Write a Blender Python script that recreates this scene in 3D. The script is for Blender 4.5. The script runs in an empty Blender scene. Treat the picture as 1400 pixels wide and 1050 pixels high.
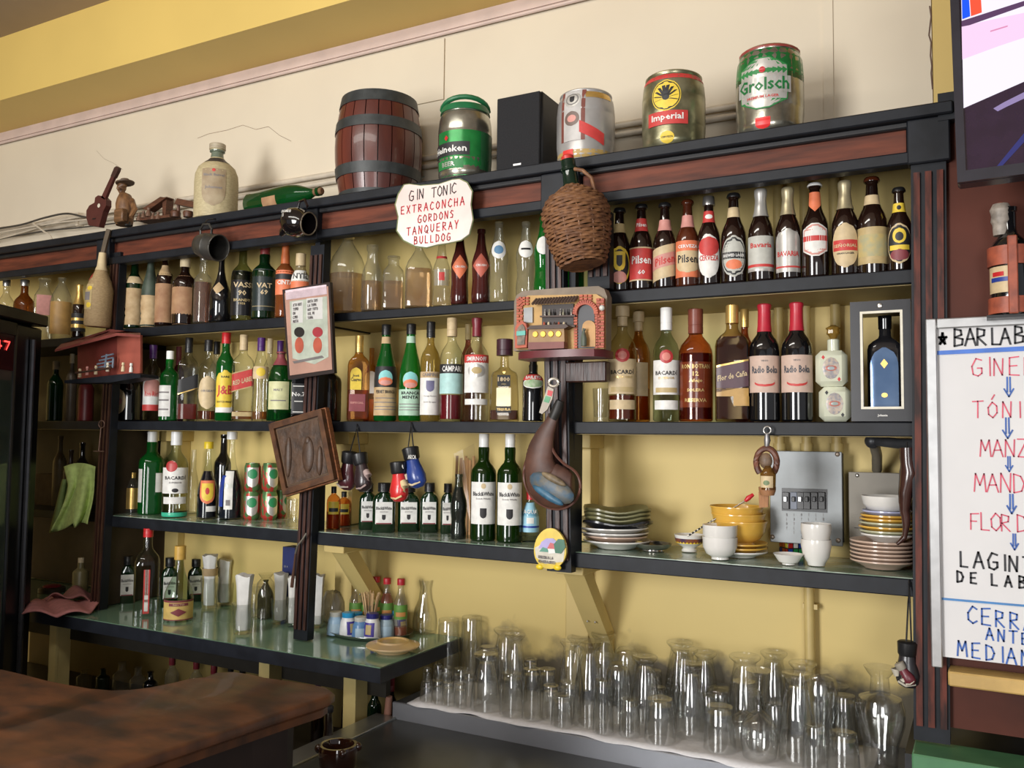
import bpy, math, random
from math import sin, cos, pi, radians, atan2
from mathutils import Vector, Matrix
random.seed(7)
# ------------------------------------------------------------------ camera, world, lights, exposure
S = bpy.context.scene
COL = S.collection
F, YAW, PITCH, ROLL = 1194.352, .4940, .0598, -.0105
CAMZ = 1.55
_f = Vector((-sin(YAW)*cos(PITCH), cos(YAW)*cos(PITCH), sin(PITCH)))
_r = Vector((cos(YAW), sin(YAW), 0)); _d = _f.cross(_r)
R_ = _r*cos(ROLL)+_d*sin(ROLL); D_ = _d*cos(ROLL)-_r*sin(ROLL); W_ = _f
cam = bpy.data.cameras.new('camera'); camo = bpy.data.objects.new('camera', cam); COL.objects.link(camo)
camo.matrix_world = Matrix(((R_.x, -D_.x, -W_.x, 0), (R_.y, -D_.y, -W_.y, 0), (R_.z, -D_.z, -W_.z, CAMZ), (0, 0, 0, 1)))
cam.sensor_width = 36; cam.lens = F/1400*36; cam.clip_start = .02
S.camera = camo
S.view_settings.view_transform = 'Standard'; S.view_settings.look = 'None'
S.view_settings.gamma = 1; S.view_settings.use_curve_mapping = False
S.view_settings.exposure = 0.12
S.cycles.max_bounces = 10; S.cycles.transparent_max_bounces = 40; S.cycles.transmission_bounces = 8
S.cycles.caustics_reflective = False; S.cycles.caustics_refractive = False
S.cycles.sample_clamp_indirect = 6
w = bpy.data.worlds.new('world'); S.world = w; w.use_nodes = True
bg = w.node_tree.nodes['Background']; bg.inputs[0].default_value = (.93, .95, 1, 1); bg.inputs[1].default_value = .28
def area(name, loc, target, sx, sy, power, col):
    l = bpy.data.lights.new(name, 'AREA'); l.shape = 'RECTANGLE'; l.size = sx; l.size_y = sy; l.energy = power; l.color = col
    o = bpy.data.objects.new(name, l); COL.objects.link(o); o.location = loc
    o.rotation_euler = (Vector(target)-Vector(loc)).to_track_quat('-Z', 'Y').to_euler(); return o
area('daylight_doorway', (-2.0, -2.7, 1.70), (-1.1, 2.2, 1.5), 1.2, 2.0, 168, (1, .99, .975))
area('daylight_shopfront', (1.4, -3.2, 1.6), (-.8, 2.2, 1.3), 1.2, 1.8, 58, (1, .99, .975))
area('ceiling_lamp', (-1.6, .30, 3.08), (-1.6, 1.9, 1.6), 1.9, .3, 21, (1, .97, .90))

def ray(x, y): return R_*((x-700)/F)+D_*((y-525)/F)+W_
CAM = Vector((0, 0, CAMZ))
def atY(x, y, Y): r = ray(x, y); return CAM+r*(Y/r.y)
def atZ(x, y, Z): r = ray(x, y); return CAM+r*((Z-CAMZ)/r.z)
def dep(P): return (Vector(P)-CAM).dot(W_)
def px(P, n): return n*dep(P)/F          # n pixels in metres at point P

# ------------------------------------------------------------------ mesh building
class MB:
    def __init__(s): s.v = []; s.f = []
    def add(s, vs, fs):
        n = len(s.v); s.v += [tuple(v) for v in vs]; s.f += [tuple(i+n for i in f) for f in fs]; return s
    def box(s, x0, x1, y0, y1, z0, z1, b=0):
        if b <= 0:
            v = [(x, y, z) for z in (z0, z1) for x, y in ((x0, y0), (x1, y0), (x1, y1), (x0, y1))]
            return s.add(v, [(3, 2, 1, 0), (4, 5, 6, 7), (0, 1, 5, 4), (1, 2, 6, 5), (2, 3, 7, 6), (3, 0, 4, 7)])
        o = [(x0+b, y0), (x1-b, y0), (x1, y0+b), (x1, y1-b), (x1-b, y1), (x0+b, y1), (x0, y1-b), (x0, y0+b)]
        i = [(x0+b, y0+b), (x1-b, y0+b), (x1-b, y0+b), (x1-b, y1-b), (x1-b, y1-b), (x0+b, y1-b), (x0+b, y1-b), (x0+b, y0+b)]
        v = [(*p, z0) for p in i]+[(*p, z0+b) for p in o]+[(*p, z1-b) for p in o]+[(*p, z1) for p in i]
        fs = [tuple(range(7, -1, -1)), tuple(range(24, 32))]
        for k in range(3):
            for j in range(8): a = k*8+j; c = k*8+(j+1) % 8; fs.append((a, c, c+8, a+8))
        return s.add(v, fs)
    def prism(s, poly, z0, z1):
        n = len(poly); v = [(*p, z0) for p in poly]+[(*p, z1) for p in poly]
        return s.add(v, [tuple(range(n-1, -1, -1)), tuple(range(n, 2*n))]+[(i, (i+1) % n, n+(i+1) % n, n+i) for i in range(n)])
    def plate(s, poly, y0, y1):            # outline in x,z with thickness along y (front y0)
        n = len(poly); v = [(p[0], y0, p[1]) for p in poly]+[(p[0], y1, p[1]) for p in poly]
        return s.add(v, [tuple(range(n)), tuple(range(2*n-1, n-1, -1))]+[((i+1) % n, i, n+i, n+(i+1) % n) for i in range(n)])
    def lathe(s, prof, seg=20, c=(0, 0, 0), close=True):
        v = []; fs = []
        for z, r in prof:
            for k in range(seg): a = 2*pi*k/seg; v.append((c[0]+r*sin(a), c[1]-r*cos(a), c[2]+z))
        for j in range(len(prof)-1):
            for k in range(seg): k2 = (k+1) % seg; fs.append((j*seg+k, j*seg+k2, (j+1)*seg+k2, (j+1)*seg+k))
        if close:
            if prof[0][1] > 1e-5: fs.append(tuple(range(seg-1, -1, -1)))
            if prof[-1][1] > 1e-5: fs.append(tuple((len(prof)-1)*seg+k for k in range(seg)))
        return s.add(v, fs)
    def tube(s, pts, r, seg=8, closed=False):
        pts = [Vector(p) for p in pts]; n = len(pts); rr = r if isinstance(r, (list, tuple)) else [r]*n
        v = []; fs = []; up = Vector((.13, .21, .97)).normalized()
        for i, p in enumerate(pts):
            a = pts[(i-1) % n] if (i or closed) else p; b = pts[(i+1) % n] if (i < n-1 or closed) else p
            t = (b-a).normalized(); u = t.cross(up)
            if u.length < .05: u = t.cross(Vector((1, 0, 0)))
            u.normalize(); w_ = t.cross(u)
            for k in range(seg): q = 2*pi*k/seg; v.append(p+(u*cos(q)+w_*sin(q))*rr[i])
        for i in range(n if closed else n-1):
            j = (i+1) % n
            for k in range(seg): k2 = (k+1) % seg; fs.append((i*seg+k, i*seg+k2, j*seg+k2, j*seg+k))
        if not closed: fs += [tuple(range(seg-1, -1, -1)), tuple((n-1)*seg+k for k in range(seg))]
        return s.add(v, fs)
    def ell(s, c, r, nu=14, nv=9, sc=1):
        return s.add(*ellip(c, r, nu, nv))
    def xf(s, m): s.v = [tuple(m @ Vector(v)) for v in s.v]; return s
def ellip(c, r, nu, nv):
    v = []; fs = []
    for j in range(nv+1):
        t = pi*j/nv
        for k in range(nu): a = 2*pi*k/nu; v.append((c[0]+r[0]*sin(t)*cos(a), c[1]+r[1]*sin(t)*sin(a), c[2]-r[2]*cos(t)))
    for j in range(nv):
        for k in range(nu): k2 = (k+1) % nu; fs.append((j*nu+k, j*nu+k2, (j+1)*nu+k2, (j+1)*nu+k))
    return v, fs
def mesh(name, mb, m, smooth=True, ang=38):
    me = bpy.data.meshes.new(name); me.from_pydata(mb.v, [], mb.f); me.materials.append(m)
    if smooth:
        me.polygons.foreach_set('use_smooth', [True]*len(me.polygons)); me.set_sharp_from_angle(angle=radians(ang))
    me.update(); return me
def obj(name, mb, m, parent=None, smooth=True, label=None, kind=None, loc=None, rot=None, ang=38):
    me = mb if isinstance(mb, bpy.types.Mesh) else mesh(name, mb, m, smooth, ang)
    o = bpy.data.objects.new(name, me); COL.objects.link(o)
    if parent: o.parent = parent
    if label: o['label'] = label
    if kind: o['kind'] = kind
    if loc is not None: o.location = loc
    if rot is not None: o.rotation_euler = rot
    return o
def thing(name, label, cat, loc=(0, 0, 0), rz=0, group=None):
    o = bpy.data.objects.new(name, None); COL.objects.link(o); o.empty_display_size = .05
    o.location = loc; o.rotation_euler = (0, 0, rz) if not isinstance(rz, tuple) else rz
    o['label'] = label; o['category'] = cat
    if group: o['group'] = group
    return o
def struct(name, mb, m, **k): return obj(name, mb, m, kind='structure', **k)
def rep(o, label, loc, rz=None, sc=None):          # copy of a thing with its parts and sub-parts
    c = o.copy(); COL.objects.link(c); c.location = loc; c['label'] = label
    if rz is not None: c.rotation_euler = (0, 0, rz)
    if sc: c.scale = sc
    for ch in [x for x in bpy.data.objects if x.parent == o]:
        d = ch.copy(); COL.objects.link(d); d.parent = c
        for g in [x for x in bpy.data.objects if x.parent == ch]:
            e = g.copy(); COL.objects.link(e); e.parent = d
    return c

# ------------------------------------------------------------------ materials
_mc = {}
def nt(name):
    m = bpy.data.materials.new(name); m.use_nodes = True; n = m.node_tree; n.nodes.clear()
    out = n.nodes.new('ShaderNodeOutputMaterial'); return m, n, out
def c4(c): return (c[0], c[1], c[2], 1)
def P(col, rough=.5, metal=0., var=.12, scale=30, bump=0., col2=None, stretch=None, coat=0., spec=.5, thr=None, det=4):
    """painted / solid surface: base colour broken by noise towards col2, with fine relief"""
    key = ('P', tuple(col), rough, metal, var, scale, bump, tuple(col2) if col2 else None, stretch, coat, spec, thr, det)
    if key in _mc: return _mc[key]
    m, n, out = nt('surface'); b = n.nodes.new('ShaderNodeBsdfPrincipled'); n.links.new(b.outputs[0], out.inputs[0])
    tc = n.nodes.new('ShaderNodeTexCoord'); mp = n.nodes.new('ShaderNodeMapping'); n.links.new(tc.outputs['Object'], mp.inputs[0])
    if stretch: mp.inputs['Scale'].default_value = stretch
    no = n.nodes.new('ShaderNodeTexNoise'); no.inputs['Scale'].default_value = scale; no.inputs['Detail'].default_value = det
    n.links.new(mp.outputs[0], no.inputs[0])
    mx = n.nodes.new('ShaderNodeMixRGB'); a = col; c = col2 or tuple(x*(1-var) for x in col)
    if not col2: a = tuple(min(1, x*(1+var)) for x in col)
    mx.inputs[1].default_value = c4(a); mx.inputs[2].default_value = c4(c)
    r = n.nodes.new('ShaderNodeValToRGB'); lo, hi = thr or (.35, .65)
    r.color_ramp.elements[0].position = lo; r.color_ramp.elements[1].position = hi
    n.links.new(no.outputs[0], r.inputs[0]); n.links.new(r.outputs[0], mx.inputs[0]); n.links.new(mx.outputs[0], b.inputs['Base Color'])
    b.inputs['Roughness'].default_value = rough; b.inputs['Metallic'].default_value = metal
    b.inputs['Coat Weight'].default_value = coat; b.inputs['Specular IOR Level'].default_value = spec
    if bump:
        bp = n.nodes.new('ShaderNodeBump'); bp.inputs['Strength'].default_value = bump; bp.inputs['Distance'].default_value = .003
        n.links.new(no.outputs[0], bp.inputs['Height']); n.links.new(bp.outputs[0], b.inputs['Normal'])
    _mc[key] = m; return m
def G(tint=(.95, .97, .955), edge=.5, body=None, amt=0., rough=.02, refl=.055):
    """thin-walled glass: light passes, tinted more where the wall is seen edge-on; body/amt adds a dense coloured portion"""
    key = ('G', tuple(tint), edge, tuple(body) if body else None, amt, rough, refl)
    if key in _mc: return _mc[key]
    m, n, out = nt('glass')
    lw = n.nodes.new('ShaderNodeLayerWeight'); lw.inputs[0].default_value = .35
    pw = n.nodes.new('ShaderNodeMath'); pw.operation = 'POWER'; pw.inputs[1].default_value = 2.2; n.links.new(lw.outputs['Facing'], pw.inputs[0])
    mx = n.nodes.new('ShaderNodeMixRGB'); mx.inputs[1].default_value = c4(tint); mx.inputs[2].default_value = c4([t*edge for t in tint])
    n.links.new(pw.outputs[0], mx.inputs[0])
    t = n.nodes.new('ShaderNodeBsdfTransparent'); n.links.new(mx.outputs[0], t.inputs[0]); cur = t.outputs[0]
    if body:
        d = n.nodes.new('ShaderNodeBsdfDiffuse'); d.inputs[0].default_value = c4(body)
        no = n.nodes.new('ShaderNodeTexNoise'); no.inputs['Scale'].default_value = 25
        tr = n.nodes.new('ShaderNodeBsdfTranslucent'); tr.inputs[0].default_value = c4(body)
        m1 = n.nodes.new('ShaderNodeMixShader'); m1.inputs[0].default_value = .5; n.links.new(d.outputs[0], m1.inputs[1]); n.links.new(tr.outputs[0], m1.inputs[2])
        m2 = n.nodes.new('ShaderNodeMixShader'); m2.inputs[0].default_value = amt; n.links.new(cur, m2.inputs[1]); n.links.new(m1.outputs[0], m2.inputs[2]); cur = m2.outputs[0]
    g = n.nodes.new('ShaderNodeBsdfGlossy'); g.inputs['Roughness'].default_value = rough
    no2 = n.nodes.new('ShaderNodeTexNoise'); no2.inputs['Scale'].default_value = 18
    tc = n.nodes.new('ShaderNodeTexCoord'); n.links.new(tc.outputs['Object'], no2.inputs[0])
    bp = n.nodes.new('ShaderNodeBump'); bp.inputs['Strength'].default_value = .25 if refl < .1 else .6; bp.inputs['Distance'].default_value = .002
    n.links.new(no2.outputs[0], bp.inputs['Height']); n.links.new(bp.outputs[0], g.inputs['Normal'])
    lf = n.nodes.new('ShaderNodeLayerWeight'); lf.inputs[0].default_value = .5
    p5 = n.nodes.new('ShaderNodeMath'); p5.operation = 'POWER'; p5.inputs[1].default_value = 4.5; n.links.new(lf.outputs['Facing'], p5.inputs[0])
    fr = n.nodes.new('ShaderNodeMath'); fr.operation = 'MULTIPLY_ADD'; fr.inputs[1].default_value = .85; fr.inputs[2].default_value = refl; n.links.new(p5.outputs[0], fr.inputs[0])
    ms = n.nodes.new('ShaderNodeMixShader'); n.links.new(fr.outputs[0], ms.inputs[0]); n.links.new(cur, ms.inputs[1]); n.links.new(g.outputs[0], ms.inputs[2])
    n.links.new(ms.outputs[0], out.inputs[0]); _mc[key] = m; return m
def E(col, s=1.):
    key = ('E', tuple(col), s)
    if key in _mc: return _mc[key]
    m, n, out = nt('screen_light'); e = n.nodes.new('ShaderNodeEmission'); e.inputs[0].default_value = c4(col); e.inputs[1].default_value = s
    n.links.new(e.outputs[0], out.inputs[0]); _mc[key] = m; return m
def wood(a, b, scale=8, stretch=(1, 12, 12), rough=.45, bump=.3, coat=0., thr=(.35, .65)):
    return P(a, rough, 0, 0, scale, bump, b, stretch, coat, .5, thr, 6)
# palette
CLEAR = G(); CLEARW = G((.95, .95, .9), .5, (.75, .75, .68), .10); GREENTINT = G((.72, .88, .76), .4)
BEER = P((.014, .006, .004), .05, 0, .3, 12, coat=1); AMBER = P((.07, .016, .006), .08, 0, .3, 12, coat=.4)
BLACKG = P((.006, .006, .007), .05, 0, .2, 12, coat=1); DKGREEN = P((.004, .020, .006), .05, 0, .3, 12, coat=1)
GREEN = G((.05, .42, .08), .25, (.01, .20, .03), .62); BGREEN = G((.12, .62, .14), .3, (.02, .30, .04), .5)
DUSTYG = P((.05, .07, .05), .5, 0, .4, 20); WHITE = P((.78, .77, .74), .45, var=.04); CREAM = P((.66, .54, .34), .6, var=.12, scale=40)
PAPER = P((.82, .81, .78), .6, var=.03); TAN = P((.46, .27, .13), .65, var=.25, scale=35); BLK = P((.012, .012, .013), .35); GOLD = P((.75, .5, .16), .3, .7, .12)
SILVER = P((.62, .6, .57), .28, .9, .12); RED = P((.55, .02, .025), .35, var=.1); MAROON = P((.19, .02, .03), .35); YEL = P((.85, .62, .03), .35, var=.05)
BLUE = P((.02, .05, .30), .4); ORANGE = P((.75, .17, .04), .45); PINKL = P((.62, .26, .22), .5); PURP = P((.07, .02, .14), .35); STEEL = P((.42, .43, .44), .32, .85, .1, 40)
INK = P((.015, .013, .015), .5); INKR = P((.5, .015, .03), .5); INKG = P((.02, .2, .05), .5); GREYINK = P((.22, .2, .2), .6); GOLDINK = P((.7, .5, .2), .35, .5)
CHAR = P((.022, .024, .028), .38, 0, .35, 25, .15); WHIT = P((.85, .85, .83), .3, var=.03)

# ------------------------------------------------------------------ printed lettering (flat print on labels and signs)
_tc = {}
def glyphs(s):
    if s in _tc: return _tc[s]
    cu = bpy.data.curves.new('t', 'FONT'); cu.body = s; cu.size = 1; cu.resolution_u = 1; cu.offset = .022
    o = bpy.data.objects.new('t', cu); me = o.to_mesh()
    v = [(p.co.x, p.co.y) for p in me.vertices]; f = [tuple(q.vertices) for q in me.polygons]; o.to_mesh_clear()
    bpy.data.objects.remove(o); bpy.data.curves.remove(cu)
    x0 = min(p[0] for p in v); x1 = max(p[0] for p in v); y0 = min(p[1] for p in v); y1 = max(p[1] for p in v)
    v = [((p[0]-(x0+x1)/2)/(y1-y0), (p[1]-(y0+y1)/2)/(y1-y0)) for p in v]
    _tc[s] = (v, f, (x1-x0)/(y1-y0)); return _tc[s]
# ------------------------------------------------------------------ hand lettering: pen strokes
ST = {'A': [[(0, 0), (.45, 1), (.9, 0)], [(.2, .38), (.75, .4)]], 'B': [[(.05, 0), (.08, 1), (.6, .92), (.65, .65), (.1, .52), (.75, .4), (.7, .08), (.05, 0)]],
 'C': [[(.85, .85), (.5, 1), (.1, .6), (.12, .2), (.5, 0), (.85, .15)]], 'D': [[(.08, 0), (.08, 1), (.6, .88), (.85, .5), (.65, .1), (.08, 0)]],
 'E': [[(.8, 1), (.1, .95), (.08, .03), (.8, 0)], [(.1, .5), (.65, .52)]], 'F': [[(.8, 1), (.1, .97), (.08, 0)], [(.1, .52), (.6, .52)]],
 'G': [[(.85, .9), (.4, 1), (.05, .55), (.15, .1), (.55, 0), (.85, .15), (.85, .45), (.5, .45)]], 'H': [[(.1, 1), (.08, 0)], [(.8, 1), (.78, 0)], [(.1, .5), (.8, .52)]],
 'I': [[(.3, 1), (.3, 0)]], 'L': [[(.1, 1), (.1, .02), (.75, 0)]], 'M': [[(0, 0), (.12, 1), (.45, .35), (.8, 1), (.92, 0)]], 'N': [[(.05, 0), (.1, 1), (.75, .02), (.82, 1)]],
 'O': [[(.45, 1), (.08, .65), (.12, .2), (.48, 0), (.85, .3), (.82, .75), (.45, 1)]], 'Q': [[(.45, 1), (.08, .65), (.12, .2), (.48, 0), (.85, .3), (.82, .75), (.45, 1)], [(.55, .3), (.9, -.1)]],
 'R': [[(.08, 0), (.1, 1), (.7, .9), (.65, .58), (.12, .48), (.8, 0)]], 'S': [[(.8, .9), (.4, 1), (.12, .75), (.7, .4), (.6, .05), (.1, .05)]], 'T': [[(0, .97), (.9, 1)], [(.45, 1), (.42, 0)]],
 'U': [[(.08, 1), (.1, .25), (.45, 0), (.78, .25), (.8, 1)]], 'X': [[(.05, 0), (.8, 1)], [(.08, 1), (.8, 0)]], 'Y': [[(.05, 1), (.42, .5), (.8, 1)], [(.42, .5), (.35, 0)]],
 'Z': [[(.05, 1), (.8, 1), (.08, .02), (.82, 0)]], "'": [[(.2, 1.1), (.15, .85)]], 'Ó': [[(.45, .95), (.08, .62), (.12, .2), (.48, 0), (.85, .3), (.82, .72), (.45, .95)], [(.4, 1.12), (.65, 1.4)]],
 '*': [[(.1, 0), (.45, 1), (.75, 0), (0, .62), (.95, .62), (.1, 0)]], 'v': [[(.3, 1.15), (.28, .2)], [(.55, 1.15), (.55, .2)], [(0, .4), (.42, -.1), (.85, .4)]], ' ': [], '4': [[(.6, 0), (.6, 1), (.05, .35), (.85, .35)]],
 '7': [[(.05, 1), (.8, 1), (.35, 0)]], '-': [[(.1, .5), (.7, .5)]], '.': [[(.2, 0), (.2, .08)]], '9': [[(.75, .7), (.4, .5), (.15, .75), (.45, 1), (.75, .8), (.6, 0)]]}
def pen(mb, s, x, z, h, wd, adv=1.08, aspect=.62, y=0, slope=0, jit=.05, xf=None):
    """hand lettering in the x,z plane at depth y; x,z = lower left of first letter"""
    rnd = random.Random(len(s)*7+int(h*1e4))
    for ch in s:
        k = 1+rnd.uniform(-jit, jit)
        for ln in ST.get(ch, []):
            pts = [(x+a*h*aspect*k, z+b*h*k) for a, b in ln]
            for (a, b), (c, d) in zip(pts[:-1], pts[1:]):
                L = math.hypot(c-a, d-b) or 1; ux, uz = (c-a)/L, (d-b)/L; e = wd*.35; nx, nz = -uz*wd/2, ux*wd/2
                a2, b2, c2, d2 = a-ux*e, b-uz*e, c+ux*e, d+uz*e
                mb.add([(a2-nx, y, b2-nz), (c2-nx, y, d2-nz), (c2+nx, y, d2+nz), (a2+nx, y, b2+nz)], [(0, 1, 2, 3)])
        w_ = {'I': .35, ' ': .4, "'": .25, '.': .3}.get(ch, 1)
        x += h*aspect*adv*(w_+.12*(w_ < 1)); z += slope*h*aspect
    return x

# ------------------------------------------------------------------ bottles
PROF = {
 'beer': [(0, .88), (.012, .97), (.04, 1), (.50, 1), (.56, .97), (.62, .84), (.68, .64), (.74, .5), (.84, .42), (.93, .38), (.94, .46), (.97, .46), (1, .44)],
 'wine': [(0, .9), (.015, 1), (.60, 1), (.65, .95), (.69, .8), (.73, .56), (.77, .42), (.95, .37), (.96, .43), (1, .43)],
 'burg': [(0, .9), (.015, 1), (.42, 1), (.52, .93), (.62, .76), (.71, .56), (.79, .43), (.86, .38), (1, .38)],
 'liq': [(0, .9), (.015, 1), (.58, 1), (.63, .97), (.68, .84), (.72, .62), (.755, .43), (.79, .36), (.95, .34), (.96, .4), (1, .4)],
 'tall': [(0, .9), (.015, 1), (.62, 1), (.66, .94), (.70, .72), (.73, .5), (.76, .42), (.86, .44), (.89, .36), (1, .36)],
 'bell': [(0, .92), (.02, 1), (.30, 1), (.38, .97), (.46, .82), (.54, .6), (.62, .42), (.72, .3), (.82, .25), (1, .25)],
 'pint': [(0, .93), (.02, 1), (.60, 1), (.68, .95), (.74, .82), (.79, .55), (.815, .36), (1, .34)],
 'cola': [(0, .88), (.02, .95), (.1, .97), (.2, .86), (.3, .86), (.42, .98), (.52, 1), (.6, .92), (.68, .74), (.76, .58), (.86, .46), (.95, .4), (.96, .48), (1, .46)],
 'soda': [(0, .88), (.02, .97), (.12, 1), (.3, .9), (.45, .96), (.55, .98), (.63, .82), (.72, .6), (.82, .46), (.94, .38), (.95, .46), (1, .44)],
 'twist': [(0, .88), (.02, .96), (.15, 1), (.30, .88), (.42, .9), (.52, 1), (.60, .98), (.70, .72), (.80, .5), (.94, .36), (.95, .44), (1, .42)],
 'square': [(0, .95), (.015, 1), (.64, 1), (.69, .93), (.73, .72), (.765, .45), (.79, .36), (1, .34)],
 'jug': [(0, .92), (.02, 1), (.52, 1), (.62, .96), (.72, .8), (.81, .55), (.88, .36), (.92, .27), (.96, .27), (.965, .34), (1, .34)],
 'jar': [(0, .92), (.02, 1), (.62, 1), (.72, .92), (.80, .66), (.84, .52), (.95, .5), (.96, .6), (1, .6)],
 'milk': [(0, .92), (.02, 1), (.50, 1), (.60, .9), (.70, .66), (.78, .5), (.9, .44), (.92, .54), (1, .54)],
 'round': [(0, .6), (.03, .8), (.1, .93), (.25, 1), (.38, .96), (.5, .78), (.58, .5), (.64, .32), (.75, .24), (.95, .22), (.96, .27), (1, .27)],
 'demi': [(0, .88), (.02, .98), (.08, 1), (.5, 1), (.6, .97), (.68, .85), (.74, .62), (.78, .42), (.82, .3), (.9, .26), (.91, .34), (1, .34)],
 'trap': [(0, .96), (.02, 1), (.3, .95), (.55, .87), (.59, .78), (.62, .5), (.66, .3), (.79, .26), (.80, .3), (1, .3)],
 'keg': [(0, .84), (.01, .9), (.03, .91), (.05, .88), (.1, .96), (.14, .975), (.16, .965), (.3, 1), (.31, .992), (.33, 1), (.68, 1), (.69, .992), (.71, 1), (.85, .965), (.87, .955), (.9, .94), (.95, .88), (.965, .9), (.985, .9), (1, .86)],
 'bottle2': [(0, .88), (.02, 1), (.55, 1), (.65, .85), (.72, .6), (.8, .5), (1, .48)],
 'sauce': [(0, .92), (.02, 1), (.5, 1), (.6, .92), (.7, .62), (.78, .45), (.88, .42), (1, .42)],
 'salt': [(0, 1), (.02, 1), (.3, .95), (.62, .86), (.68, .8), (.74, .72), (1, .62)],
 'slim': [(0, .9), (.03, 1), (.5, 1), (.62, .7), (.7, .5), (1, .45)],
}
def pr(prof, t):
    for (a, ra), (b, rb) in zip(prof[:-1], prof[1:]):
        if t <= b: return ra+(rb-ra)*((t-a)/(b-a) if b > a else 1)
    return prof[-1][1]
class Shape:
    def __init__(s, kind, H, R, dp=1., N=2.): s.p = PROF[kind]; s.H, s.R, s.dp, s.N = H, R, dp, N
    def blend(s, r):
        t = max(0, min(1, (r-.55)/.35)); return t*t*(3-2*t)
    def sect(s, th, r):                     # section point for angle th at relative radius r
        b = s.blend(r); n = 2+(s.N-2)*b; d = 1+(s.dp-1)*b
        sx, cy = sin(th), cos(th); k = (abs(sx)**n+abs(cy)**n)**(-1/n)
        return s.R*r*k*sx, -s.R*r*k*cy*d
    def body(s, seg=24, lo=0, hi=1, off=0, shrink=1.):
        ts = sorted(set([lo, hi]+[z for z, r in s.p if lo < z < hi])); v = []; fs = []
        for t in ts:
            r = pr(s.p, t)*shrink+off/s.R
            for k in range(seg): x, y = s.sect(2*pi*k/seg, r) ; v.append((x, y, t*s.H))
        m = len(ts)
        for j in range(m-1):
            for k in range(seg): k2 = (k+1) % seg; fs.append((j*seg+k, j*seg+k2, (j+1)*seg+k2, (j+1)*seg+k))
        fs += [tuple(range(seg-1, -1, -1)), tuple((m-1)*seg+k for k in range(seg))]
        mb = MB(); mb.v = v; mb.f = fs; return mb
    def surf(s, u, t, eps=.0006, yaw=0):       # u metres across, t height fraction
        r = pr(s.p, t)
        if s.N > 3:
            b = s.blend(r); d = 1+(s.dp-1)*b; q = min(.98, abs(u)/(s.R*r)); n = 2+(s.N-2)*b
            return (u, -s.R*r*d*(1-q**n)**(1/n)-eps, t*s.H)
        th = u/(s.R*r)+yaw; x, y = s.sect(th, r); L = math.hypot(x, y) or 1
        return (x*(1+eps/L), y*(1+eps/L), t*s.H)
def shape_w(sh, q):                            # half width (0..1) at height q in -1..1
    if sh == 'oval': return math.sqrt(max(0, 1-q*q))
    if sh == 'diamond': return 1-abs(q)
    if sh == 'hex': return min(1, (1-abs(q))*2.2+.25) if abs(q) < 1 else .25
    if sh == 'arch': return 1 if q < .4 else math.sqrt(max(0, 1-((q-.4)/.6)**2))
    if sh == 'shield': return 1 if q > -.2 else math.sqrt(max(0, 1-((q+.2)/.8)**2))
    if sh == 'vee': return 1 if q > -.3 else max(.02, 1-(-.3-q)/.7)
    if sh == 'torn': return .8+.2*sin(q*9)*cos(q*5)
    return 1
def patch(S_, t0, t1, hw, sh='rect', eps=.0006, yaw=0, u0=0, skew=0):
    nz = 2 if sh == 'rect' and S_.N <= 3 and skew == 0 else 12; nz = max(nz, 4); nu = 10; mb = MB(); v = []; fs = []
    for j in range(nz+1):
        q = -1+2*j/nz; q = max(-.995, min(.995, q)) if sh not in ('rect', 'torn') else q; wd = hw*shape_w(sh, q)
        for i in range(nu+1):
            u = -wd+2*wd*i/nu; v.append(S_.surf(u+u0, (t0+t1)/2+(t1-t0)/2*q+skew*u/S_.H, eps, yaw))
    for j in range(nz):
        for i in range(nu): a = j*(nu+1)+i; fs.append((a, a+1, a+nu+2, a+nu+1))
    mb.v = v; mb.f = fs; return mb
def text_on(S_, s, tc, h, maxw, eps=.0012, yaw=0, u0=0, skew=0):
    v, f, asp = glyphs(s); sx = min(1.15, maxw/(asp*h)) if asp*h > 0 else 1; mb = MB()
    mb.v = [S_.surf(p[0]*h*sx+u0, tc+(p[1]*h+skew*p[0]*h*sx)/S_.H, eps, yaw) for p in v]; mb.f = list(f); return mb
class Sh:                                      # a shelf: z of its top, y of its front edge
    def __init__(s, z, y): s.z = z; s.y = y
A_ = Sh(1.910, 2.0); B_ = Sh(1.590, 2.0); C_ = Sh(1.266, 2.0); T_ = Sh(2.242, 1.96); K_ = Sh(.949, 1.856); TR = Sh(.842, 1.95)
def spot(cx, top, w_, sh, base=None, Y=None, dp=1.):
    """position, height and radius of something seen at column cx with its top at row top and w_ pixels wide"""
    Yc = Y
    if Yc is None and base is not None: Yc = atZ(cx, base, sh.z).y+px(atZ(cx, base, sh.z), w_)/2*dp
    if Yc is None: Yc = sh.y+.012+px((-.9, sh.y, sh.z), w_)/2*dp
    p = atY(cx, top, Yc-(px((-.9, Yc, 2.2), w_)*.42 if sh is T_ else 0)); H = p.z-sh.z; R = px((p.x, Yc, sh.z+H*.4), w_)/2
    x = atY(cx, (top+(base or top+60))/2, Yc).x
    return Vector((x, Yc, sh.z)), H, R
def face_angle(p): return atan2(-p[0], p[1])      # turn about z so that local -y looks at the camera
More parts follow.
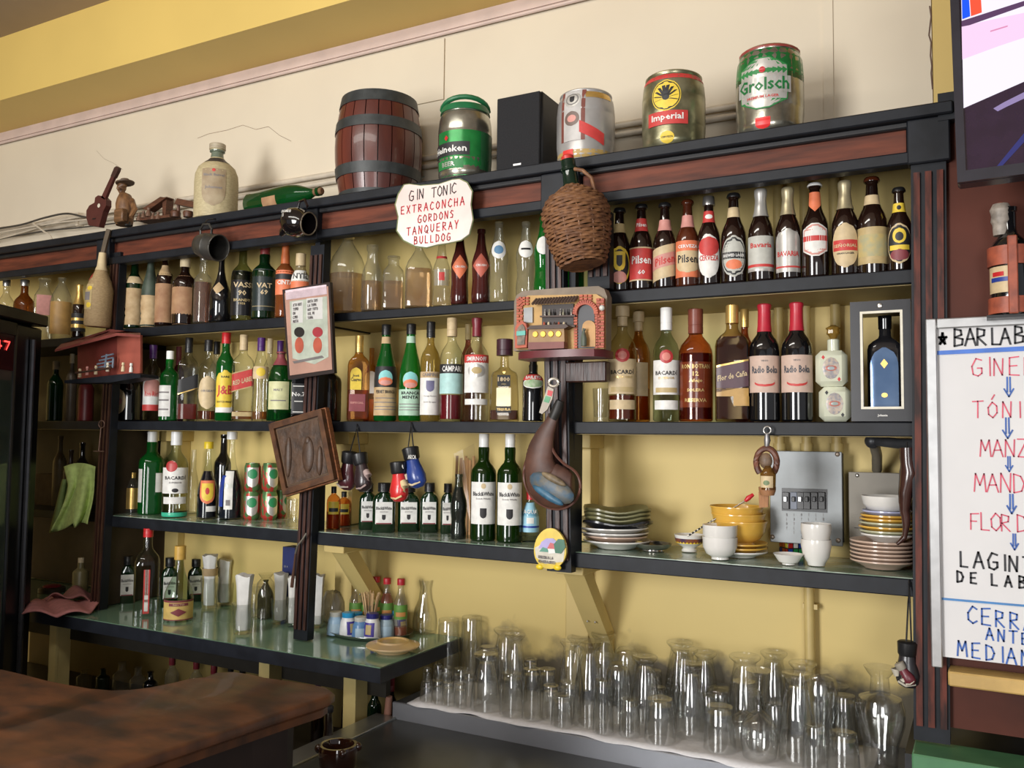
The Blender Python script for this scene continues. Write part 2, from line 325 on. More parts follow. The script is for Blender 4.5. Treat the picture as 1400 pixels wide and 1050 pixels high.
def bottle(label, cx, top, w_, sh, kind='liq', glass=None, cap=None, labels=(), liquid=None, group=None, name='bottle', Y=None, base=None,
           dp=1., N=2., turn=0, cat='bottle', capr=1.12, capw=None, seg=24, tilt=None):
    loc, H, R = spot(cx, top, w_, sh, base, Y, dp)
    t = thing(name, label, cat, loc, face_angle(loc)+radians(turn), group)
    s_ = Shape(kind, H, R, dp, N)
    hi = 1
    if cap: hi = 1-.004/H
    obj('body', s_.body(seg, 0, hi), glass or CLEAR, t)
    if liquid:
        lm, lv = liquid; obj('liquid', s_.body(seg, .02, lv, shrink=.93), lm, t)
    if cap:
        cm, c0 = cap[0], cap[1]; cw = capw or pr(s_.p, .99)*capr
        h0, h1 = c0*H, H; r_ = R*cw
        if len(cap) > 2 and cap[2] == 'crown': prof = [(h0, r_*1.1), (h0+.002, r_*1.12), (h1-.002, r_*.98), (h1, r_*.85)]
        elif len(cap) > 2 and cap[2] == 'foil': prof = [(c0*H+(1-c0)*H*q, R*pr(s_.p, c0+(1-c0)*q)*1.06+.0006) for q in (0, .2, .4, .6, .8, .9, .96)]+[(H, R*pr(s_.p, 1)*.95)]
        elif len(cap) > 2 and cap[2] == 'cork': prof = [(h0, r_*.8), (h0+(h1-h0)*.45, r_*.8), (h0+(h1-h0)*.47, r_*1.1), (h1-.002, r_*1.1), (h1, r_*.95)]
        else: prof = [(h0, r_), (h0+(h1-h0)*.3, r_), (h0+(h1-h0)*.31, r_*.96), (h0+(h1-h0)*.34, r_*.96), (h0+(h1-h0)*.35, r_), (h1-.0015, r_), (h1, r_*.93)]
        obj('cap', MB().lathe(prof, 18), cm, t)
    for L in labels:
        t0, t1, wd, mat = L[0], L[1], L[2], L[3]; o = L[4] if len(L) > 4 else {}
        tc = (t0+t1)/2; rr = R*pr(s_.p, tc); hw = wd*rr*(1.0 if N > 3 else (1.35 if o.get('sh', 'rect') in ('rect', 'torn') else 1.12))
        yaw = radians(o.get('yaw', 0)); u0 = o.get('u', 0)*rr; sk = o.get('skew', 0)
        lo = obj('label' if not o.get('part') else o['part'], patch(s_, t0, t1, hw, o.get('sh', 'rect'), .0006+o.get('e', 0), yaw, u0, sk), mat, t)
        for k, (tx, tcen, hh, tm) in enumerate(o.get('tx', ())):
            hT = hh*(t1-t0)*H; obj('lettering', text_on(s_, tx, t0+(t1-t0)*tcen, hT, min(2*hw, 2*rr*.95)*.92, .0013+o.get('e', 0), yaw, u0, sk), tm, lo, False)
        for k, (sh_, a0, a1, wq, mm) in enumerate(o.get('pt', ())):
            obj('print', patch(s_, t0+(t1-t0)*a0, t0+(t1-t0)*a1, hw*wq, sh_, .0010+o.get('e', 0)+k*.0001, yaw, u0, sk), mm, lo)
    return t, s_

# ------------------------------------------------------------------ the room
YW = 2.26
YELLOW = P((.60, .44, .14), .55, 0, 0, 2.2, .05, (.50, .37, .115), None, 0, .35, (.3, .75), 8)
CREAMW = P((.69, .61, .475), .6, 0, 0, 3, .05, (.63, .55, .43), None, 0, .3, (.3, .8), 8)
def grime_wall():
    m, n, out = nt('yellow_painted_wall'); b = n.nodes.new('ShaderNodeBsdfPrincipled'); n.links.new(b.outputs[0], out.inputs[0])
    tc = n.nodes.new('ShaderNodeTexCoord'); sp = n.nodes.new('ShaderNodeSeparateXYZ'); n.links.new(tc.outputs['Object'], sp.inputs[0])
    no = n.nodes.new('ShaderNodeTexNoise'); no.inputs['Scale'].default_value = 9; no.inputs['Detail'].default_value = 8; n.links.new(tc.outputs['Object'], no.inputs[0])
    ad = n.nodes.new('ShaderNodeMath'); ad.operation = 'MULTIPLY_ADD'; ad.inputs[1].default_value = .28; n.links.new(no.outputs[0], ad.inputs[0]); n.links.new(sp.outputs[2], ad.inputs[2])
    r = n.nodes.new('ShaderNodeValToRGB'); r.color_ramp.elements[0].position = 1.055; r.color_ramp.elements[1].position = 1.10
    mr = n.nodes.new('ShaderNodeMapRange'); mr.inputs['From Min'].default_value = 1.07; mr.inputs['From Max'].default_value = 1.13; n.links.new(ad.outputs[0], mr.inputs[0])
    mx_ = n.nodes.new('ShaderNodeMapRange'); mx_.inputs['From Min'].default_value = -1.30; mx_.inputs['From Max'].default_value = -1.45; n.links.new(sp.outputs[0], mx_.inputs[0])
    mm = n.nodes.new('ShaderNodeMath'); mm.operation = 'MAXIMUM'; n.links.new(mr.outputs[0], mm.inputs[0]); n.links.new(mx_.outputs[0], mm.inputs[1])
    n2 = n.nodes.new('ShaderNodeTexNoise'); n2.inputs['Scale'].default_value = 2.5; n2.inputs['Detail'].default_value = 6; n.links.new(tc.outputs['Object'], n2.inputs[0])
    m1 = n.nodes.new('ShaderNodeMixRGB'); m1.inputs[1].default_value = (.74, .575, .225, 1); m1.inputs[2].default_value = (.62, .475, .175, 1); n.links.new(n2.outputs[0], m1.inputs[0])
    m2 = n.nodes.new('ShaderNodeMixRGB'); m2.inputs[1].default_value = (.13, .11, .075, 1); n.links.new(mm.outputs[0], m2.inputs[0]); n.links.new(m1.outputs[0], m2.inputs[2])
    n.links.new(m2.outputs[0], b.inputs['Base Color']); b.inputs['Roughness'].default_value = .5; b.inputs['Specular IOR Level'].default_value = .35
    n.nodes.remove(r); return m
YWALL = grime_wall()
struct('wall_back', MB().box(-6, .7, YW, YW+.12, 0, 2.232), YWALL)
struct('wall_back_upper', MB().box(-6, 2.5, YW, YW+.12, 2.232, 3.4), CREAMW)
struct('wall_left', MB().box(-6.1, -6, -4, 2.4, 0, 3.4), YELLOW)
struct('floor', MB().box(-6, 3, -4, 2.4, -.05, 0), P((.22, .16, .11), .4, 0, .3, 3))
struct('ceiling', MB().box(-6, 3, -4, 2.4, 3.40, 3.5), P((.36, .27, .20), .7, 0, .1, 2))
# soffit / drop ceiling in front of the beam and the deep yellow beam
struct('beam', MB().box(-6, 2.5, 2.013, YW, 2.855, 3.4), P((.67, .48, .14), .5, 0, .05, 1.5))
struct('ceiling_soffit', MB().box(-6, 2.5, -4, 2.02, 3.113, 3.16), P((.34, .26, .19), .7, 0, .1, 2))
PINKW = P((.60, .47, .42), .55, 0, .06, 12, .1)
struct('trim_1', MB().box(-6, 1.2, YW-.018, YW, 2.818, 2.855), PINKW)
struct('trim_2', MB().tube([(-6, YW-.012, 2.812), (1.2, YW-.012, 2.812)], .006, 8), PINKW)
# raised wallboards over the cream wall with open joints
xa = atY(609, 90, YW).x; za = atY(608, 136, YW).z; xb = atY(1133, 80, YW).x; xc = atY(1274, 60, YW).x
xs_ = atY(560, 100, YW).x
struct('wall_panel_1', MB().box(-4.6, xs_, YW-.006, YW, 2.232, 2.80), CREAMW)
struct('wall_panel_4', MB().box(xs_, xa-.002, YW-.006, YW, za, 2.80), CREAMW)
struct('wall_panel_2', MB().box(xa+.003, xb-.004, YW-.005, YW, 2.24, 2.80), CREAMW)
struct('wall_panel_3', MB().box(xb+.004, xc, YW-.006, YW, 2.24, 2.9), CREAMW)
struct('trim_3', MB().box(xb-.012, xb+.012, YW-.010, YW-.004, 2.24, 2.8), CREAMW)
struct('wall_yellow_strip', MB().box(xc+.002, xc+.5, YW-.008, YW, 2.2, 3.3), P((.62, .45, .15), .5, 0, .05, 3))
crk = MB()                                             # hairline cracks in the plaster
def crack(pts, w_=.0016):
    q = [atY(x, y, YW-.0068) for x, y in pts]
    for a, b in zip(q[:-1], q[1:]): crk.add([(a.x, a.y, a.z-w_/2), (b.x, b.y, b.z-w_/2), (b.x, b.y, b.z+w_/2), (a.x, a.y, a.z+w_/2)], [(0, 1, 2, 3)])
crack([(270, 189), (285, 183), (310, 178), (332, 171), (350, 177), (367, 173), (382, 185), (398, 193)]); crack([(132, 206), (142, 217), (155, 223), (168, 232)], .001)
obj('plaster_crack', crk, P((.25, .17, .11), .8), bpy.data.objects['wall_panel_1'], False)
crk = MB()
q = [atY(x, y, YW-.0068) for x, y in ((1271, 8), (1273, 22), (1270, 48), (1273, 58), (1272, 76), (1274, 90), (1273, 100), (1275, 122))]
for a, b in zip(q[:-1], q[1:]): crk.add([(a.x-.0016, a.y, a.z), (a.x+.0016, a.y, a.z), (b.x+.0016, b.y, b.z), (b.x-.0016, b.y, b.z)], [(0, 1, 2, 3)])
obj('plaster_crack', crk, P((.12, .07, .05), .8), bpy.data.objects['wall_panel_3'], False)
# conduits along the cream wall
COND = P((.56, .49, .39), .4, 0, .12, 20)
for z, r, lab in ((2.418, .0095, 'upper cream painted conduit running along the wall above the cornice'), (2.392, .0085, 'lower cream painted conduit just above the cornice behind the kegs')):
    t = thing('conduit', lab, 'conduit', (-2.4, YW-.02, z), 0, 'wall conduits')
    obj('pipe', MB().tube([(-2.6, 0, 0), (1.93, 0, 0)], r, 10), COND, t)
    for x in (-2.1, -.8, .6): obj('clip', MB().box(x-.008, x+.008, -.014, .018, -r*1.5, r*1.5), COND, t)
CBL = P((.05, .045, .04), .5)
def cable(label, pts, r, m, Y=2.2, name='cable', group=None):
    q = [atY(x, y, Y) for x, y in pts]; c = q[0]; out = []
    for i in range(len(q)-1):                         # smooth through the points
        p0, p1, p2, p3 = q[max(i-1, 0)], q[i], q[i+1], q[min(i+2, len(q)-1)]
        for k in range(6):
            t = k/6; out.append(.5*((2*p1)+(p2-p0)*t+(2*p0-5*p1+4*p2-p3)*t*t+(3*p1-p0-3*p2+p3)*t**3))
    out.append(q[-1]); o = obj(name, MB().tube([p-c for p in out], r, 6), m, loc=c); o['label'] = label; o['category'] = 'cable'
    if group: o['group'] = group
    return o
cable('black cable arching over the cornice to the toy guitar', [(-30, 316), (0, 312), (30, 307), (60, 298), (90, 292), (112, 296), (130, 300)], .004, CBL)
cable('pale upper cable drooping above the left end of the cornice', [(-30, 324), (0, 318), (50, 309), (90, 303), (150, 297), (240, 284)], .0035, COND, 2.19)
cable('grey second cable under the pale one at the left end', [(-30, 332), (0, 326), (50, 312), (90, 300), (150, 290), (240, 272)], .0035, COND, 2.21)
cable('thin lowest cable running behind the left end of the cornice', [(-30, 340), (0, 327), (60, 316), (110, 311), (160, 305), (235, 296)], .003, CBL, 2.22)
cable('short pale cable looping down to the cornice at its left end', [(45, 305), (58, 315), (68, 322), (72, 330)], .0035, COND, 2.17)

# ------------------------------------------------------------------ the back bar: posts, shelves, cornice
BLKP = P((.010, .0118, .016), .5, 0, .25, 20, .15, spec=.28)
UND = P((.42, .32, .13), .55, 0, .1, 6)
DKW = wood((.075, .030, .020), (.028, .012, .010), 10, (14, 14, 1.5), .4, .3)
REDW = P((.17, .046, .024), .55, 0, 0, 5, .2, (.07, .022, .014), (1.2, 10, 10), 0, .25, (.35, .65), 6)
MARB = P((.16, .24, .17), .18, 0, 0, 14, 0, (.45, .52, .44), None, .2, .5, (.42, .62), 8)
unit = thing('back_bar_shelving', 'tall dark wooden back bar with black shelves and red-brown cornice on the yellow wall', 'shelving', (0, 0, 0))
XL, XR = -3.6, -.085
X0 = atY(148, 500, 2.0).x; X1 = atY(425, 500, 2.0).x; X2 = atY(755, 500, 2.0).x; X3 = atY(1252, 500, 2.0).x
def part(name, mb, m, p=None, **k): return obj(name, mb, m, p or unit, **k)
# shelf boards (front lip black, top of the lowest one lined with green marbled sheet)
part('shelf_board', MB().box(XL, X0-.02, 2.0, YW, 1.858, 1.888, .002), BLKP)
for z, a, b, th in ((1.905, X0-.02, X1+.02, .030), (1.905, X1+.02, X2+.05, .024), (1.910, X2-.02, X3+.05, .030), (1.588, XL, X3+.01, .030), (1.264, X0-.01, X1+.03, .036), (1.264, X1+.03, X3+.01, .036)):
    s_ = part('shelf_board', MB().box(a, b, 1.998, YW, z-th, z, .002), BLKP)
    obj('shelf_underside', MB().box(a+.003, b-.003, 2.014, YW-.001, z-th-.0015, z-th), UND, s_, label='mustard painted shelf underside')
    if z == 1.264: obj('shelf_lining', MB().box(a+.004, b-.002, 2.003, YW-.002, z, z+.002), MARB, s_, label='green marbled shelf lining')
part('shelf_board', MB().box(-3.6, X0-.03, 2.02, YW, 1.236, 1.264, .002), BLKP)
# cornice: top board, fascia, beads
part('top_board', MB().box(XL, X3+.08, 1.948, YW, 2.216, 2.242, .003), BLKP)
part('top_bead', MB().box(XL, X3+.05, 1.968, 1.999, 2.203, 2.217, .003), P((.012, .012, .014), .5))
for a, b in ((XL, X0-.03), (X0+.035, X1-.02), (X1+.045, X2-.02), (X2+.09, X3-.01)):
    part('fascia_panel', MB().box(a, b, 1.982, 2.0, 2.150, 2.204), REDW)
    part('lower_bead', MB().box(a-.012, b+.012, 1.962, 2.0, 2.125, 2.151, .003), BLKP)
for x, w_ in ((X0, .062), (X1+.012, .062), (X2+.035, .10), (X3+.033, .075)):
    part('cornice_block', MB().box(x-w_/2-.003, x+w_/2+.003, 1.960, 2.0, 2.123, 2.217, .003), BLKP)
# posts with fluted fronts
def post(x0, x1, z0, z1, xs=(.0,), w_=.062, y0=1.965, fm=None):
    """leaning post from (x0,z0) to (x1,z1)"""
    def X(z): return x0+(x1-x0)*(z-z0)/(z1-z0)
    def leanbox(a, b, ya, yb, za, zb): return MB().add([(X(z)+x, y, z) for z in (za, zb) for x, y in ((a, ya), (b, ya), (b, yb), (a, yb))],
        [(3, 2, 1, 0), (4, 5, 6, 7), (0, 1, 5, 4), (1, 2, 6, 5), (2, 3, 7, 6), (3, 0, 4, 7)])
    p = part('post', leanbox(-w_/2, w_/2, y0+.006, 1.999, z0, z1), BLKP)
    for k in (-1, 0, 1): obj('flute', leanbox(k*w_*.33-w_*.09, k*w_*.33+w_*.09, y0, y0+.008, z0+.03, z1-.03), fm or DKW, p)
    return p
xa_ = lambda x, y, Y=1.97: atY(x, y, Y)
def post_px(xt, yt, xb_, yb, w_=.062, fm=None): a = xa_(xt, yt); b = xa_(xb_, yb); return post(b.x, a.x, b.z, a.z, w_=w_, fm=fm)
post_px(158, 345, 129, 850, .050)
post_px(434, 335, 410, 875, .052)
post_px(759, 420, 764, 782, .066)
post_px(757, 292, 758, 418, .050)
post_px(1269, 215, 1274, 1015, .066, P((.13, .032, .020), .5, 0, 0, 9, .3, (.030, .012, .010), (6, 6, 1.2), 0, .25, (.4, .6), 8))
post_px(818, 290, 818, 395, .058)
part('cross_rail', MB().box(X2+.035, X2+.16, 1.968, 1.998, 1.685, 1.735, .003), DKW)
part('partition', MB().box(X0-.012, X0+.006, 2.0, YW, .955, 1.56), P((.045, .028, .018), .5, 0, .3, 8))
part('partition', MB().box(X0-.012, X0+.006, 2.03, YW, 1.59, 1.85), P((.045, .028, .018), .5, 0, .3, 8))
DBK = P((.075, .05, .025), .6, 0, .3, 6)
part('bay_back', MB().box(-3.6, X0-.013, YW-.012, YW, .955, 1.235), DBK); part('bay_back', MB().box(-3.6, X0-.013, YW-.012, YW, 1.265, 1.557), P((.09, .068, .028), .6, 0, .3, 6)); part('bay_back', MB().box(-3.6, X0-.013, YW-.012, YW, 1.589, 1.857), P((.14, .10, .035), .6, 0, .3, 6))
# side cheeks behind the posts
for x in (X1+.006, X2+.045): part('side_cheek', MB().box(x, x+.018, 2.0, 2.05, 1.265, 2.2), BLKP)
# pilasters and diagonal brackets painted like the wall
PIL = P((.64, .49, .19), .5, 0, .06, 6, .05)
for xp, top in ((472, 599), (791, 603), (236, 590)):
    p = atY(xp, 640, 2.22)
    struct('pilaster', MB().box(p.x-.045, p.x+.045, 2.20, YW, 1.268, 1.520, .002), PIL)
    struct('pilaster', MB().box(p.x-.06, p.x+.06, 2.16, YW, 1.520, 1.557, .002), PIL)
    struct('pilaster', MB().box(p.x-.040, p.x+.028, 2.228, YW, .86, 1.226, .002), PIL)
for xp in (452, 772):
    p = atY(xp, 770, 2.03).x; b = part('bracket', MB().box(p-.02, p+.055, 2.02, YW, 1.205, 1.227, .002), PIL, label='mustard painted shelf bracket')
    obj('strut', MB().add([(p+dx, y, z) for y, z in ((2.045, 1.206), (2.10, 1.206), (YW-.002, 1.02), (YW-.002, .965)) for dx in (-.012, .045)],
        [(0, 1, 7, 6), (2, 4, 5, 3), (0, 2, 3, 1), (0, 6, 4, 2), (1, 3, 5, 7), (6, 7, 5, 4)]), PIL, b, label='mustard painted diagonal strut')
    for k in (0, 1): obj('screw', MB().ell((p+.005+k*.022, 2.165-.0, 1.063), (.003, .003, .003), 8, 5), SILVER, b)

# green counter on yellow legs
CT = P((.20, .33, .22), .13, 0, 0, 7, .02, (.155, .265, .175), None, .3, .5, (.3, .7), 6)
ctr = thing('service_counter', 'green laminate counter with black edge on yellow legs below the shelves', 'counter', (0, 0, 0))
XC = -1.375
obj('worktop', MB().box(-3.45, XC, 1.856, YW, .912, .949), P((.018, .021, .03), .4, 0, .2, 20), ctr)
obj('laminate', MB().box(-3.45, XC-.004, 1.860, YW-.001, .949, .951), CT, ctr, label='glossy green laminate top')
YLEG = P((.66, .54, .23), .5, 0, .12, 8, .1)
for xq, yq in ((82, 880), (370, 915), (486, 950)):
    p = atY(xq, yq, 1.93).x
    l = obj('leg', MB().box(p-.024, p+.024, 1.905, 1.955, 0, .911, .003), YLEG, ctr); obj('leg_strip', MB().box(p-.005, p+.026, 1.897, 1.906, 0, .905), YLEG, l)
obj('rail', MB().box(-3.4, XC-.05, 1.95, 1.97, .845, .911), P((.02, .017, .012), .6), ctr)  # shade under the worktop painted as a near-black strip, not a real rail
obj('back_panel', MB().box(-3.4, XC-.09, 2.235, 2.255, .1, .911), P((.26, .19, .06), .6, 0, .15, 5), ctr)
obj('under_shelf', MB().box(-3.4, XC-.09, 1.97, 2.23, .60, .625), P((.05, .04, .03), .5), ctr)

# steel draining cabinet beside the counter
sk = thing('steel_drainer', 'long steel draining cabinet carrying upturned glasses along the yellow wall', 'drainer', (0, 0, 0))
STL = P((.34, .35, .37), .30, .85, .10, 5, .03, None, (.3, 6, 6))
obj('shelf_top', MB().box(-1.40, .55, 1.955, YW-.002, .800, .838, .002), STL, sk)
obj('fascia', MB().box(-1.40, .55, 1.945, 1.956, .795, .840, .002), P((.27, .28, .31), .38, .35, .08, 6), sk, label='brushed steel front edge')
obj('body', MB().box(-1.385, .55, 1.25, 1.944, .55, .790), P((.05, .052, .055), .4, .4, .15, 10), sk)
obj('work_surface', MB().box(-1.385, .55, 1.25, 1.944, .790, .797), P((.075, .078, .075), .30, .5, .15, 7, .02), sk, label='dark worn steel work surface')
obj('rim', MB().box(-1.455, -1.386, 1.25, 1.95, .778, .802, .002), P((.40, .41, .38), .3, .8, .12, 12), sk)
obj('side', MB().box(-1.42, -1.39, 1.3, 1.94, .05, .777), P((.02, .02, .022), .5), sk)
ck = MB(); nx, ny = 60, 12; rnd = random.Random(3); gx = [-1.355+1.135*i/nx for i in range(nx+1)]
ck.v = [(x, 1.953+.262*j/ny-(.006+.006*sin(x*23)+.004*sin(x*61) if j == 0 else 0), .8425+.0016*sin(x*55+j)*cos(j*1.7+x*13)+(.002 if 0 < j < ny else 0)) for j in range(ny+1) for x in gx]
ck.f = [(j*(nx+1)+i, j*(nx+1)+i+1, (j+1)*(nx+1)+i+1, (j+1)*(nx+1)+i) for j in range(ny) for i in range(nx)]
o = obj('drying_cloth', ck, P((.74, .73, .74), .8, 0, .05, 60, .3)); o['label'] = 'white drying cloth spread under the upturned glasses'; o['category'] = 'cloth'
o.modifiers.new('thick', 'SOLIDIFY').thickness = .002

# brown panelled wall on the right with its green ledge
BRW = P((.125, .032, .018), .55, 0, 0, 3.2, .08, (.055, .018, .012), None, 0, .2, (.3, .7), 7)
XP = X3+.052
struct('wall_right', MB().box(XP, 1.0, 1.985, YW, .98, 2.205), BRW)
struct('wall_right_top', MB().box(XP, 1.0, 1.958, YW, 2.205, 2.262), BLKP)
struct('wall_right_lower', MB().box(XP-.085, 1.0, 2.0, YW, 0, .91), P((.02, .02, .022), .5))
o = obj('ledge', MB().box(XP-.065, 1.0, 1.90, 2.0, .895, .943, .003), P((.10, .26, .12), .45, 0, 0, 9, .1, (.07, .19, .09))); o['label'] = 'chipped green wooden ledge under the brown wall panel'; o['category'] = 'ledge'
o = obj('ledge_strip', MB().box(XP+.0, 1.0, 1.925, 1.985, 1.075, 1.103, .003), P((.55, .36, .12), .45, 0, .12, 20)); o['label'] = 'varnished light wooden strip below the whiteboard'; o['category'] = 'rail'

# ------------------------------------------------------------------ bottles on the shelves
BR = ('crown',)
LBL = lambda c, r=.5: P(c, r, var=.08, scale=60)
lab_cream = LBL((.62, .48, .28)); lab_wh = LBL((.78, .77, .73)); lab_grey = LBL((.50, .50, .45)); lab_red = LBL((.56, .05, .045)); lab_pink = LBL((.62, .28, .24))
lab_org = LBL((.75, .20, .09)); lab_yel = LBL((.80, .58, .06)); lab_blk = LBL((.02, .02, .022)); lab_grn = LBL((.42, .62, .48)); lab_tan = LBL((.50, .38, .18)); lab_sil = P((.62, .60, .56), .3, .5, .1)
lab_brn = P((.30, .15, .075), .7, 0, 0, 25, 0, (.42, .25, .13)); lab_old = P((.62, .46, .26), .7, 0, 0, 30, 0, (.45, .30, .15)); lab_foil = P((.60, .52, .32), .35, .6, .15); lab_aqua = LBL((.42, .66, .64)); lab_mar = LBL((.24, .05, .06))
beer = dict(group='beer bottles on the upper right shelf', name='beer_bottle', kind='beer')
crown_b = (BEER, .955, 'crown')
bottle('dark beer bottle with black and yellow oval label, beside the wicker demijohn', 847, 285, 31, A_, glass=BEER, cap=(BLK, .95, 'crown'), labels=[(.09, .53, .92, lab_yel, dict(sh='oval', pt=[('oval', .10, .92, .86, lab_blk), ('shield', .34, .86, .5, lab_yel), ('shield', .46, .76, .24, lab_blk), ('oval', .02, .34, .62, lab_pink)])), (.70, .81, 1, lab_tan)], **beer)
bottle('beer bottle with slanting crimson label reading Pilsen 60 and a red neck band', 877, 280, 32, A_, glass=BEER, cap=(BLK, .955, 'crown'), labels=[(.11, .49, 1, lab_red, dict(tx=[('Pilsen', .62, .24, PAPER), ('60', .25, .14, PAPER)], pt=[('rect', .0, .04, 1, lab_cream), ('rect', .96, 1, 1, lab_cream)], skew=0)), (.68, .83, 1, lab_red, dict(tx=[('Pilsen', .5, .3, PAPER)]))], **beer)
bottle('beer bottle with faded cream and pink label reading Pilsen and a pink neck band', 909, 278, 32, A_, glass=BEER, cap=(BLK, .955, 'crown'), labels=[(.12, .49, 1, lab_cream, dict(skew=.25, pt=[('rect', .35, .75, 1, lab_pink)], tx=[('Pilsen', .55, .25, lab_red)])), (.67, .80, 1, lab_pink)], **beer)
bottle('brown beer bottle with orange label and cream shield reading Pilsen', 940, 274, 32, A_, glass=AMBER, cap=(AMBER, .955, 'crown'), labels=[(.11, .52, 1, lab_org, dict(pt=[('shield', .12, .72, .82, lab_cream)], tx=[('Pilsen', .5, .22, INK), ('CERVEZA', .84, .09, PAPER)])), (.68, .82, 1, lab_pink)], **beer)
bottle('beer bottle with white oval label crossed by a red band and a clear upper neck', 969, 269, 31, A_, glass=BEER, cap=(SILVER, .9, 'crown'), labels=[(.08, .56, .95, lab_wh, dict(sh='oval', pt=[('oval', .5, .94, .9, lab_red)], tx=[('CERVEZA', .46, .13, lab_red)])), (.70, .83, 1, lab_red, dict(pt=[('oval', .3, .7, .5, lab_wh)]))], **beer)
bottle('beer bottle with grey and black oval label containing an orange oval', 1003, 265, 34, A_, glass=BEER, cap=(BLK, .955, 'crown'), labels=[(.07, .52, .95, lab_grey, dict(sh='oval', pt=[('oval', .05, .95, .93, lab_blk), ('oval', .09, .91, .85, lab_grey), ('rect', .44, .6, .95, lab_blk), ('oval', .18, .42, .6, lab_org)], tx=[('BREWED LAGER', .52, .07, PAPER)])), (.73, .84, 1, lab_cream)], **beer)
bottle('silver foil necked beer bottle with pale label and red lettering above a red stripe', 1040, 259, 34, A_, glass=BEER, cap=(lab_sil, .70, 'foil'), labels=[(.11, .48, 1, lab_grey, dict(pt=[('rect', .12, .2, 1, lab_red), ('rect', 0, .07, 1, lab_sil)], tx=[('Bavaria', .74, .15, lab_red)]))], **beer)
bottle('gold foil necked beer bottle with striped silver arched label', 1077, 257, 34, A_, glass=BEER, cap=(lab_foil, .70, 'foil'), labels=[(.08, .54, 1, lab_sil, dict(sh='arch', pt=[('rect', .1, .14, 1, lab_red)], tx=[('BAVARIA', .42, .12, lab_red)]))], **beer)
bottle('beer bottle with white hexagonal label, orange neck wrap and white topped cap', 1114, 251, 36, A_, glass=BEER, cap=(WHIT, .965, 'crown'), labels=[(.22, .56, .9, lab_wh, dict(sh='hex', pt=[('hex', .04, .96, .9, lab_pink), ('hex', .09, .91, .8, lab_wh), ('rect', .46, .62, .95, lab_red)])), (.69, .90, 1, lab_org, dict(sh='vee'))], **beer)
bottle('gold foil necked beer bottle with beige oval label and wide red middle band', 1155, 248, 36, A_, glass=BEER, cap=(lab_foil, .70, 'foil'), labels=[(.08, .54, .95, lab_cream, dict(sh='oval', pt=[('rect', .38, .62, .9, lab_red)], tx=[('SEÑORIAL', .5, .09, lab_cream), ('GRAN LAGER', .32, .04, INK)]))], **beer)
bottle('tallest amber beer bottle with plain tan rectangular label and beige neck band', 1192, 243, 39, A_, glass=BEER, cap=(AMBER, .955, 'crown'), labels=[(.10, .47, 1, lab_tan, dict(pt=[('rect', .2, .8, .8, P((.40, .38, .22), .6, 0, 0, 60, 0, (.55, .42, .16)))])), (.71, .81, 1, lab_cream)], **beer)
bottle('shortest beer bottle with black and yellow oval eagle label beside the right post', 1229, 257, 32, A_, glass=BEER, cap=(BLK, .95, 'crown'), labels=[(.09, .56, .95, lab_cream, dict(sh='oval', pt=[('oval', .05, .95, .93, lab_blk), ('oval', .5, .88, .5, lab_yel), ('oval', .56, .78, .3, lab_blk), ('rect', .34, .46, .75, lab_yel), ('oval', .08, .36, .7, lab_mar)])), (.70, .81, 1, lab_yel, dict(pt=[('oval', .25, .75, .25, lab_blk)]))], **beer)
# clear jars and soda bottles, upper middle shelf
gm = 'empty glass jars and soda bottles on the upper middle shelf'
PEACH_REFL = G((.92, .78, .62), .7, (.6, .35, .2), .10)  # reflections in the empty jars, painted as a peach-tinted inner fill
bottle('largest clear gallon jug at the left end of the upper middle shelf', 475, 322, 50, A_, 'jug', CLEARW, cap=(lab_foil, .965), liquid=(PEACH_REFL, .5), group=gm, name='glass_jug')
bottle('narrow clear milk bottle between the gallon jug and the short jar', 509, 336, 29, A_, 'milk', CLEARW, liquid=(PEACH_REFL, .45), group=gm, name='glass_bottle')
bottle('short clear square shouldered jar, lowest on the upper middle shelf', 538, 351, 29, A_, 'jar', CLEARW, liquid=(PEACH_REFL, .52), group=gm, name='glass_jar', N=5)
bottle('wide clear jug partly behind the handwritten gin sign', 573, 334, 38, A_, 'jug', CLEARW, liquid=(PEACH_REFL, .6), group=gm, name='glass_jug', N=4)
bottle('slim clear soda bottle with small red and white printed badge under the gin sign', 604, 330, 25, A_, 'soda', CLEARW, labels=[(.30, .55, .7, G((.9, .9, .9), .8, (.8, .75, .72), .35), dict(pt=[('rect', .3, .8, .35, lab_red)])), (.72, .76, 1, lab_red)], group=gm, name='soda_bottle')
RB = P((.060, .012, .010), .1, 0, .3, 12, coat=.4)
bottle('brown soda bottle with orange diamond label, top hidden by the gin sign', 629, 316, 25, A_, 'soda', RB, labels=[(.33, .66, .9, lab_org, dict(sh='diamond', tx=[('CRUSH', .5, .09, PAPER)]))], group=gm, name='soda_bottle')
bottle('brown soda bottle with faded red diamond label, fully in view', 658, 314, 26, A_, 'soda', RB, labels=[(.33, .66, .9, P((.5, .12, .08), .5), dict(sh='diamond', tx=[('CRUSH', .5, .09, PAPER)]))], group=gm, name='soda_bottle')
bottle('twisted clear soda bottle with round white label and blue emblem', 682, 304, 27, A_, 'twist', CLEARW, labels=[(.52, .75, .8, lab_wh, dict(sh='oval', pt=[('oval', .25, .75, .6, P((.12, .25, .4), .5))]))], group=gm, name='soda_bottle')
bottle('twisted clear soda bottle with round white label and black swirl', 719, 304, 27, A_, 'twist', CLEARW, labels=[(.52, .75, .8, lab_wh, dict(sh='oval', pt=[('rect', .45, .56, .6, INK)]))], group=gm, name='soda_bottle')
bottle('bright green twisted soda bottle half hidden by the wicker demijohn', 743, 297, 26, A_, 'twist', BGREEN, labels=[(.52, .75, .8, lab_wh, dict(sh='oval'))], group=gm, name='soda_bottle')
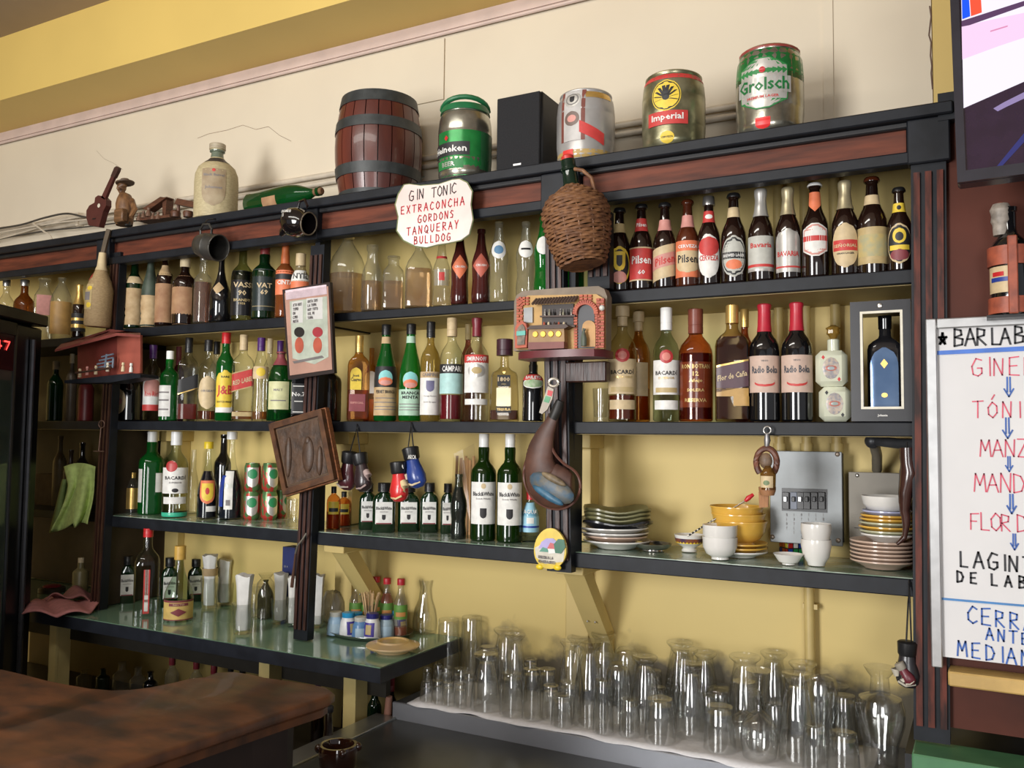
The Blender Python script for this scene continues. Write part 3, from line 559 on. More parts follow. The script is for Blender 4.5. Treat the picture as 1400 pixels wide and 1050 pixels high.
bottle('bright green bottle between the two posts under the wicker demijohn', 785, 310, 28, A_, 'liq', BGREEN, group=gm, name='glass_bottle')
# old bottles, upper left shelf
go = 'old bottles on the upper left shelf'
bottle('green wine bottle with stained cream label at the left end of the upper shelf', 184, 352, 25, A_, 'wine', DKGREEN, cap=(DKGREEN, .93), labels=[(.04, .55, 1, lab_old, dict(sh='torn')), (.62, .72, 1, lab_cream)], group=go)
bottle('dusty grey bottle with torn label beside the green wine bottle', 206, 347, 23, A_, 'burg', DUSTYG, labels=[(.0, .42, .9, lab_old, dict(sh='torn', yaw=-15))], group=go)
bottle('dark bottle with beige neck band and worn brown label on the upper left shelf', 226, 343, 24, A_, 'liq', BEER, cap=(BLK, .93), labels=[(.04, .55, 1, lab_brn), (.66, .80, 1, lab_old)], group=go)
bottle('dark bottle with cream stopper and broad brown paper label', 253, 353, 32, A_, 'liq', BEER, cap=(CREAM, .86), labels=[(.0, .72, .8, lab_brn, dict(yaw=-25))], group=go)
bottle('clear fluted bottle with pinkish contents beneath the tin mug', 278, 350, 24, A_, 'tall', CLEARW, cap=(SILVER, .93), liquid=(G((.6, .35, .25), .6, (.35, .14, .09), .35), .6), group=go)
bottle('black pot-bellied flagon with a torn paper flash', 303, 345, 31, A_, 'bell', BLACKG, labels=[(.38, .56, .6, lab_old, dict(sh='diamond', yaw=-20))], group=go)
bottle('greenish clear bottle with black printed panel reading VASS 90', 332, 338, 30, A_, 'liq', G((.5, .55, .4), .5), labels=[(.06, .66, .95, P((.015, .015, .017), .25), dict(tx=[('VASS', .68, .12, lab_cream), ('90', .50, .12, lab_cream), ('BRANDY', .34, .06, lab_tan), ('1958', .26, .05, lab_tan)]))], group=go)
bottle('dark green bottle with red neck and gold lettering reading VAT 69', 362, 336, 33, A_, 'tall', DKGREEN, cap=(P((.2, .03, .03), .4), .86), labels=[(.1, .66, .9, P((.02, .03, .03), .3), dict(tx=[('VAT', .60, .12, lab_cream), ('69', .44, .12, lab_cream)], pt=[('rect', .1, .11, .9, lab_tan)]))], group=go)
bottle('bottle with wide orange collar and orange printed label above the cartoon frame', 390, 336, 25, A_, 'tall', G((.6, .3, .15), .5, (.5, .16, .05), .5), cap=(P((.5, .13, .04), .4), .74, 'foil'), labels=[(.3, .64, 1, lab_org, dict(tx=[('CINTA', .5, .18, PAPER)], pt=[('rect', .62, .85, 1, lab_blk)]))], capr=1.5, group=go)
bottle('cream topped bottle whose white label ends in NTIL beside the left centre post', 411, 347, 26, A_, 'bottle2', G((.8, .75, .6), .5, (.6, .5, .3), .5), cap=(lab_cream, .80, 'foil'), labels=[(.42, .72, 1, lab_wh, dict(tx=[('NTIL', .68, .3, INK)], pt=[('rect', 0, .4, 1, lab_org)]))], group=go)
# far left, upper shelf (slightly lower board)
A0 = Sh(1.888, 2.0); ga = 'small bottles above the fridge'
bottle('small clear bottle with yellow label half hidden at the picture edge above the fridge', 8, 383, 22, A0, 'liq', CLEARW, cap=(SILVER, .9), labels=[(.1, .5, 1, lab_yel)], group=ga)
bottle('small amber bottle with cream label above the fridge', 33, 383, 26, A0, 'liq', G((.5, .25, .08), .4, (.3, .1, .02), .4), cap=(SILVER, .9), labels=[(.05, .42, 1, lab_cream)], group=ga)
bottle('square clear decanter with small pinkish label above the fridge', 60, 381, 25, A0, 'jar', CLEARW, labels=[(.4, .72, .7, lab_pink)], N=5, group=ga)
bottle('round clear bottle with amber label nearest the left post top', 84, 380, 29, A0, 'jug', CLEARW, labels=[(.08, .6, .8, P((.45, .26, .08), .5))], group=ga)
bottle('little black beer bottle with gold foil neck left of the hanging bottle', 108, 389, 18, A0, 'beer', BEER, cap=(GOLD, .62, 'foil'), labels=[(.12, .45, 1, lab_blk, dict(pt=[('rect', .2, .4, 1, GOLD), ('rect', .6, .75, 1, GOLD)]))], group=ga)

# middle shelf, left bay
gb = 'spirits on the middle left shelf'
WCAP = (WHIT, .87)
bottle('clear rum bottle with purple cap and red and white label at the left end', 209, 472, 23, B_, 'liq', CLEAR, cap=(PURP, .82), labels=[(.13, .57, 1, lab_wh, dict(pt=[('rect', 0, .18, 1, lab_red), ('oval', .45, .95, .8, lab_pink)], tx=[('Ron Rico', .5, .16, lab_red)]))], group=gb)
bottle('green gin bottle with white cap and white side label on the middle left shelf', 232, 480, 25, B_, 'tall', GREEN, cap=(WHIT, .82), labels=[(.06, .5, .6, lab_wh, dict(yaw=-38, pt=[('rect', .2, .25, .8, GREYINK), ('rect', .5, .55, .8, GREYINK), ('rect', .75, .8, .8, GREYINK)]))], N=3, group=gb)
bottle('square clear whisky bottle with slanting black label and dark red remainder', 258, 462, 27, B_, 'square', CLEAR, cap=(BLK, .82), liquid=(P((.12, .015, .01), .1), .2), labels=[(.34, .52, .92, lab_blk, dict(skew=.35, pt=[('rect', .03, .1, 1, GOLD)]))], N=7, group=gb)
bottle('clear bottle with cream oval label and black cap left of the bright green bottle', 285, 465, 26, B_, 'liq', CLEAR, cap=(BLK, .86), labels=[(.14, .55, .95, lab_cream, dict(sh='oval', tx=[('ORGEAT', .55, .07, GREYINK)]))], liquid=(G((.6, .3, .2), .5, (.3, .1, .05), .3), .12), group=gb)
bottle('green whisky bottle with bright yellow label lettered JB in red', 309, 453, 25, B_, 'wine', GREEN, cap=(RED, .86), labels=[(.09, .56, 1, lab_yel, dict(sh='arch', tx=[('J&B', .50, .28, lab_red), ('RARE', .84, .05, INK), ('SCOTCH WHISKY', .25, .05, INK)], pt=[('rect', 0, .12, 1, lab_wh)]))], group=gb)
bottle('square clear whisky bottle with slanting red label and cream cap', 333, 458, 29, B_, 'square', CLEAR, cap=(lab_cream, .82), liquid=(G((.6, .28, .08), .6, (.5, .2, .05), .4), .11), labels=[(.36, .58, .98, lab_red, dict(skew=.3, pt=[('rect', .0, .06, 1, lab_tan), ('rect', .94, 1, 1, lab_tan)], tx=[('RED LABEL', .45, .25, lab_cream)])), (.05, .1, .9, lab_tan)], N=7, group=gb)
bottle('clear spiral ribbed bottle with gold and purple cap and a little amber liquor', 357, 462, 23, B_, 'twist', CLEAR, cap=(PURP, .84), liquid=(G((.7, .4, .15), .6, (.5, .25, .1), .4), .11), labels=[(.5, .65, .8, lab_cream, dict(pt=[('oval', .2, .9, .5, lab_yel)]))], group=gb)
bottle('clear bottle with cream round label and purple cap behind the green flask', 383, 466, 20, B_, 'liq', CLEAR, cap=(PURP, .84), labels=[(.5, .68, .8, lab_wh, dict(sh='oval'))], Y=2.15, group=gb)
bottle('round shouldered green whisky flask with pale label and maroon cap', 384, 481, 36, B_, 'jug', G((.12, .42, .14), .25, (.01, .10, .02), .5), cap=(lab_mar, .80, 'foil'), labels=[(.16, .56, .62, LBL((.62, .62, .34)), dict(yaw=-10, tx=[('MALT', .7, .08, GREYINK)], pt=[('rect', .3, .34, .7, GREYINK)]))], group=gb, liquid=(P((.01, .02, .008), .1), .12))
bottle('black labelled square bottle with white outlines behind the cartoon frame', 409, 484, 21, B_, 'square', BLACKG, labels=[(.1, .55, .9, lab_blk, dict(pt=[('rect', .05, .08, .8, lab_wh), ('rect', .9, .93, .8, lab_wh), ('rect', .4, .43, .6, lab_wh)], tx=[('No.7', .65, .14, lab_wh)]))], N=6, group=gb)
bottle('large black bottle right of the centre left post with no label', 449, 487, 36, B_, 'wine', BLACKG, Y=2.12, group=gb)
bottle('cream stoppered bottle standing behind the spiral ribbed bottle', 369, 463, 18, B_, 'liq', CLEARW, cap=(CREAM, .82), Y=2.19, group=gb)
bottle('red capped bottle behind the green gin bottle', 244, 474, 16, B_, 'liq', P((.08, .01, .015), .15), cap=(lab_mar, .75), Y=2.19, group=gb)
bottle('black capped clear bottle behind the cream oval label bottle', 296, 467, 20, B_, 'liq', CLEARW, cap=(BLK, .84), Y=2.18, group=gb)
bottle('squat black bottle with cream oval label by the left post', 177, 498, 42, B_, 'jug', BLACKG, labels=[(.12, .55, .38, lab_cream, dict(sh='oval', yaw=-35, pt=[('oval', .35, .65, .5, lab_pink)]))], Y=2.08, group=gb)
# middle shelf, centre bay
gc = 'spirits on the middle centre shelf'
bottle('rectangular tequila bottle with yellow and maroon labels and gold cap', 491, 459, 30, B_, 'square', G((.85, .6, .3), .5), cap=(GOLD, .80), liquid=(G((.7, .33, .06), .6, (.55, .22, .04), .35), .36), labels=[(.36, .62, .5, lab_yel, dict(sh='arch', u=-.25, tx=[('José', .62, .14, INK), ('Cuervo', .46, .18, INK)])), (.11, .31, .72, lab_mar, dict(u=-.1, tx=[('ESPECIAL', .5, .12, lab_pink)]))], N=7, dp=.6, group=gc, name='tequila_bottle')
bottle('amber bottle with blank white arched label peeping out behind the tequila', 508, 476, 20, B_, 'square', G((.85, .6, .3), .5), labels=[(.38, .68, .9, lab_wh, dict(sh='arch'))], liquid=(P((.6, .22, .03), .15), .3), Y=2.16, N=6, group=gc)
glob = [('oval', .0, 1, .9, P((.25, .62, .62), .5)), ('oval', .0, .55, .9, lab_org), ('oval', .05, .35, .7, lab_pink)]
bottle('green liqueur bottle with black shoulder label, globe emblem and tan lower label', 528, 444, 31, B_, 'burg', GREEN, cap=(BLK, .89), labels=[(.055, .345, 1, lab_old, dict(tx=[('FERNET BRANCA', .84, .12, INK)], pt=[('rect', .2, .23, .85, GREYINK), ('rect', .3, .33, .8, GREYINK), ('rect', .45, .48, .85, GREYINK), ('rect', .6, .63, .7, GREYINK)])), (.345, .56, 1, lab_blk), (.36, .52, .62, lab_blk, dict(sh='oval', e=.0003, pt=glob)), (.80, .87, 1, lab_old)], group=gc)
bottle('bright green liqueur bottle with mint label lettered BRANCA MENTA and a globe', 562, 443, 31, B_, 'burg', BGREEN, cap=(BLK, .89), labels=[(.055, .32, 1, lab_grn, dict(tx=[('BRANCA', .86, .12, INK), ('MENTA', .70, .12, INK)], pt=[('rect', .2, .23, .85, GREYINK), ('rect', .3, .33, .8, GREYINK), ('rect', .42, .45, .85, GREYINK)])), (.33, .50, .62, lab_grn, dict(sh='oval', e=.0003, pt=glob)), (.80, .87, 1, lab_grn)], group=gc)
bottle('pale amber bottle with white crested label and tall black cap', 589, 440, 27, B_, 'liq', G((.8, .68, .32), .5, (.5, .38, .12), .3), cap=(BLK, .84), labels=[(.06, .43, 1, lab_wh, dict(tx=[('Cocuy Oscuro', .5, .05, GREYINK), ('Licor de agave', .34, .05, GREYINK)], pt=[('shield', .62, .92, .3, P((.15, .14, .25), .5))])), (.43, .49, 1, lab_old, dict(tx=[('CAMPINO', .5, .6, GREYINK)]))], group=gc)
bottle('clear bottle with pale blue label headed CAMPARI and ruby liquor, cream cap', 618, 435, 32, B_, 'liq', CLEAR, cap=(lab_cream, .82), liquid=(P((.13, .006, .012), .12), .25), labels=[(.26, .46, 1, lab_aqua), (.455, .545, 1, lab_blk, dict(tx=[('CAMPARI', .5, .62, PAPER)], e=.0002))], group=gc)
bottle('clear vodka bottle with red capsule, red banner and white crested label', 652, 435, 34, B_, 'liq', CLEAR, cap=(MAROON, .82, 'foil'), labels=[(.27, .56, .9, lab_wh, dict(pt=[('oval', .5, .95, .6, lab_sil), ('oval', .62, .85, .35, lab_tan)])), (.555, .635, .95, lab_red, dict(tx=[('SMIRNOFF', .5, .55, PAPER)])), (.155, .21, .8, lab_wh)], group=gc)
bottle('tan stoppered bottle half hidden behind the vodka bottle', 640, 440, 20, B_, 'liq', G((.5, .3, .3), .5), cap=(lab_tan, .82), Y=2.2, group=gc)
bottle('tapered square tequila bottle with round dark wooden stopper reading 1800', 690, 464, 41, B_, 'trap', G((.9, .85, .7), .5), cap=(P((.06, .02, .03), .4), .80), liquid=(P((.07, .02, .01), .15), .13), labels=[(.42, .555, .48, lab_blk, dict(u=-.05, tx=[('1800', .62, .42, lab_cream), ('AÑEJO', .18, .15, lab_tan)])), (.18, .40, .5, P((.62, .55, .36), .3, .4), dict(u=-.05)), (.10, .175, .5, lab_blk, dict(u=-.05, tx=[('TEQUILA', .5, .5, GOLDINK)])), (.57, .64, .18, GOLD, dict(sh='oval', u=-.05))], capw=.56, N=6, dp=.7, turn=0, group=gc, name='tequila_bottle')
bottle('black cream liqueur bottle with red banner and green oval scene', 729, 488, 29, B_, 'tall', BLACKG, labels=[(.50, .66, .98, lab_wh, dict(sh='oval', pt=[('oval', .1, .9, .9, P((.2, .35, .15), .5, 0, 0, 80, 0, (.5, .55, .4)))])), (.63, .72, 1, lab_red, dict(tx=[("BAILEYS", .5, .55, PAPER)], e=.0003))], group=gc)
# middle shelf, right bay
gd = 'spirits on the middle right shelf'
bat = P((.45, .03, .03), .4)
rum = lambda l1, l2: [(.23, .53, .92, l1, dict(tx=[('BACARDÍ', .64, .15, INK), (l2, .48, .07, GOLDINK)], pt=[('rect', .06, .2, .7, lab_tan)])), (.50, .62, .45, bat, dict(sh='oval', e=.0003, pt=[('oval', .2, .8, .6, P((.65, .2, .16), .4))])), (.10, .18, .75, l1)]
bottle('gold rum bottle with cream cap, red emblem and BACARDÍ label, amber below', 851, 418, 39, B_, 'liq', G((.94, .91, .78), .5), cap=(lab_cream, .82, 'cork'), liquid=(P((.10, .015, .006), .12), .22), labels=rum(lab_cream, 'CARTA ORO'), group=gd, name='rum_bottle')
bottle('second amber rum bottle mostly hidden behind the gold rum', 873, 426, 32, B_, 'liq', G((.8, .55, .25), .5), cap=(lab_cream, .82, 'cork'), liquid=(P((.35, .08, .01), .12), .3), labels=[(.23, .53, .92, lab_cream, dict(yaw=-20, tx=[('DÍ', .64, .15, INK)]))], Y=2.13, group=gd, name='rum_bottle')
bottle('greenish clear rum bottle with tall white cap and white BACARDÍ label', 911, 421, 36, B_, 'liq', G((.84, .94, .86), .45), cap=(WHIT, .80), labels=rum(lab_wh, 'SUPERIOR'), group=gd, name='rum_bottle')
bottle('amber rum bottle with red-brown capsule and gold writing', 951, 423, 46, B_, 'liq', G((.7, .35, .18), .5), cap=(P((.20, .05, .03), .35), .78), liquid=(G((.45, .10, .02), .4, (.22, .035, .008), .7), .6), labels=[(.12, .52, .8, P((.16, .03, .01), .2), dict(tx=[('RON BOTRAN', .90, .10, GOLDINK), ('12', .74, .10, GOLDINK), ('Añejo', .58, .10, GOLDINK), ('SOLERA', .38, .07, GOLDINK), ('RESERVA', .16, .08, GOLDINK)]))], group=gd, name='rum_bottle')
bottle('flat sided dark rum bottle with purple label and sweeping gold band', 1001, 417, 46, B_, 'square', G((.75, .65, .45), .5), cap=(GOLD, .84, 'foil'), liquid=(P((.045, .012, .012), .1), .72), labels=[(.27, .50, .92, P((.09, .045, .06), .4), dict(skew=.2, pt=[('rect', .93, 1, 1, GOLD)], tx=[('Flor de Caña', .5, .22, lab_cream)])), (.21, .28, .92, P((.5, .30, .09), .4)), (.13, .21, .45, P((.5, .30, .09), .4), dict(u=.5))], N=6, dp=.6, group=gd, name='rum_bottle')
bottle('gold necked bottle hidden behind the flat sided dark rum', 1018, 423, 26, B_, 'liq', G((.7, .3, .1), .5, (.3, .08, .02), .5), cap=(GOLD, .84), Y=2.15, group=gd)
wl = [(.24, .55, 1, P((.60, .44, .36), .6, 0, .06, 60), dict(tx=[('Radio Boka', .62, .20, P((.07, .08, .10), .5)), ('VINO', .86, .05, GREYINK)], pt=[('oval', .16, .36, .5, lab_red), ('oval', .22, .38, .48, P((.60, .44, .36), .6, 0, .06, 60))]))]
for cx, tp, lb in ((1045, 416, 'red capsuled wine bottle with pink-beige label, next to the dark rum'), (1089, 414, 'red capsuled wine bottle with pink-beige label, next to the playing card flask')):
    bottle(lb, cx, tp, 41, B_, 'wine', BLACKG, cap=(P((.48, .02, .04), .35), .76, 'foil'), labels=wl, group=gd, name='wine_bottle')
# lower shelf, left bay
ge = 'bottles on the lower left shelf'
bottle('gold capped brown bottle behind the small round flask by the left post', 192, 603, 24, C_, 'wine', G((.45, .35, .2), .4, (.1, .05, .02), .4), cap=(P((.6, .48, .28), .4), .88), base=700, group=ge)
bottle('tiny round flask with gold label on the lower left shelf', 181, 646, 22, C_, 'jug', CLEARW, cap=(GOLD, .86), labels=[(.1, .62, .8, GOLD)], base=702, group=ge)
bottle('large green gin bottle with white cap and narrow white side labels', 207, 590, 33, C_, 'tall', GREEN, cap=(WHIT, .86), labels=[(.15, .55, .16, lab_wh, dict(yaw=-50)), (.27, .50, .30, lab_wh, dict(yaw=42))], base=705, N=3, group=ge)
bottle('clear rum bottle with BACARDÍ label and red round emblem on the lower left shelf', 240, 590, 33, C_, 'liq', G((.86, .92, .88), .4), cap=(WHIT, .84), labels=[(.28, .58, .95, lab_wh, dict(tx=[('BACARDÍ', .62, .17, INK), ('SUPERIOR', .42, .07, GREYINK)], pt=[('oval', .04, .2, .2, INK)])), (.53, .66, .42, bat, dict(sh='oval', u=-.35, e=.0003)), (.16, .24, .75, lab_wh), (0.01, .06, 1, P((.05, .45, .28), .3))], base=709, group=ge, name='rum_bottle')
bottle('slender empty clear vial between the rum and the yellow capped bottle', 264, 615, 14, C_, 'slim', CLEARW, base=703, group=ge)
bottle('dark bottle with yellow screw cap, clear neck and yellow crest label', 284, 604, 27, C_, 'bell', CLEAR, cap=(YEL, .91), capw=.46, liquid=(P((.008, .008, .014), .1), .62), labels=[(.20, .50, .7, lab_org, dict(sh='shield', pt=[('shield', .12, .88, .75, lab_yel), ('oval', .4, .7, .25, lab_red)])), (.10, .17, .4, lab_wh, dict(yaw=25))], base=711, group=ge)
bottle('clear bottle of dark liquor with white cap and tall white strip label', 316, 590, 31, C_, 'bell', CLEAR, cap=(WHIT, .91), capw=.46, liquid=(P((.01, .012, .02), .1), .56), labels=[(.12, .55, .28, lab_wh, dict(yaw=-12, pt=[('rect', .1, .25, .5, GREYINK)])), (.15, .5, .2, BLUE, dict(yaw=-55))], base=712, group=ge)
bottle('black necked bottle standing behind the white capped dark liquor', 306, 594, 27, C_, 'wine', BLACKG, base=704, group=ge)
bottle('small reddish bottle with brown cap behind the stacked cans', 342, 619, 20, C_, 'sauce', P((.16, .03, .02), .2), cap=(P((.08, .02, .015), .4), .86), base=704, group=ge)
for i, (cx, yb, lab) in enumerate(((344, 712, 'lower soda can of the stack beside the white capped bottle'), (368, 712, 'lower soda can in the middle stack'), (384, 709, 'lower soda can of the stack nearest the tilted wooden picture'))):
    loc, H, R = spot(cx, 678, 21, C_, yb); H = .093; R = .0265
    for k in (0, 1):
        if i == 2 and k: continue
        t = thing('soda_can', lab if not k else lab.replace('lower', 'upper'), 'can', loc+Vector((0, 0, k*.0935)), face_angle(loc)+.5*i, 'stacked red and green soda cans')
        obj('body', MB().lathe([(0, R*.78), (.004, R*.84), (.010, R), (H-.012, R), (H-.003, R*.86), (H, R*.86), (H-.001, R*.8)], 20), P((.50, .05, .04), .3, .3, 0, 55, 0, (.10, .22, .08), (1, 1, .7), 0, .5, (.45, .52), 2), t)
        s2 = Shape('keg', H, R); s2.p = [(0, 1), (1, 1)]
        obj('label', patch(s2, .15, .85, R*.8, 'shield', .0005), lab_sil, t); obj('print', patch(s2, .45, .8, R*.6, 'oval', .001), P((.03, .25, .10), .4), t)
        obj('tab', MB().box(-.006, .006, -.010, .010, H, H+.0015), SILVER, t)
# lower shelf, centre bay
gf = 'bottles on the lower centre shelf'
for cx, tp, yb, lb in ((456, 665, 724, 'little orange liquor bottle behind the corner of the wooden picture'), (470, 672, 720, 'little orange liquor bottle under the dark boxing gloves')):
    bottle(lb, cx, tp, 19, C_, 'pint', G((.8, .5, .25), .5), cap=(BLK, .84), liquid=(P((.35, .06, .01), .2), .4), labels=[(.35, .65, .6, lab_yel, dict(pt=[('rect', .2, .5, .8, lab_blk)]))], base=yb, group=gf)
pl = [(.18, .62, .74, lab_wh, dict(tx=[('Black&White', .72, .15, INK), ('SCOTCH', .55, .06, GREYINK)], pt=[('shield', .18, .42, .22, INK), ('rect', 0, .05, .9, lab_mar)]))]
pints = [(503, 661, 725, 27, 'leftmost of the green pint flasks with black caps'), (525, 660, 729, 34, 'second green pint flask, overlapping the first'), (559, 661, 728, 33, 'green pint flask directly under the red and blue gloves'), (587, 660, 729, 28, 'green pint flask between the gloves and the cola bottle'), (612, 661, 730, 22, 'green pint flask half hidden by the cola bottle')]
for cx, tp, yb, w_, lb in pints:
    bottle(lb, cx, tp, w_-3, C_, 'pint', DKGREEN, cap=(BLK, .82), labels=pl, base=yb, N=4, dp=.62, group='green pint flasks with white labels', name='whisky_flask', capw=.58)
for cx, tp, yb, lb in ((537, 661, 718, 'rear green pint flask behind the second one'), (572, 662, 717, 'rear green pint flask behind the blue glove'), (600, 662, 718, 'rear green pint flask behind the fourth one')):
    bottle(lb, cx, tp, 26, C_, 'pint', DKGREEN, cap=(BLK, .82), labels=pl, base=yb, N=4, dp=.62, group='green pint flasks with white labels', name='whisky_flask', capw=.58)
bottle('contoured dark cola bottle with no cap', 627, 648, 23, C_, 'cola', G((.5, .6, .5), .4, (.1, .12, .1), .2), liquid=(P((.012, .008, .008), .1), .80), base=738, group=gf, name='cola_bottle')
for cx, yb, lb in ((661, 741, 'tall green whisky bottle with white label, next to the cola bottle'), (697, 743, 'tall green whisky bottle with white label, next to the leather wineskin')):
    bottle(lb, cx, 593, 35, C_, 'tall', G((.07, .22, .04), .3, (.012, .045, .005), .85), cap=(WHIT, .85), labels=[(.16, .55, .85, lab_wh, dict(tx=[('Black&White', .72, .10, INK), ('Scotch Whisky', .60, .05, GREYINK)], pt=[('shield', .14, .38, .22, INK), ('oval', .84, .97, .16, lab_cream)]))], base=yb, group=gf, name='whisky_bottle')
bottle('blue and white labelled water bottle with red cap tucked behind the post', 725, 672, 24, C_, 'sauce', G((.8, .9, .95), .5), cap=(RED, .84), labels=[(.2, .78, 1, P((.30, .55, .68), .4), dict(tx=[('AGUA', .7, .14, PAPER)], pt=[('rect', .15, .22, 1, BLUE), ('rect', .3, .5, .3, lab_wh)]))], base=742, group=gf)
# counter, left side
gk = 'bottles on the green counter'
for cx, tp, yb, lb in ((150, 768, 827, 'green pint flask just right of the left post foot'), (174, 760, 827, 'green pint flask left of the red capped clear bottle'), (232, 762, 832, 'green flask behind the gold capped bottle'), (268, 764, 824, 'green flask in front of the yellow wall, nearest the napkin glasses')):
    bottle(lb, cx, tp, 22, K_, 'pint', DKGREEN, cap=(BLK, .82), labels=pl, base=yb, N=4, dp=.62, group='green pint flasks on the counter', name='whisky_flask', capw=.58)
bottle('tall clear liquor bottle with red cap and red edge label on the green counter', 201, 722, 33, K_, 'liq', CLEAR, cap=(RED, .90), labels=[(.04, .54, .24, lab_red, dict(yaw=-55, pt=[('rect', .06, .26, .6, lab_wh), ('rect', .32, .42, .6, lab_wh)])), (.06, .54, .12, lab_grey, dict(yaw=-32))], base=846, N=4, capw=.40, group=gk)
bottle('clear bottle with gold neck and yellow label picturing brown leaves', 245, 746, 38, K_, 'bell', G((.75, .85, .75), .45), cap=(P((.62, .38, .08), .4), .82), labels=[(.04, .30, 1, P((.72, .50, .16), .5), dict(pt=[('rect', .9, 1, 1, lab_mar), ('rect', 0, .05, 1, lab_mar), ('diamond', .2, .6, .42, lab_mar), ('rect', .72, .86, .5, lab_mar)], tx=[('Guaro Viejo', .79, .1, lab_cream)]))], base=855, capw=.40, group=gk)

# ------------------------------------------------------------------ things standing on the cornice
def loc_px(x, y, Y): return atY(x, y, Y)
def rel(pts, Y, o): return [((atY(x, y, Y)-o).x, (atY(x, y, Y)-o).z) for x, y in pts]
def flat(name, pts, Y, th, m, parent, o, smooth=False, **k):
    q = rel(pts, Y, o); return obj(name, MB().plate(q, Y-o.y, Y-o.y+th), m, parent, smooth, **k)
def aim(o, d, roll=0): o.rotation_mode = 'XYZ'; o.rotation_euler = (Vector(d).to_track_quat('Z', 'Y').to_matrix() @ Matrix.Rotation(roll, 3, 'Z')).to_euler()
def solo(name, label, cat, mb, m, o, group=None, **k):
    q = obj(name, mb, m, loc=o, **k); q['label'] = label; q['category'] = cat
    if group: q['group'] = group
    return q
TINP = P((.42, .40, .34), .32, .7, 0, 35, .05, (.26, .25, .22), None, 0, .5, (.4, .65))
# barrel: staves and hoops, each a piece
o, H, R = spot(519, 119, 122, T_); R *= .98
br = thing('barrel', 'old red-brown wooden barrel with black iron hoops standing on the cornice', 'barrel', o, 0)
STV = P((.125, .028, .018), .32, 0, 0, 14, .5, (.06, .016, .012), (1, 1, .25), .2, .5, (.35, .7), 6)
def br_r(t): return R*(.80+.20*sin(pi*(.10+.80*t))**1.2)
for k in range(20):
    a0, a1 = 2*pi*k/20+.012, 2*pi*(k+1)/20-.012; v = []; fs = []
    for j in range(9):
        t = j/8; r = br_r(t)
        for a, rr in ((a0, r*.92), (a0, r), ((a0+a1)/2, r*1.006), (a1, r), (a1, r*.92)): v.append((rr*sin(a), -rr*cos(a), t*H))
    for j in range(8):
        for i in range(5): i2 = (i+1) % 5; fs.append((j*5+i, j*5+i2, (j+1)*5+i2, (j+1)*5+i))
    fs += [(4, 3, 2, 1, 0), (40, 41, 42, 43, 44)]; obj('stave', MB().add(v, fs), STV, br, ang=30)
for a, b in ((.0, .06), (.20, .30), (.64, .74), (.89, 1.0)):
    obj('hoop', MB().lathe([(a*H, br_r(a)*.99), (a*H, br_r(a)+.003), (b*H, br_r(b)+.003), (b*H, br_r(b)*.99)], 40, close=False), P((.03, .034, .034), .5, 0, .3, 30, .3), br)
obj('added_liner', MB().lathe([(.01*H, br_r(0)*.9), (.5*H, br_r(.5)*.93), (.99*H, br_r(1)*.9)], 30, close=False), BLK, br)  # black liner added inside to stop light leaking between the staves
obj('head', MB().lathe([(.03*H, 0), (.03*H, br_r(0)*.93)], 30, close=False), STV, br)
ANY = {}
MTL = P((.48, .47, .40), .22, .85, 0, 22, .25, (.30, .28, .22), None, 0, .5, (.4, .62), 6)
kg = dict(kind='keg', name='beer_keg', cat='keg', group='party kegs on the cornice', seg=36)
bottle('green and silver party keg with green plastic top next to the barrel', 636, 143, 74, T_, glass=MTL, labels=[(.06, .66, .75, P((.02, .22, .05), .25, .3), dict(yaw=-12)), (.32, .50, .62, lab_blk, dict(yaw=-38, e=.0006, tx=[('Heineken', .5, .5, lab_wh)])), (.15, .27, .45, INKG, dict(yaw=-38, e=.0006, tx=[('BEER', .5, .5, lab_sil)])), (.52, .60, .08, RED, dict(sh='diamond', yaw=-42, e=.001)), (.03, .66, .35, P((.03, .13, .05), .3), dict(yaw=62))], **kg)
K1 = bpy.data.objects['beer_keg']
g = bpy.data.objects['beer_keg']; Hk = max(v[2] for v in [c for c in g.children][0].bound_box); Rk = .5*(g.children[0].dimensions.x)
GP = P((.012, .14, .05), .4)
obj('top_ring', MB().lathe([(Hk*.955, Rk*.86), (Hk*.96, Rk*.93), (Hk*1.02, Rk*.90), (Hk*1.05, Rk*.86), (Hk*1.05, Rk*.8), (Hk*1.0, Rk*.78)], 32, close=False), GP, g)
obj('carry_handle', MB().tube([(Rk*.86*cos(t), -Rk*.55*sin(t)-.0, Hk*(1.03+.13*sin(t))) for t in [pi*i/12 for i in range(13)]], .007, 8), GP, g)
bottle('whitish party keg with brown medal stripe and a peeling red sticker', 801, 119, 80, T_, glass=P((.50, .49, .48), .3, .4, 0, 12, .1, (.38, .37, .36)), labels=[(.28, .97, .34, P((.20, .06, .045), .4), dict(yaw=-28)), (.28, .97, .24, P((.50, .48, .46), .35), dict(yaw=-28, e=.0004)), (.74, .95, .27, lab_sil, dict(sh='oval', yaw=-28, e=.001, pt=[('oval', .12, .88, .8, P((.2, .19, .18), .5)), ('oval', .2, .8, .65, lab_sil), ('shield', .3, .7, .3, INK)])), (.48, .68, .24, P((.16, .11, .09), .4), dict(sh='oval', yaw=-28, e=.001, pt=[('oval', .25, .75, .6, lab_pink)])), (.30, .46, .32, lab_red, dict(yaw=12, e=.001, skew=-.5)), (.86, .95, .4, GOLD, dict(yaw=30)), (.06, .16, 1, P((.45, .30, .10), .5)), (.09, .17, .16, P((.8, .05, .04), .4), dict(yaw=-38, e=.001))], **kg)
eagle = [('oval', .04, .96, .94, lab_blk), ('oval', .07, .93, .88, lab_yel)]
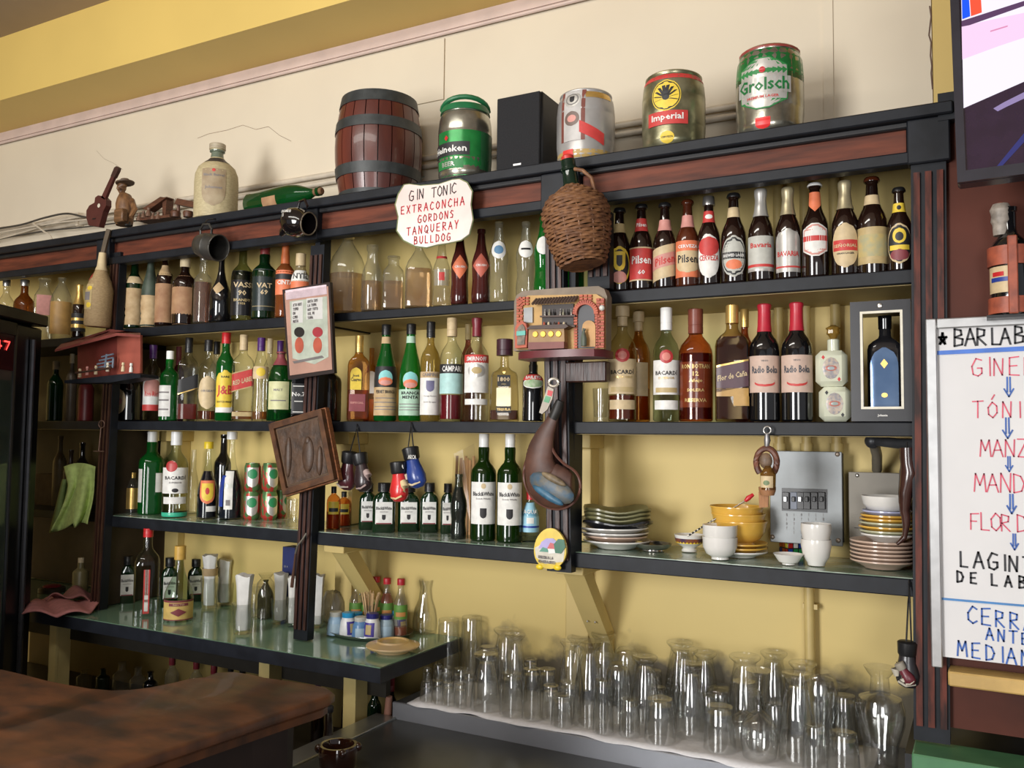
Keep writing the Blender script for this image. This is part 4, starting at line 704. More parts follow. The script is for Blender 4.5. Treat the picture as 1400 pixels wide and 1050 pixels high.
bottle('gold and silver party keg with black eagle roundel and red Imperial banner', 921, 93, 86, T_, glass=P((.40, .38, .24), .28, .75, 0, 16, .2, (.20, .20, .12), None, 0, .5, (.42, .6)), labels=[(.46, .86, .42, lab_yel, dict(sh='oval', yaw=-14, pt=eagle+[('shield', .34, .60, .24, lab_blk), ('oval', .55, .74, .14, lab_blk)])), (.29, .46, .48, lab_red, dict(yaw=-12, e=.0012, skew=.0, tx=[('Imperial', .5, .62, lab_wh)])), (.06, .21, .2, lab_yel, dict(sh='oval', yaw=-12, e=.001, tx=[('CERVEZA', .5, .15, INK)])), (.88, .94, 1, lab_red)], **kg)
kg3 = bpy.data.objects['beer_keg.002']; lb3 = [c for c in kg3.children if c.name.startswith('label')][0]
Hk3 = max(v[2] for v in kg3.children[0].bound_box); Rk3 = .5*kg3.children[0].dimensions.x; s3 = Shape('keg', Hk3, Rk3)
fe = MB()
for sd in (-1, 1):
    for k in range(6):
        a0 = radians(100-22*k); pts = []
        for q in (.25, .45, .65, .82): pts.append((sd*Rk3*.46*q*cos(a0), .62+.20*q*sin(a0)))
        pts = [(sd*abs(u) if k < 5 else u, t) for u, t in pts]
        for (u0, t0), (u1, t1) in zip(pts[:-1], pts[1:]):
            e = .0034; fe.add([s3.surf(u0-e, t0, .0022, radians(-14)), s3.surf(u1-e, t1, .0022, radians(-14)), s3.surf(u1+e, t1+.004, .0022, radians(-14)), s3.surf(u0+e, t0+.004, .0022, radians(-14))], [(0, 1, 2, 3)])
obj('emblem', fe, INK, lb3, False)
bottle('green and silver party keg with white badge lettered Grolsch', 1052, 57, 90, T_, glass=MTL, labels=[(.66, .95, 1, P((.02, .20, .05), .25, .4)), (.62, .68, 1, P((.04, .10, .03), .3, .4)), (.27, .84, .66, lab_wh, dict(sh='hex', e=.0006, yaw=-12, pt=[('hex', .0, 1, 1, P((.03, .22, .06), .4)), ('hex', .025, .975, .96, lab_sil)])), (.44, .62, .62, P((.50, .50, .47), .35, .3), dict(yaw=-12, e=.0012, tx=[('Grolsch', .55, .80, P((.01, .16, .04), .4)), ]))
 , (.37, .43, .5, P((.50, .50, .47), .35, .3), dict(yaw=-12, e=.0012, tx=[('PREMIUM LAGER', .5, .5, lab_red)])), (.66, .73, .08, RED, dict(sh='oval', yaw=-12, e=.002)), (.06, .18, .2, P((.75, .03, .03), .35), dict(sh='shield', yaw=-12, e=.001)), (.96, .985, 1, P((.3, .05, .04), .4))], **kg)
# speaker cabinet
o = atY(680, 200, 2.0); x1 = atY(741, 200, 2.0).x; zt = atY(710, 130, 2.0).z
sp_ = thing('speaker', 'plain black box loudspeaker on the cornice between two kegs', 'speaker', (o.x, 1.99, 2.242), 0)
obj('cabinet', MB().box(0, x1-o.x, .012, .17, 0, zt-2.242, .003), P((.010, .010, .012), .55), sp_)
obj('front_grille', MB().box(.003, x1-o.x-.003, 0, .011, .003, zt-2.245, .002), P((.008, .008, .010), .85, 0, .3, 300, .3), sp_)
obj('badge', MB().box(.055, .078, -.002, 0, .018, .023), WHIT, sp_)
# whisky demijohn bottle
bottle('large straw-covered glass flagon with torn brown label and clear neck', 297, 189, 58, T_, 'demi', P((.52, .44, .26), .6, 0, 0, 90, .3, (.42, .35, .2), (1, 1, 3)), cap=(P((.40, .34, .24), .5), .93), labels=[(.14, .62, .50, P((.30, .22, .13), .6, 0, 0, 25, 0, (.42, .34, .22)), dict(sh='shield', yaw=-8, tx=[('Black Barrel', .82, .07, GREYINK), ('Johannes', .48, .1, GREYINK)], pt=[('oval', .9, .99, .14, lab_red)])), (.73, .80, 1, P((.05, .04, .035), .5))], name='flagon')
fl = bpy.data.objects['flagon']; Hf = max(v[2] for v in fl.children[0].bound_box); Rf = .5*fl.children[0].dimensions.x
obj('neck', Shape('demi', Hf, Rf).body(20, .795, .93, .001), G((.6, .72, .68), .5, (.35, .42, .38), .5), fl, label='pale green glass neck')
# green bottle lying on its side
o = atY(345, 262, 2.03); o.z = 2.242+.036
gb_ = thing('bottle', 'green glass bottle lying on its side on the cornice', 'bottle', o, 0)
L = (atY(434, 262, 2.03)-atY(333, 262, 2.03)).length; s_ = Shape('jug', L, .040)
obj('body', s_.body(24), G((.05, .38, .10), .25, (.01, .12, .03), .6), gb_)
obj('label', patch(s_, .3, .5, .03, 'rect', .0006, radians(40)), lab_brn, gb_)
obj('cork', MB().lathe([(L*.93, .012), (L*1.02, .011), (L*1.03, .008)], 12), P((.18, .09, .04), .7), gb_)
gb_.rotation_euler = (0, radians(90), radians(-6))
# toy guitar
o = atY(135, 310, 2.0); o.z = 2.242
gt = thing('toy_guitar', 'small dark wooden guitar leaning up at the left end of the cornice', 'guitar', o, 0)
GW = P((.075, .018, .014), .5)
flat('body', [(121, 308), (118, 298), (118, 288), (122, 281), (129, 277), (130, 270), (134, 267), (140, 268), (145, 273), (145, 281), (141, 289), (138, 300), (135, 310)], 2.0, .022, GW, gt, o)
flat('neck', [(138, 270), (152, 240), (156, 242), (143, 273)], 2.0, .010, GW, gt, o)
flat('headstock', [(151, 241), (156, 229), (159, 227), (162, 229), (161, 233), (156, 243)], 1.998, .012, P((.05, .02, .015), .5), gt, o)
c = atY(135, 281, 1.9985)-o; ohl = MB().lathe([(0, 0), (0, .0075)], 14, close=False).xf(Matrix.Translation(c) @ Matrix.Rotation(radians(90), 4, 'X'))
obj('sound_hole', ohl, P((.62, .56, .45), .7), gt)
c2 = atY(128, 299, 1.998)-o; obj('bridge', MB().box(c2.x-.008, c2.x+.008, c2.y, c2.y+.002, c2.z-.002, c2.z+.002), BLK, gt)
# carved gaucho figure
o = atY(168, 310, 2.02); o.z = 2.242; m_ = lambda n: px(o, n)
WDF = wood((.24, .12, .05), (.10, .045, .02), 30, (2, 2, 1), .5, .3)
fg = thing('carved_figure', 'small carved wooden man with broad hat and bag standing on the cornice', 'figurine', o, 0)
def P3(x, y, Y=2.02): return atY(x, y, Y)-o
bd = MB().tube([P3(170, 308), P3(170, 300), P3(171, 290), P3(171, 278), P3(170, 270), P3(167, 264), P3(166, 258), P3(167, 252), P3(168, 248)], [m_(11), m_(12), m_(12), m_(12), m_(9.5), m_(3.6), m_(6.5), m_(6.8), m_(5)], 14)
bd.add(*ellip(tuple(P3(162.5, 258, 2.0)), (m_(2), m_(3), m_(2)), 8, 6))
obj('body', bd, WDF, fg)
obj('hat', MB().lathe([(0, m_(12)), (m_(1.5), m_(12.5)), (m_(2), m_(6)), (m_(6), m_(5.5)), (m_(7), m_(3))], 18).xf(Matrix.Translation(P3(171, 251)) @ Matrix.Rotation(radians(-9), 4, 'Y')), P((.10, .06, .035), .6), fg)
obj('bag', MB().box(-m_(9), m_(9), -.012, .012, -m_(9), m_(9), .004).xf(Matrix.Translation(P3(165, 295, 1.985))), wood((.20, .10, .045), (.1, .05, .02), 20), fg)
obj('arm', MB().tube([P3(180, 274), P3(184, 286, 2.0), P3(179, 297, 1.985)], [m_(4), m_(4), m_(3)], 8), WDF, fg)
obj('neckerchief', MB().lathe([(0, m_(5)), (m_(4), m_(4)), (m_(5), m_(3))], 12).xf(Matrix.Translation(P3(167, 270))), P((.22, .05, .03), .6), fg)
for sx in (-1, 1): obj('leg', MB().tube([P3(170+sx*5, 309), P3(170+sx*4.5, 300)], m_(4.2), 8), P((.02, .018, .015), .5), fg)
# small wooden desk diorama
o = atY(212, 300, 2.03); o.z = 2.242
dd = thing('miniature_scene', 'tiny wooden scene with slanted board and little figures on the cornice', 'ornament', o, 0)
DW = wood((.13, .05, .025), (.05, .02, .012), 30)
flat('slanted_board', [(195, 285), (219, 269), (227, 270), (202, 288)], 2.02, .03, DW, dd, o)
flat('upright', [(222, 270), (228, 269), (226, 296), (222, 297)], 2.03, .03, DW, dd, o)
flat('floor_board', [(186, 302), (232, 297), (232, 293), (186, 298)], 2.01, .05, DW, dd, o)
for x, y, r in ((190, 294, 3.5), (196, 290, 3.2), (203, 288, 4), (209, 292, 3), (216, 292, 3.4)):
    obj('little_figure', MB().lathe([(0, m_(r)), (m_(r*1.6), m_(r*.8)), (m_(r*2), m_(r*.4)), (m_(r*2.3), m_(r*.6)), (m_(r*2.9), m_(r*.6)), (m_(r*3.1), m_(r*.2))], 9).xf(Matrix.Translation(P3(x, y+8, 2.01))), P((.15, .08, .05), .5), dd)
o = atY(250, 297, 2.03); o.z = 2.242
dd = thing('miniature_table', 'tiny tilted wooden table with round stools beside the big flagon', 'ornament', o, 0)
flat('table_top', [(238, 279), (242, 271), (268, 276), (266, 284)], 2.01, .04, DW, dd, o)
obj('table_leg', MB().tube([P3(244, 297), P3(244, 280)], [m_(3), m_(2)], 8), DW, dd)
for x in (240, 257): obj('stool', MB().lathe([(0, m_(6)), (m_(6), m_(7)), (m_(8), m_(6))], 12).xf(Matrix.Translation(P3(x, 297, 2.01))), DW, dd)

# ------------------------------------------------------------------ things hanging on the front
def mug(name, label, ctr_px, mouth_px, Y, R, L, prof, m, inner, hand, spout=False):
    c = atY(*ctr_px, Y); t = thing(name, label, 'mug', c, 0); d = Vector((.98, -.02, -.20)).normalized()
    ax = d.to_track_quat('Z', 'Y').to_matrix().to_4x4()
    body = MB().lathe([(q*L-L/2, r*R) for q, r in prof]+[(L/2-.001, R*prof[-1][1]*.93), (-L*.4, R*prof[0][1]*.9), (-L*.4, 0)], 28, close=False).xf(ax)
    obj('body', body, m, t); obj('rim', MB().tube([(ax @ Vector((R*prof[-1][1]*.98*cos(a), R*prof[-1][1]*.98*sin(a), L/2))) for a in [2*pi*i/28 for i in range(28)]], R*.05, 6, True), inner, t)
    hp = [ax @ Vector((0, 0, 0))+Vector(p) for p in hand]
    obj('handle', MB().tube(hp, R*.09, 8), m, t)
    if spout: obj('spout', MB().tube([ax @ Vector((0, 0, -L*.30))+Vector((-.010, 0, -.012)), ax @ Vector((0, 0, -L*.45))+Vector((-.020, 0, -.032)), ax @ Vector((0, 0, -L*.45))+Vector((-.026, 0, -.040))], [R*.4, R*.25, R*.12], 10), m, t)
    return t, c, ax
t, c, ax = mug('tin_mug', 'dull pewter mug hanging sideways by its handle in front of the fascia', (286, 337), None, 1.915, .041, .088, [(0, .72), (.03, .8), (.3, .98), (.55, 1), (.56, 1.03), (.6, 1.0), (1, 1.0)],
    P((.13, .125, .115), .38, .75, 0, 25, .15, (.08, .08, .075)), P((.16, .155, .14), .4, .7), [(-.038, 0, .030), (-.036, -.005, .055), (-.020, -.008, .070), (.006, -.008, .068), (.018, -.008, .050), (.012, -.005, .030)])
obj('hook', MB().tube([(-.012, .045, .10), (-.012, .0, .085), (-.012, -.01, .072)], .002, 6), BLK, t)
t, c, ax = mug('jug', 'glossy black ceramic jug with white scrawled writing hanging sideways', (407, 304), None, 1.905, .043, .088, [(0, .55), (.05, .75), (.25, .98), (.5, 1), (.75, .85), (.86, .72), (1, .76)],
    P((.008, .006, .007), .08, 0, .2, 12, coat=.6), P((.16, .13, .09), .4), [(.0, 0, .038), (.005, .0, .060), (.03, -.006, .062), (.046, -.012, .040), (.040, -.014, .020)], True)
q = MB(); pen(q, 'RON DIARIO', -.030, .016, .008, .0012, slope=-.05); pen(q, 'XIV', -.022, .002, .010, .0012)
q.v = [tuple(Vector((x*.8-.004, -.0445+(x+.008)**2*9+(z-.004)**2*9, z*.9+.008))) for x, y, z in q.v]; obj('lettering', q, lab_wh, t, False)
# wicker demijohn
o = atY(788, 300, 1.885); m_ = lambda n: px(o, n)
dj = thing('wicker_demijohn', 'green glass demijohn in a brown woven wicker jacket hanging over the fascia', 'demijohn', o, (0, radians(-9), 0))
WK = P((.26, .12, .05), .6, 0, 0, 60, .3, (.13, .055, .025)); rows = [(-64, 29), (-60, 32), (-40, 38.5), (-20, 43), (0, 45), (12, 45), (22, 41), (31, 33), (38, 23), (44, 16)]
def wr(z):
    for (a, ra), (b, rb) in zip(rows[:-1], rows[1:]):
        if z <= b: return ra+(rb-ra)*(z-a)/(b-a)
    return rows[-1][1]
wv = MB(); nseg = 56
for j in range(27):
    z = -63+j*4.05; r = wr(z)
    wv.tube([(m_(r+1.3*cos(nseg/4*a*1.0+pi*j))*sin(a), -m_(r+1.3*cos(nseg/4*a+pi*j))*cos(a), m_(z+1.2*sin(3*a+j))) for a in [2*pi*i/nseg for i in range(nseg)]], m_(2.3), 5, True)
obj('wicker', wv, WK, dj, kind='stuff')
obj('jacket_base', MB().lathe([(m_(-65), 0), (m_(-65), m_(28))], 20, close=False), WK, dj)
stk = MB()
for k in range(14): a = 2*pi*k/14; stk.tube([(m_(wr(z)-.4)*sin(a), -m_(wr(z)-.4)*cos(a), m_(z)) for z in (-64, -40, -20, 0, 15, 25, 35, 44)], m_(1.6), 5)
obj('wicker_stakes', stk, WK, dj, kind='stuff')
obj('glass', MB().lathe([(m_(-60), m_(24)), (m_(0), m_(40)), (m_(30), m_(30)), (m_(42), m_(14)), (m_(52), m_(11)), (m_(68), m_(10)), (m_(69), m_(12)), (m_(73), m_(12)), (m_(74), m_(10)), (m_(85), m_(10))], 20), G((.1, .3, .18), .3, (.015, .05, .03), .7), dj, label='dark green glass neck')
obj('stopper', MB().lathe([(m_(82), m_(8)), (m_(90), m_(9)), (m_(92), m_(7))], 12), P((.6, .04, .03), .4), dj, label='red stopper')
obj('handle', MB().tube([(m_(34), -.01, m_(30)), (m_(33), -.012, m_(48)), (m_(22), -.012, m_(62)), (m_(10), -.01, m_(68))], m_(2.6), 8), WK, dj)
# hanging sacking-covered bottle on the left post
o = atY(133, 447, 1.93); m_ = lambda n: px(o, n)
hb = thing('hanging_bottle', 'straw coloured sacking covered bottle hanging from the left post', 'bottle', o, (0, radians(3), 0))
SC = P((.42, .30, .15), .7, 0, 0, 120, .4, (.32, .22, .11), (1, 1, 3)); s_ = Shape('liq', m_(102), m_(17.5)); s_.p = [(0, .9), (.03, 1), (.5, 1), (.62, .8), (.72, .52), (.82, .32), (1, .24)]
obj('body', s_.body(24), SC, hb); obj('neck_wrap', s_.body(20, .76, 1, .0012), P((.60, .48, .28), .6), hb)
obj('label', patch(s_, .22, .56, m_(9), 'rect', .0008, radians(-8)), lab_tan, hb)
lo = [c for c in hb.children if c.name.startswith('label')][0]
for a, b, mm in ((.47, .53, lab_yel), (.24, .31, lab_yel)): obj('print', patch(s_, a, b, m_(4), 'oval', .0014, radians(8)), mm, lo)
obj('print', patch(s_, .34, .45, m_(6), 'rect', .0012, radians(-8)), GREYINK, lo); obj('print', patch(s_, .60, .72, m_(4), 'diamond', .0012, radians(-25)), lab_red, hb)
obj('string', MB().tube([(0, 0, m_(98)), (m_(2), .005, m_(118)), (m_(4), .01, m_(135))], m_(3.5), 6), P((.12, .09, .06), .8), hb)
# handwritten gin sign
sg_pts = [(553, 253), (560, 252), (575, 254), (600, 252), (618, 246), (628, 245), (638, 250), (645, 262), (643, 280), (646, 300), (641, 320), (630, 328), (612, 332), (598, 334), (583, 338), (568, 336), (552, 328), (543, 315), (545, 296), (541, 280), (545, 266)]
o = atY(593, 290, 1.93)
sg = thing('handwritten_sign', 'pink wavy-edged card with handwritten gin and tonic list on the fascia', 'sign', o, 0)
flat('card', sg_pts, 1.93, .003, P((.80, .56, .52), .6, 0, 0, 5, 0, (.84, .80, .74)), sg, o)
def inset(pts, k): cx = sum(p[0] for p in pts)/len(pts); cy = sum(p[1] for p in pts)/len(pts); return [(cx+(x-cx)*k, cy+(y-cy)*k) for x, y in pts]
flat('border', inset(sg_pts, 1.03), 1.9325, .002, P((.16, .20, .08), .6), sg, o)
def write(parent, o, Y, lines, wd=1.5, slope=None):
    for s, x, y, h, adv, mm, sl in lines:
        q = MB(); m1 = px(atY(x, y, Y), 1); p = atY(x, y, Y)-o
        pen(q, s, p.x, p.z, h*m1, wd*m1, adv=adv, y=Y-o.y, slope=sl); obj('lettering', q, mm, parent, False)
cd = [c for c in sg.children if c.name.startswith('card')][0]
write(cd, o, 1.929, [('GIN', 559, 275, 14, 1.30, INK, .06), ('TONIC', 590, 270, 13.5, 1.10, INK, .05), ('EXTRACONCHA', 548, 293, 10.5, 1.46, INKR, .02), ('GORDONS', 571, 305, 10, 1.40, INKR, .04), ('TANQUERAY', 556, 322, 10.5, 1.48, INKR, .03), ('BULLDOG', 566, 334, 10, 1.42, INKR, .0)], 1.4)
obj('string', MB().tube([(-.045, 0, .085), (-.045, .006, .10), (-.045, .018, .108)], .0012, 5), BLK, sg)
# cartoon frame
o = atY(421, 452, 1.925)
cf = thing('comic_picture', 'small dark framed comic picture with pink mount, hung on the post', 'picture', o, 0)
fr = [(386, 396), (451, 385.5), (457, 510), (394, 519)]
flat('frame', fr, 1.925, .012, P((.03, .02, .018), .35), cf, o); flat('mount', inset(fr, .915), 1.9235, .002, P((.62, .36, .28), .4, 0, .1, 10), cf, o)
flat('print', [(396, 412), (447, 405), (449, 488), (430, 498), (400, 490)], 1.9225, .001, P((.60, .66, .55), .4), cf, o)
flat('print', [(390, 397), (446, 389), (447, 402), (391, 410)], 1.9223, .001, P((.78, .62, .68), .35), cf, o)
for xx, ww, yy in ((399, 15, 413), (419, 22, 408)):
    q = [(xx, yy), (xx+ww, yy-2), (xx+ww, yy+28), (xx, yy+29)]; b = flat('speech_panel', q, 1.9218, .001, PAPER, cf, o)
    write(b, o, 1.921, [(s, xx+1.5, yy+6+i*5.6, 3.4, 1.15, GREYINK, .06) for i, s in enumerate(('XTO HOS', 'TOMO', 'OH', 'CIMO', 'MOTA') if ww < 20 else ('OHTA SOS', 'LA TOMA', 'HOY TOTO', 'SOL MI', 'TOMA'))], .8)
for xx, c_, hd in ((409, P((.6, .12, .07), .5), INK), (434, P((.6, .12, .07), .5), P((.5, .04, .06), .5))):
    flat('print', [(xx+6*cos(pi*k/8), 472-11*sin(pi*k/8)) for k in range(16)], 1.9215, .001, c_, cf, o); flat('print', [(xx+7*cos(pi*k/8), 454-7*sin(pi*k/8)) for k in range(16)], 1.9212, .001, hd, cf, o)
flat('print', [(400, 494), (440, 486), (443, 489), (402, 497)], 1.9215, .001, GREYINK, cf, o)
obj('glass', MB().plate(rel(inset(fr, .92), 1.921, o), -.0045, -.004), G((.97, .97, .97), .8), cf, False)
# tilted wooden relief picture
o = atY(416, 618, 1.92)
wp = thing('wooden_picture', 'tilted square wooden relief picture in carved brown frame on the post', 'picture', o, 0)
fr = [(368, 580), (440, 559), (458, 655), (388, 677)]
FW = wood((.13, .055, .022), (.05, .022, .012), 14, (2, 2, 2), .4, .4)
cs = rel(fr, 1.92, o); ci = rel(inset(fr, .84), 1.92, o)
for k in range(4):
    a, b, c2, d2 = cs[k], cs[(k+1) % 4], ci[(k+1) % 4], ci[k]; obj('frame_rail', MB().plate([a, b, c2, d2], -.004, .025), FW, wp, False)
obj('frame_edge', MB().plate(rel(inset(fr, 1.04), 1.92, o), .012, .028), wood((.30, .11, .04), (.14, .05, .02), 14), wp, False)
obj('relief', MB().plate(rel(inset(fr, .86), 1.92, o), .006, .018), P((.045, .026, .018), .5, 0, 0, 12, 1.2, (.10, .055, .032)), wp, False)
flat('relief_border', inset(fr, .80), 1.924, .004, P((.12, .07, .035), .5), wp, o); flat('relief_scene', inset(fr, .77), 1.9225, .004, P((.05, .030, .020), .5, 0, 0, 30, 1.5, (.10, .055, .032)), wp, o)
for x, y, w_, h_ in ((394, 625, 6, 28), (421, 622, 10, 24), (421, 603, 5, 6), (437, 630, 5, 20)):
    obj('relief_figure', MB().ell(tuple(atY(x, y, 1.921)-o), (px(o, w_), .008, px(o, h_)), 12, 8), P((.07, .038, .022), .5, 0, .3, 40, .6), wp)
# brick tavern diorama on its own little shelf
o = atY(766, 488, 1.90); m_ = lambda n: px(o, n)
tv_ = thing('tavern_diorama', 'painted miniature tavern with brick arch and little bar on a maroon ledge', 'ornament', o, 0)
BRK = P((.50, .11, .05), .55, 0, 0, 40, .2, (.36, .07, .04)); OCH = P((.50, .30, .10), .55, 0, .15, 15); DKB = P((.06, .03, .02), .5)
X_ = lambda x, y, Y=1.90: atY(x, y, Y)-o
obj('ledge', MB().prism([(m_(-66), m_(2)), (m_(-55), m_(-12)), (m_(-30), m_(-20)), (m_(30), m_(-20)), (m_(55), m_(-12)), (m_(64), m_(2)), (m_(64), .06), (m_(-66), .06)], m_(-2), m_(8)), P((.13, .025, .03), .35, 0, .1, 20), tv_, label='maroon painted ledge')
flat('back_wall', [(702, 480), (703, 412), (706, 404), (714, 398), (760, 394), (818, 391), (826, 395), (830, 405), (829, 478)], 1.93, .03, P((.23, .18, .13), .6), tv_, o)
flat('plaster_wall', [(706, 478), (707, 412), (722, 404), (815, 402), (825, 408), (826, 477)], 1.918, .013, OCH, tv_, o)
bm = MB()
def brick(x, y, w_, h_, Y=1.912):
    a = X_(x, y, Y); bm.box(a.x, a.x+m_(w_), a.y, a.y+.008, a.z-m_(h_), a.z)
for r in range(18):
    y = 408+r*3.8
    brick(706, y, 9, 3) if r % 2 else (brick(706, y, 4, 3), brick(711, y, 4.5, 3))
    brick(815, y, 11, 3) if r % 2 else (brick(815, y, 5, 3), brick(821, y, 5, 3))
for r in range(3):
    for k in range(3): brick(709+k*5, 406+r*4, 4.2, 3); brick(792+k*6, 403+r*4, 5, 3)
for k in range(17):
    a = pi*k/16; c_ = X_(801-14.5*cos(a), 428-14.5*sin(a), 1.910); q = MB().box(-m_(1.3), m_(1.3), -.004, .006, -m_(3), m_(3)).xf(Matrix.Translation(c_) @ Matrix.Rotation((a-pi/2), 4, 'Y')); bm.add(q.v, q.f)
for r in range(12): brick(784.5, 429+r*4, 5, 3, 1.910); brick(813, 429+r*4, 4, 3, 1.910)
obj('bricks', bm, BRK, tv_, False, kind='stuff')
flat('doorway', [(789, 476)]+[(801-11.5*cos(pi*k/10), 428-11.5*sin(pi*k/10)) for k in range(11)]+[(813, 476)], 1.914, .005, P((.03, .03, .035), .4), tv_, o)
flat('door', [(795, 474)]+[(805-9*cos(pi*k/8), 447-9*sin(pi*k/8)) for k in range(9)]+[(814, 474)], 1.908, .006, P((.50, .27, .09), .5), tv_, o)
aw = MB()
for k in range(15): a = X_(729+k*4, 413-k*.25, 1.90); aw.tube([a+Vector((0, -.004, -m_(3))), a+Vector((m_(2), .012, m_(5)))], m_(2), 6)
obj('awning_tiles', aw, P((.10, .065, .05), .5), tv_, kind='stuff')
flat('bar_recess', [(741, 446), (741, 417), (784, 415), (784, 446)], 1.912, .006, P((.03, .02, .018), .5), tv_, o)
flat('window', [(716, 441), (716, 421), (728, 420), (728, 441)], 1.912, .006, P((.35, .36, .36), .3), tv_, o)
for z in (432, 446): flat('bar_shelf', [(738, z+1.5), (738, z-.5), (786, z-1.5), (786, z+.8)], 1.902, .014, DKB, tv_, o)
for i, x in enumerate((745, 751, 757, 766, 770, 776, 781)):
    a = X_(x, 431.5, 1.906); obj('miniature_bottle', MB().lathe([(0, m_(1.5)), (m_(4), m_(1.5)), (m_(6), m_(.6)), (m_(9), m_(.6))], 8, tuple(a)), (SILVER, P((.3, .28, .2), .3), BLK)[i % 3], tv_)
for i, x in enumerate((744, 750, 758, 764, 771)):
    a = X_(x, 446, 1.904); obj('miniature_bottle', MB().lathe([(0, m_(1.6)), (m_(4), m_(1.6)), (m_(6), m_(.8))], 8, tuple(a)), (P((.4, .08, .04), .4), CREAM, DKB)[i % 3], tv_)
ct_ = flat('bar_counter', [(722, 477), (723, 449), (771, 447), (772, 475)], 1.892, .02, P((.34, .20, .08), .5), tv_, o)
flat('counter_top', [(719, 450), (725, 445), (773, 443), (777, 446), (772, 449)], 1.886, .026, DKB, tv_, o)
flat('counter_foot', [(722, 478), (722, 468), (771, 467), (771, 476)], 1.888, .02, P((.20, .06, .05), .5), tv_, o)
for i in range(4): c_ = X_(732+i*10.6, 457-i*.2, 1.891); obj('gold_roundel', MB().lathe([(0, m_(4.6)), (.002, m_(4))], 8).xf(Matrix.Translation(c_) @ Matrix.Rotation(radians(90), 4, 'X')), P((.75, .45, .07), .35, .3), tv_)
flat('jukebox', [(704, 476), (704, 448), (708, 441), (714, 439), (719, 443), (721, 450), (720, 475)], 1.896, .016, BRK, tv_, o)
flat('jukebox_panel', [(707, 472), (707, 450), (710, 445), (714, 443), (717, 447), (718, 452), (717, 471)], 1.893, .004, P((.18, .14, .10), .5, 0, .4, 90), tv_, o)
flat('jukebox_sign', [(706, 459), (706, 453), (718, 452), (718, 458)], 1.891, .003, P((.12, .45, .38), .4), tv_, o)
obj('tiny_barman', MB().tube([X_(798, 473, 1.896), X_(798, 463, 1.896), X_(798, 457, 1.896), X_(798, 453, 1.896), X_(799, 449, 1.896)], [m_(4), m_(4.4), m_(3), m_(2), m_(2.4)], 9), P((.10, .12, .09), .5), tv_)
obj('wall_lamp', MB().ell(tuple(X_(823, 421, 1.905)), (m_(4), m_(4), m_(4)), 10, 8), P((.65, .65, .6), .3), tv_)
# open red model house at the left post
o = atY(140, 515, 1.915); X_ = lambda x, y, Y=1.915: atY(x, y, Y)-o; m_ = lambda n: px(o, n)
mh = thing('model_house', 'open fronted red model shed with tiny figures hanging on the left post', 'ornament', o, 0)
RD = P((.24, .045, .035), .55, 0, .2, 12, .1)
flat('floor_board', [(88, 524), (88, 520), (180, 510), (192, 512), (192, 516), (150, 523)], 1.86, .07, BLKP, mh, o); flat('back_wall', [(106, 522), (106, 474), (164, 457), (164, 512)], 1.945, .006, RD, mh, o)
flat('right_wall', [(160, 514), (160, 458), (192, 458), (192, 510)], 1.925, .008, P((.36, .09, .06), .5, 0, .15, 12, .1), mh, o)
obj('roof', MB().add([X_(75, 478, 1.86), X_(160, 455, 1.86), X_(192, 458, 1.86), X_(192, 455, 1.95), X_(150, 450, 1.95), X_(84, 470, 1.95)]+[X_(75, 481, 1.86), X_(160, 459, 1.86), X_(192, 461, 1.86), X_(192, 458, 1.95), X_(150, 454, 1.95), X_(84, 474, 1.95)],
    [(0, 1, 2, 3, 4, 5), (11, 10, 9, 8, 7, 6), (0, 6, 7, 1), (1, 7, 8, 2), (2, 8, 9, 3), (3, 9, 10, 4), (4, 10, 11, 5), (5, 11, 6, 0)]), P((.20, .05, .04), .5), mh, False)
obj('bar_rail', MB().tube([X_(103, 510, 1.87), X_(152, 503, 1.87)], m_(1.5), 6), DKB, mh)
for x, y, c_ in ((109, 508, CREAM), (119, 505, lab_pink), (131, 504, CREAM), (168, 500, CREAM), (179, 501, lab_wh), (147, 500, P((.7, .65, .5), .5))): obj('little_figure', MB().lathe([(0, m_(2.4)), (m_(6), m_(2)), (m_(8), m_(1)), (m_(9), m_(2)), (m_(12), m_(1.6))], 8, tuple(X_(x, y+8, 1.885))), c_, mh)
for k in range(4): obj('ladder_rung', MB().tube([X_(130+k*3, 503-k*5, 1.90), X_(155, 499-k*5, 1.90)], m_(1.2), 6), P((.16, .20, .26), .5), mh)
obj('ladder_rail', MB().tube([X_(143, 505, 1.90), X_(146, 484, 1.90)], m_(1.4), 6), P((.16, .20, .26), .5), mh)
obj('ladder_rail', MB().tube([X_(154, 503, 1.90), X_(155, 490, 1.90)], m_(1.4), 6), P((.16, .20, .26), .5), mh)
solo('paper_tag', 'small white paper scrap stuck on the shelf edge above the model shed', 'tag', MB().plate([(-.020, -.006), (-.012, -.012), (.014, -.008), (.022, .002), (.012, .009), (-.014, .006)], 0, .002), PAPER, atY(122, 461, 1.962), smooth=False)
# leather wineskin
o = atY(752, 640, 1.93); m_ = lambda n: px(o, n); X_ = lambda x, y, Y=1.93: atY(x, y, Y)-o
ws = thing('leather_wineskin', 'curved brown leather wineskin with a worn blue painted picture hanging on the post', 'wineskin', o, 0)
LTH = P((.115, .05, .032), .5, 0, 0, 22, .35, (.065, .03, .022))
b = MB(); sp = [(757, 568, 8), (753, 578, 9), (746, 592, 13), (741, 608, 18), (737, 625, 21), (739, 643, 24), (745, 657, 29), (754, 664, 31), (765, 665, 30), (774, 664, 25), (783, 664, 16)]
for _ in range(2):                     # smooth the spine
    ns = [sp[0]]
    for a, c_ in zip(sp[:-1], sp[1:]): ns += [tuple(.75*p+.25*q for p, q in zip(a, c_)), tuple(.25*p+.75*q for p, q in zip(a, c_))]
    sp = ns+[sp[-1]]
b.tube([X_(x, y) for x, y, r in sp], [m_(r) for x, y, r in sp], 20)
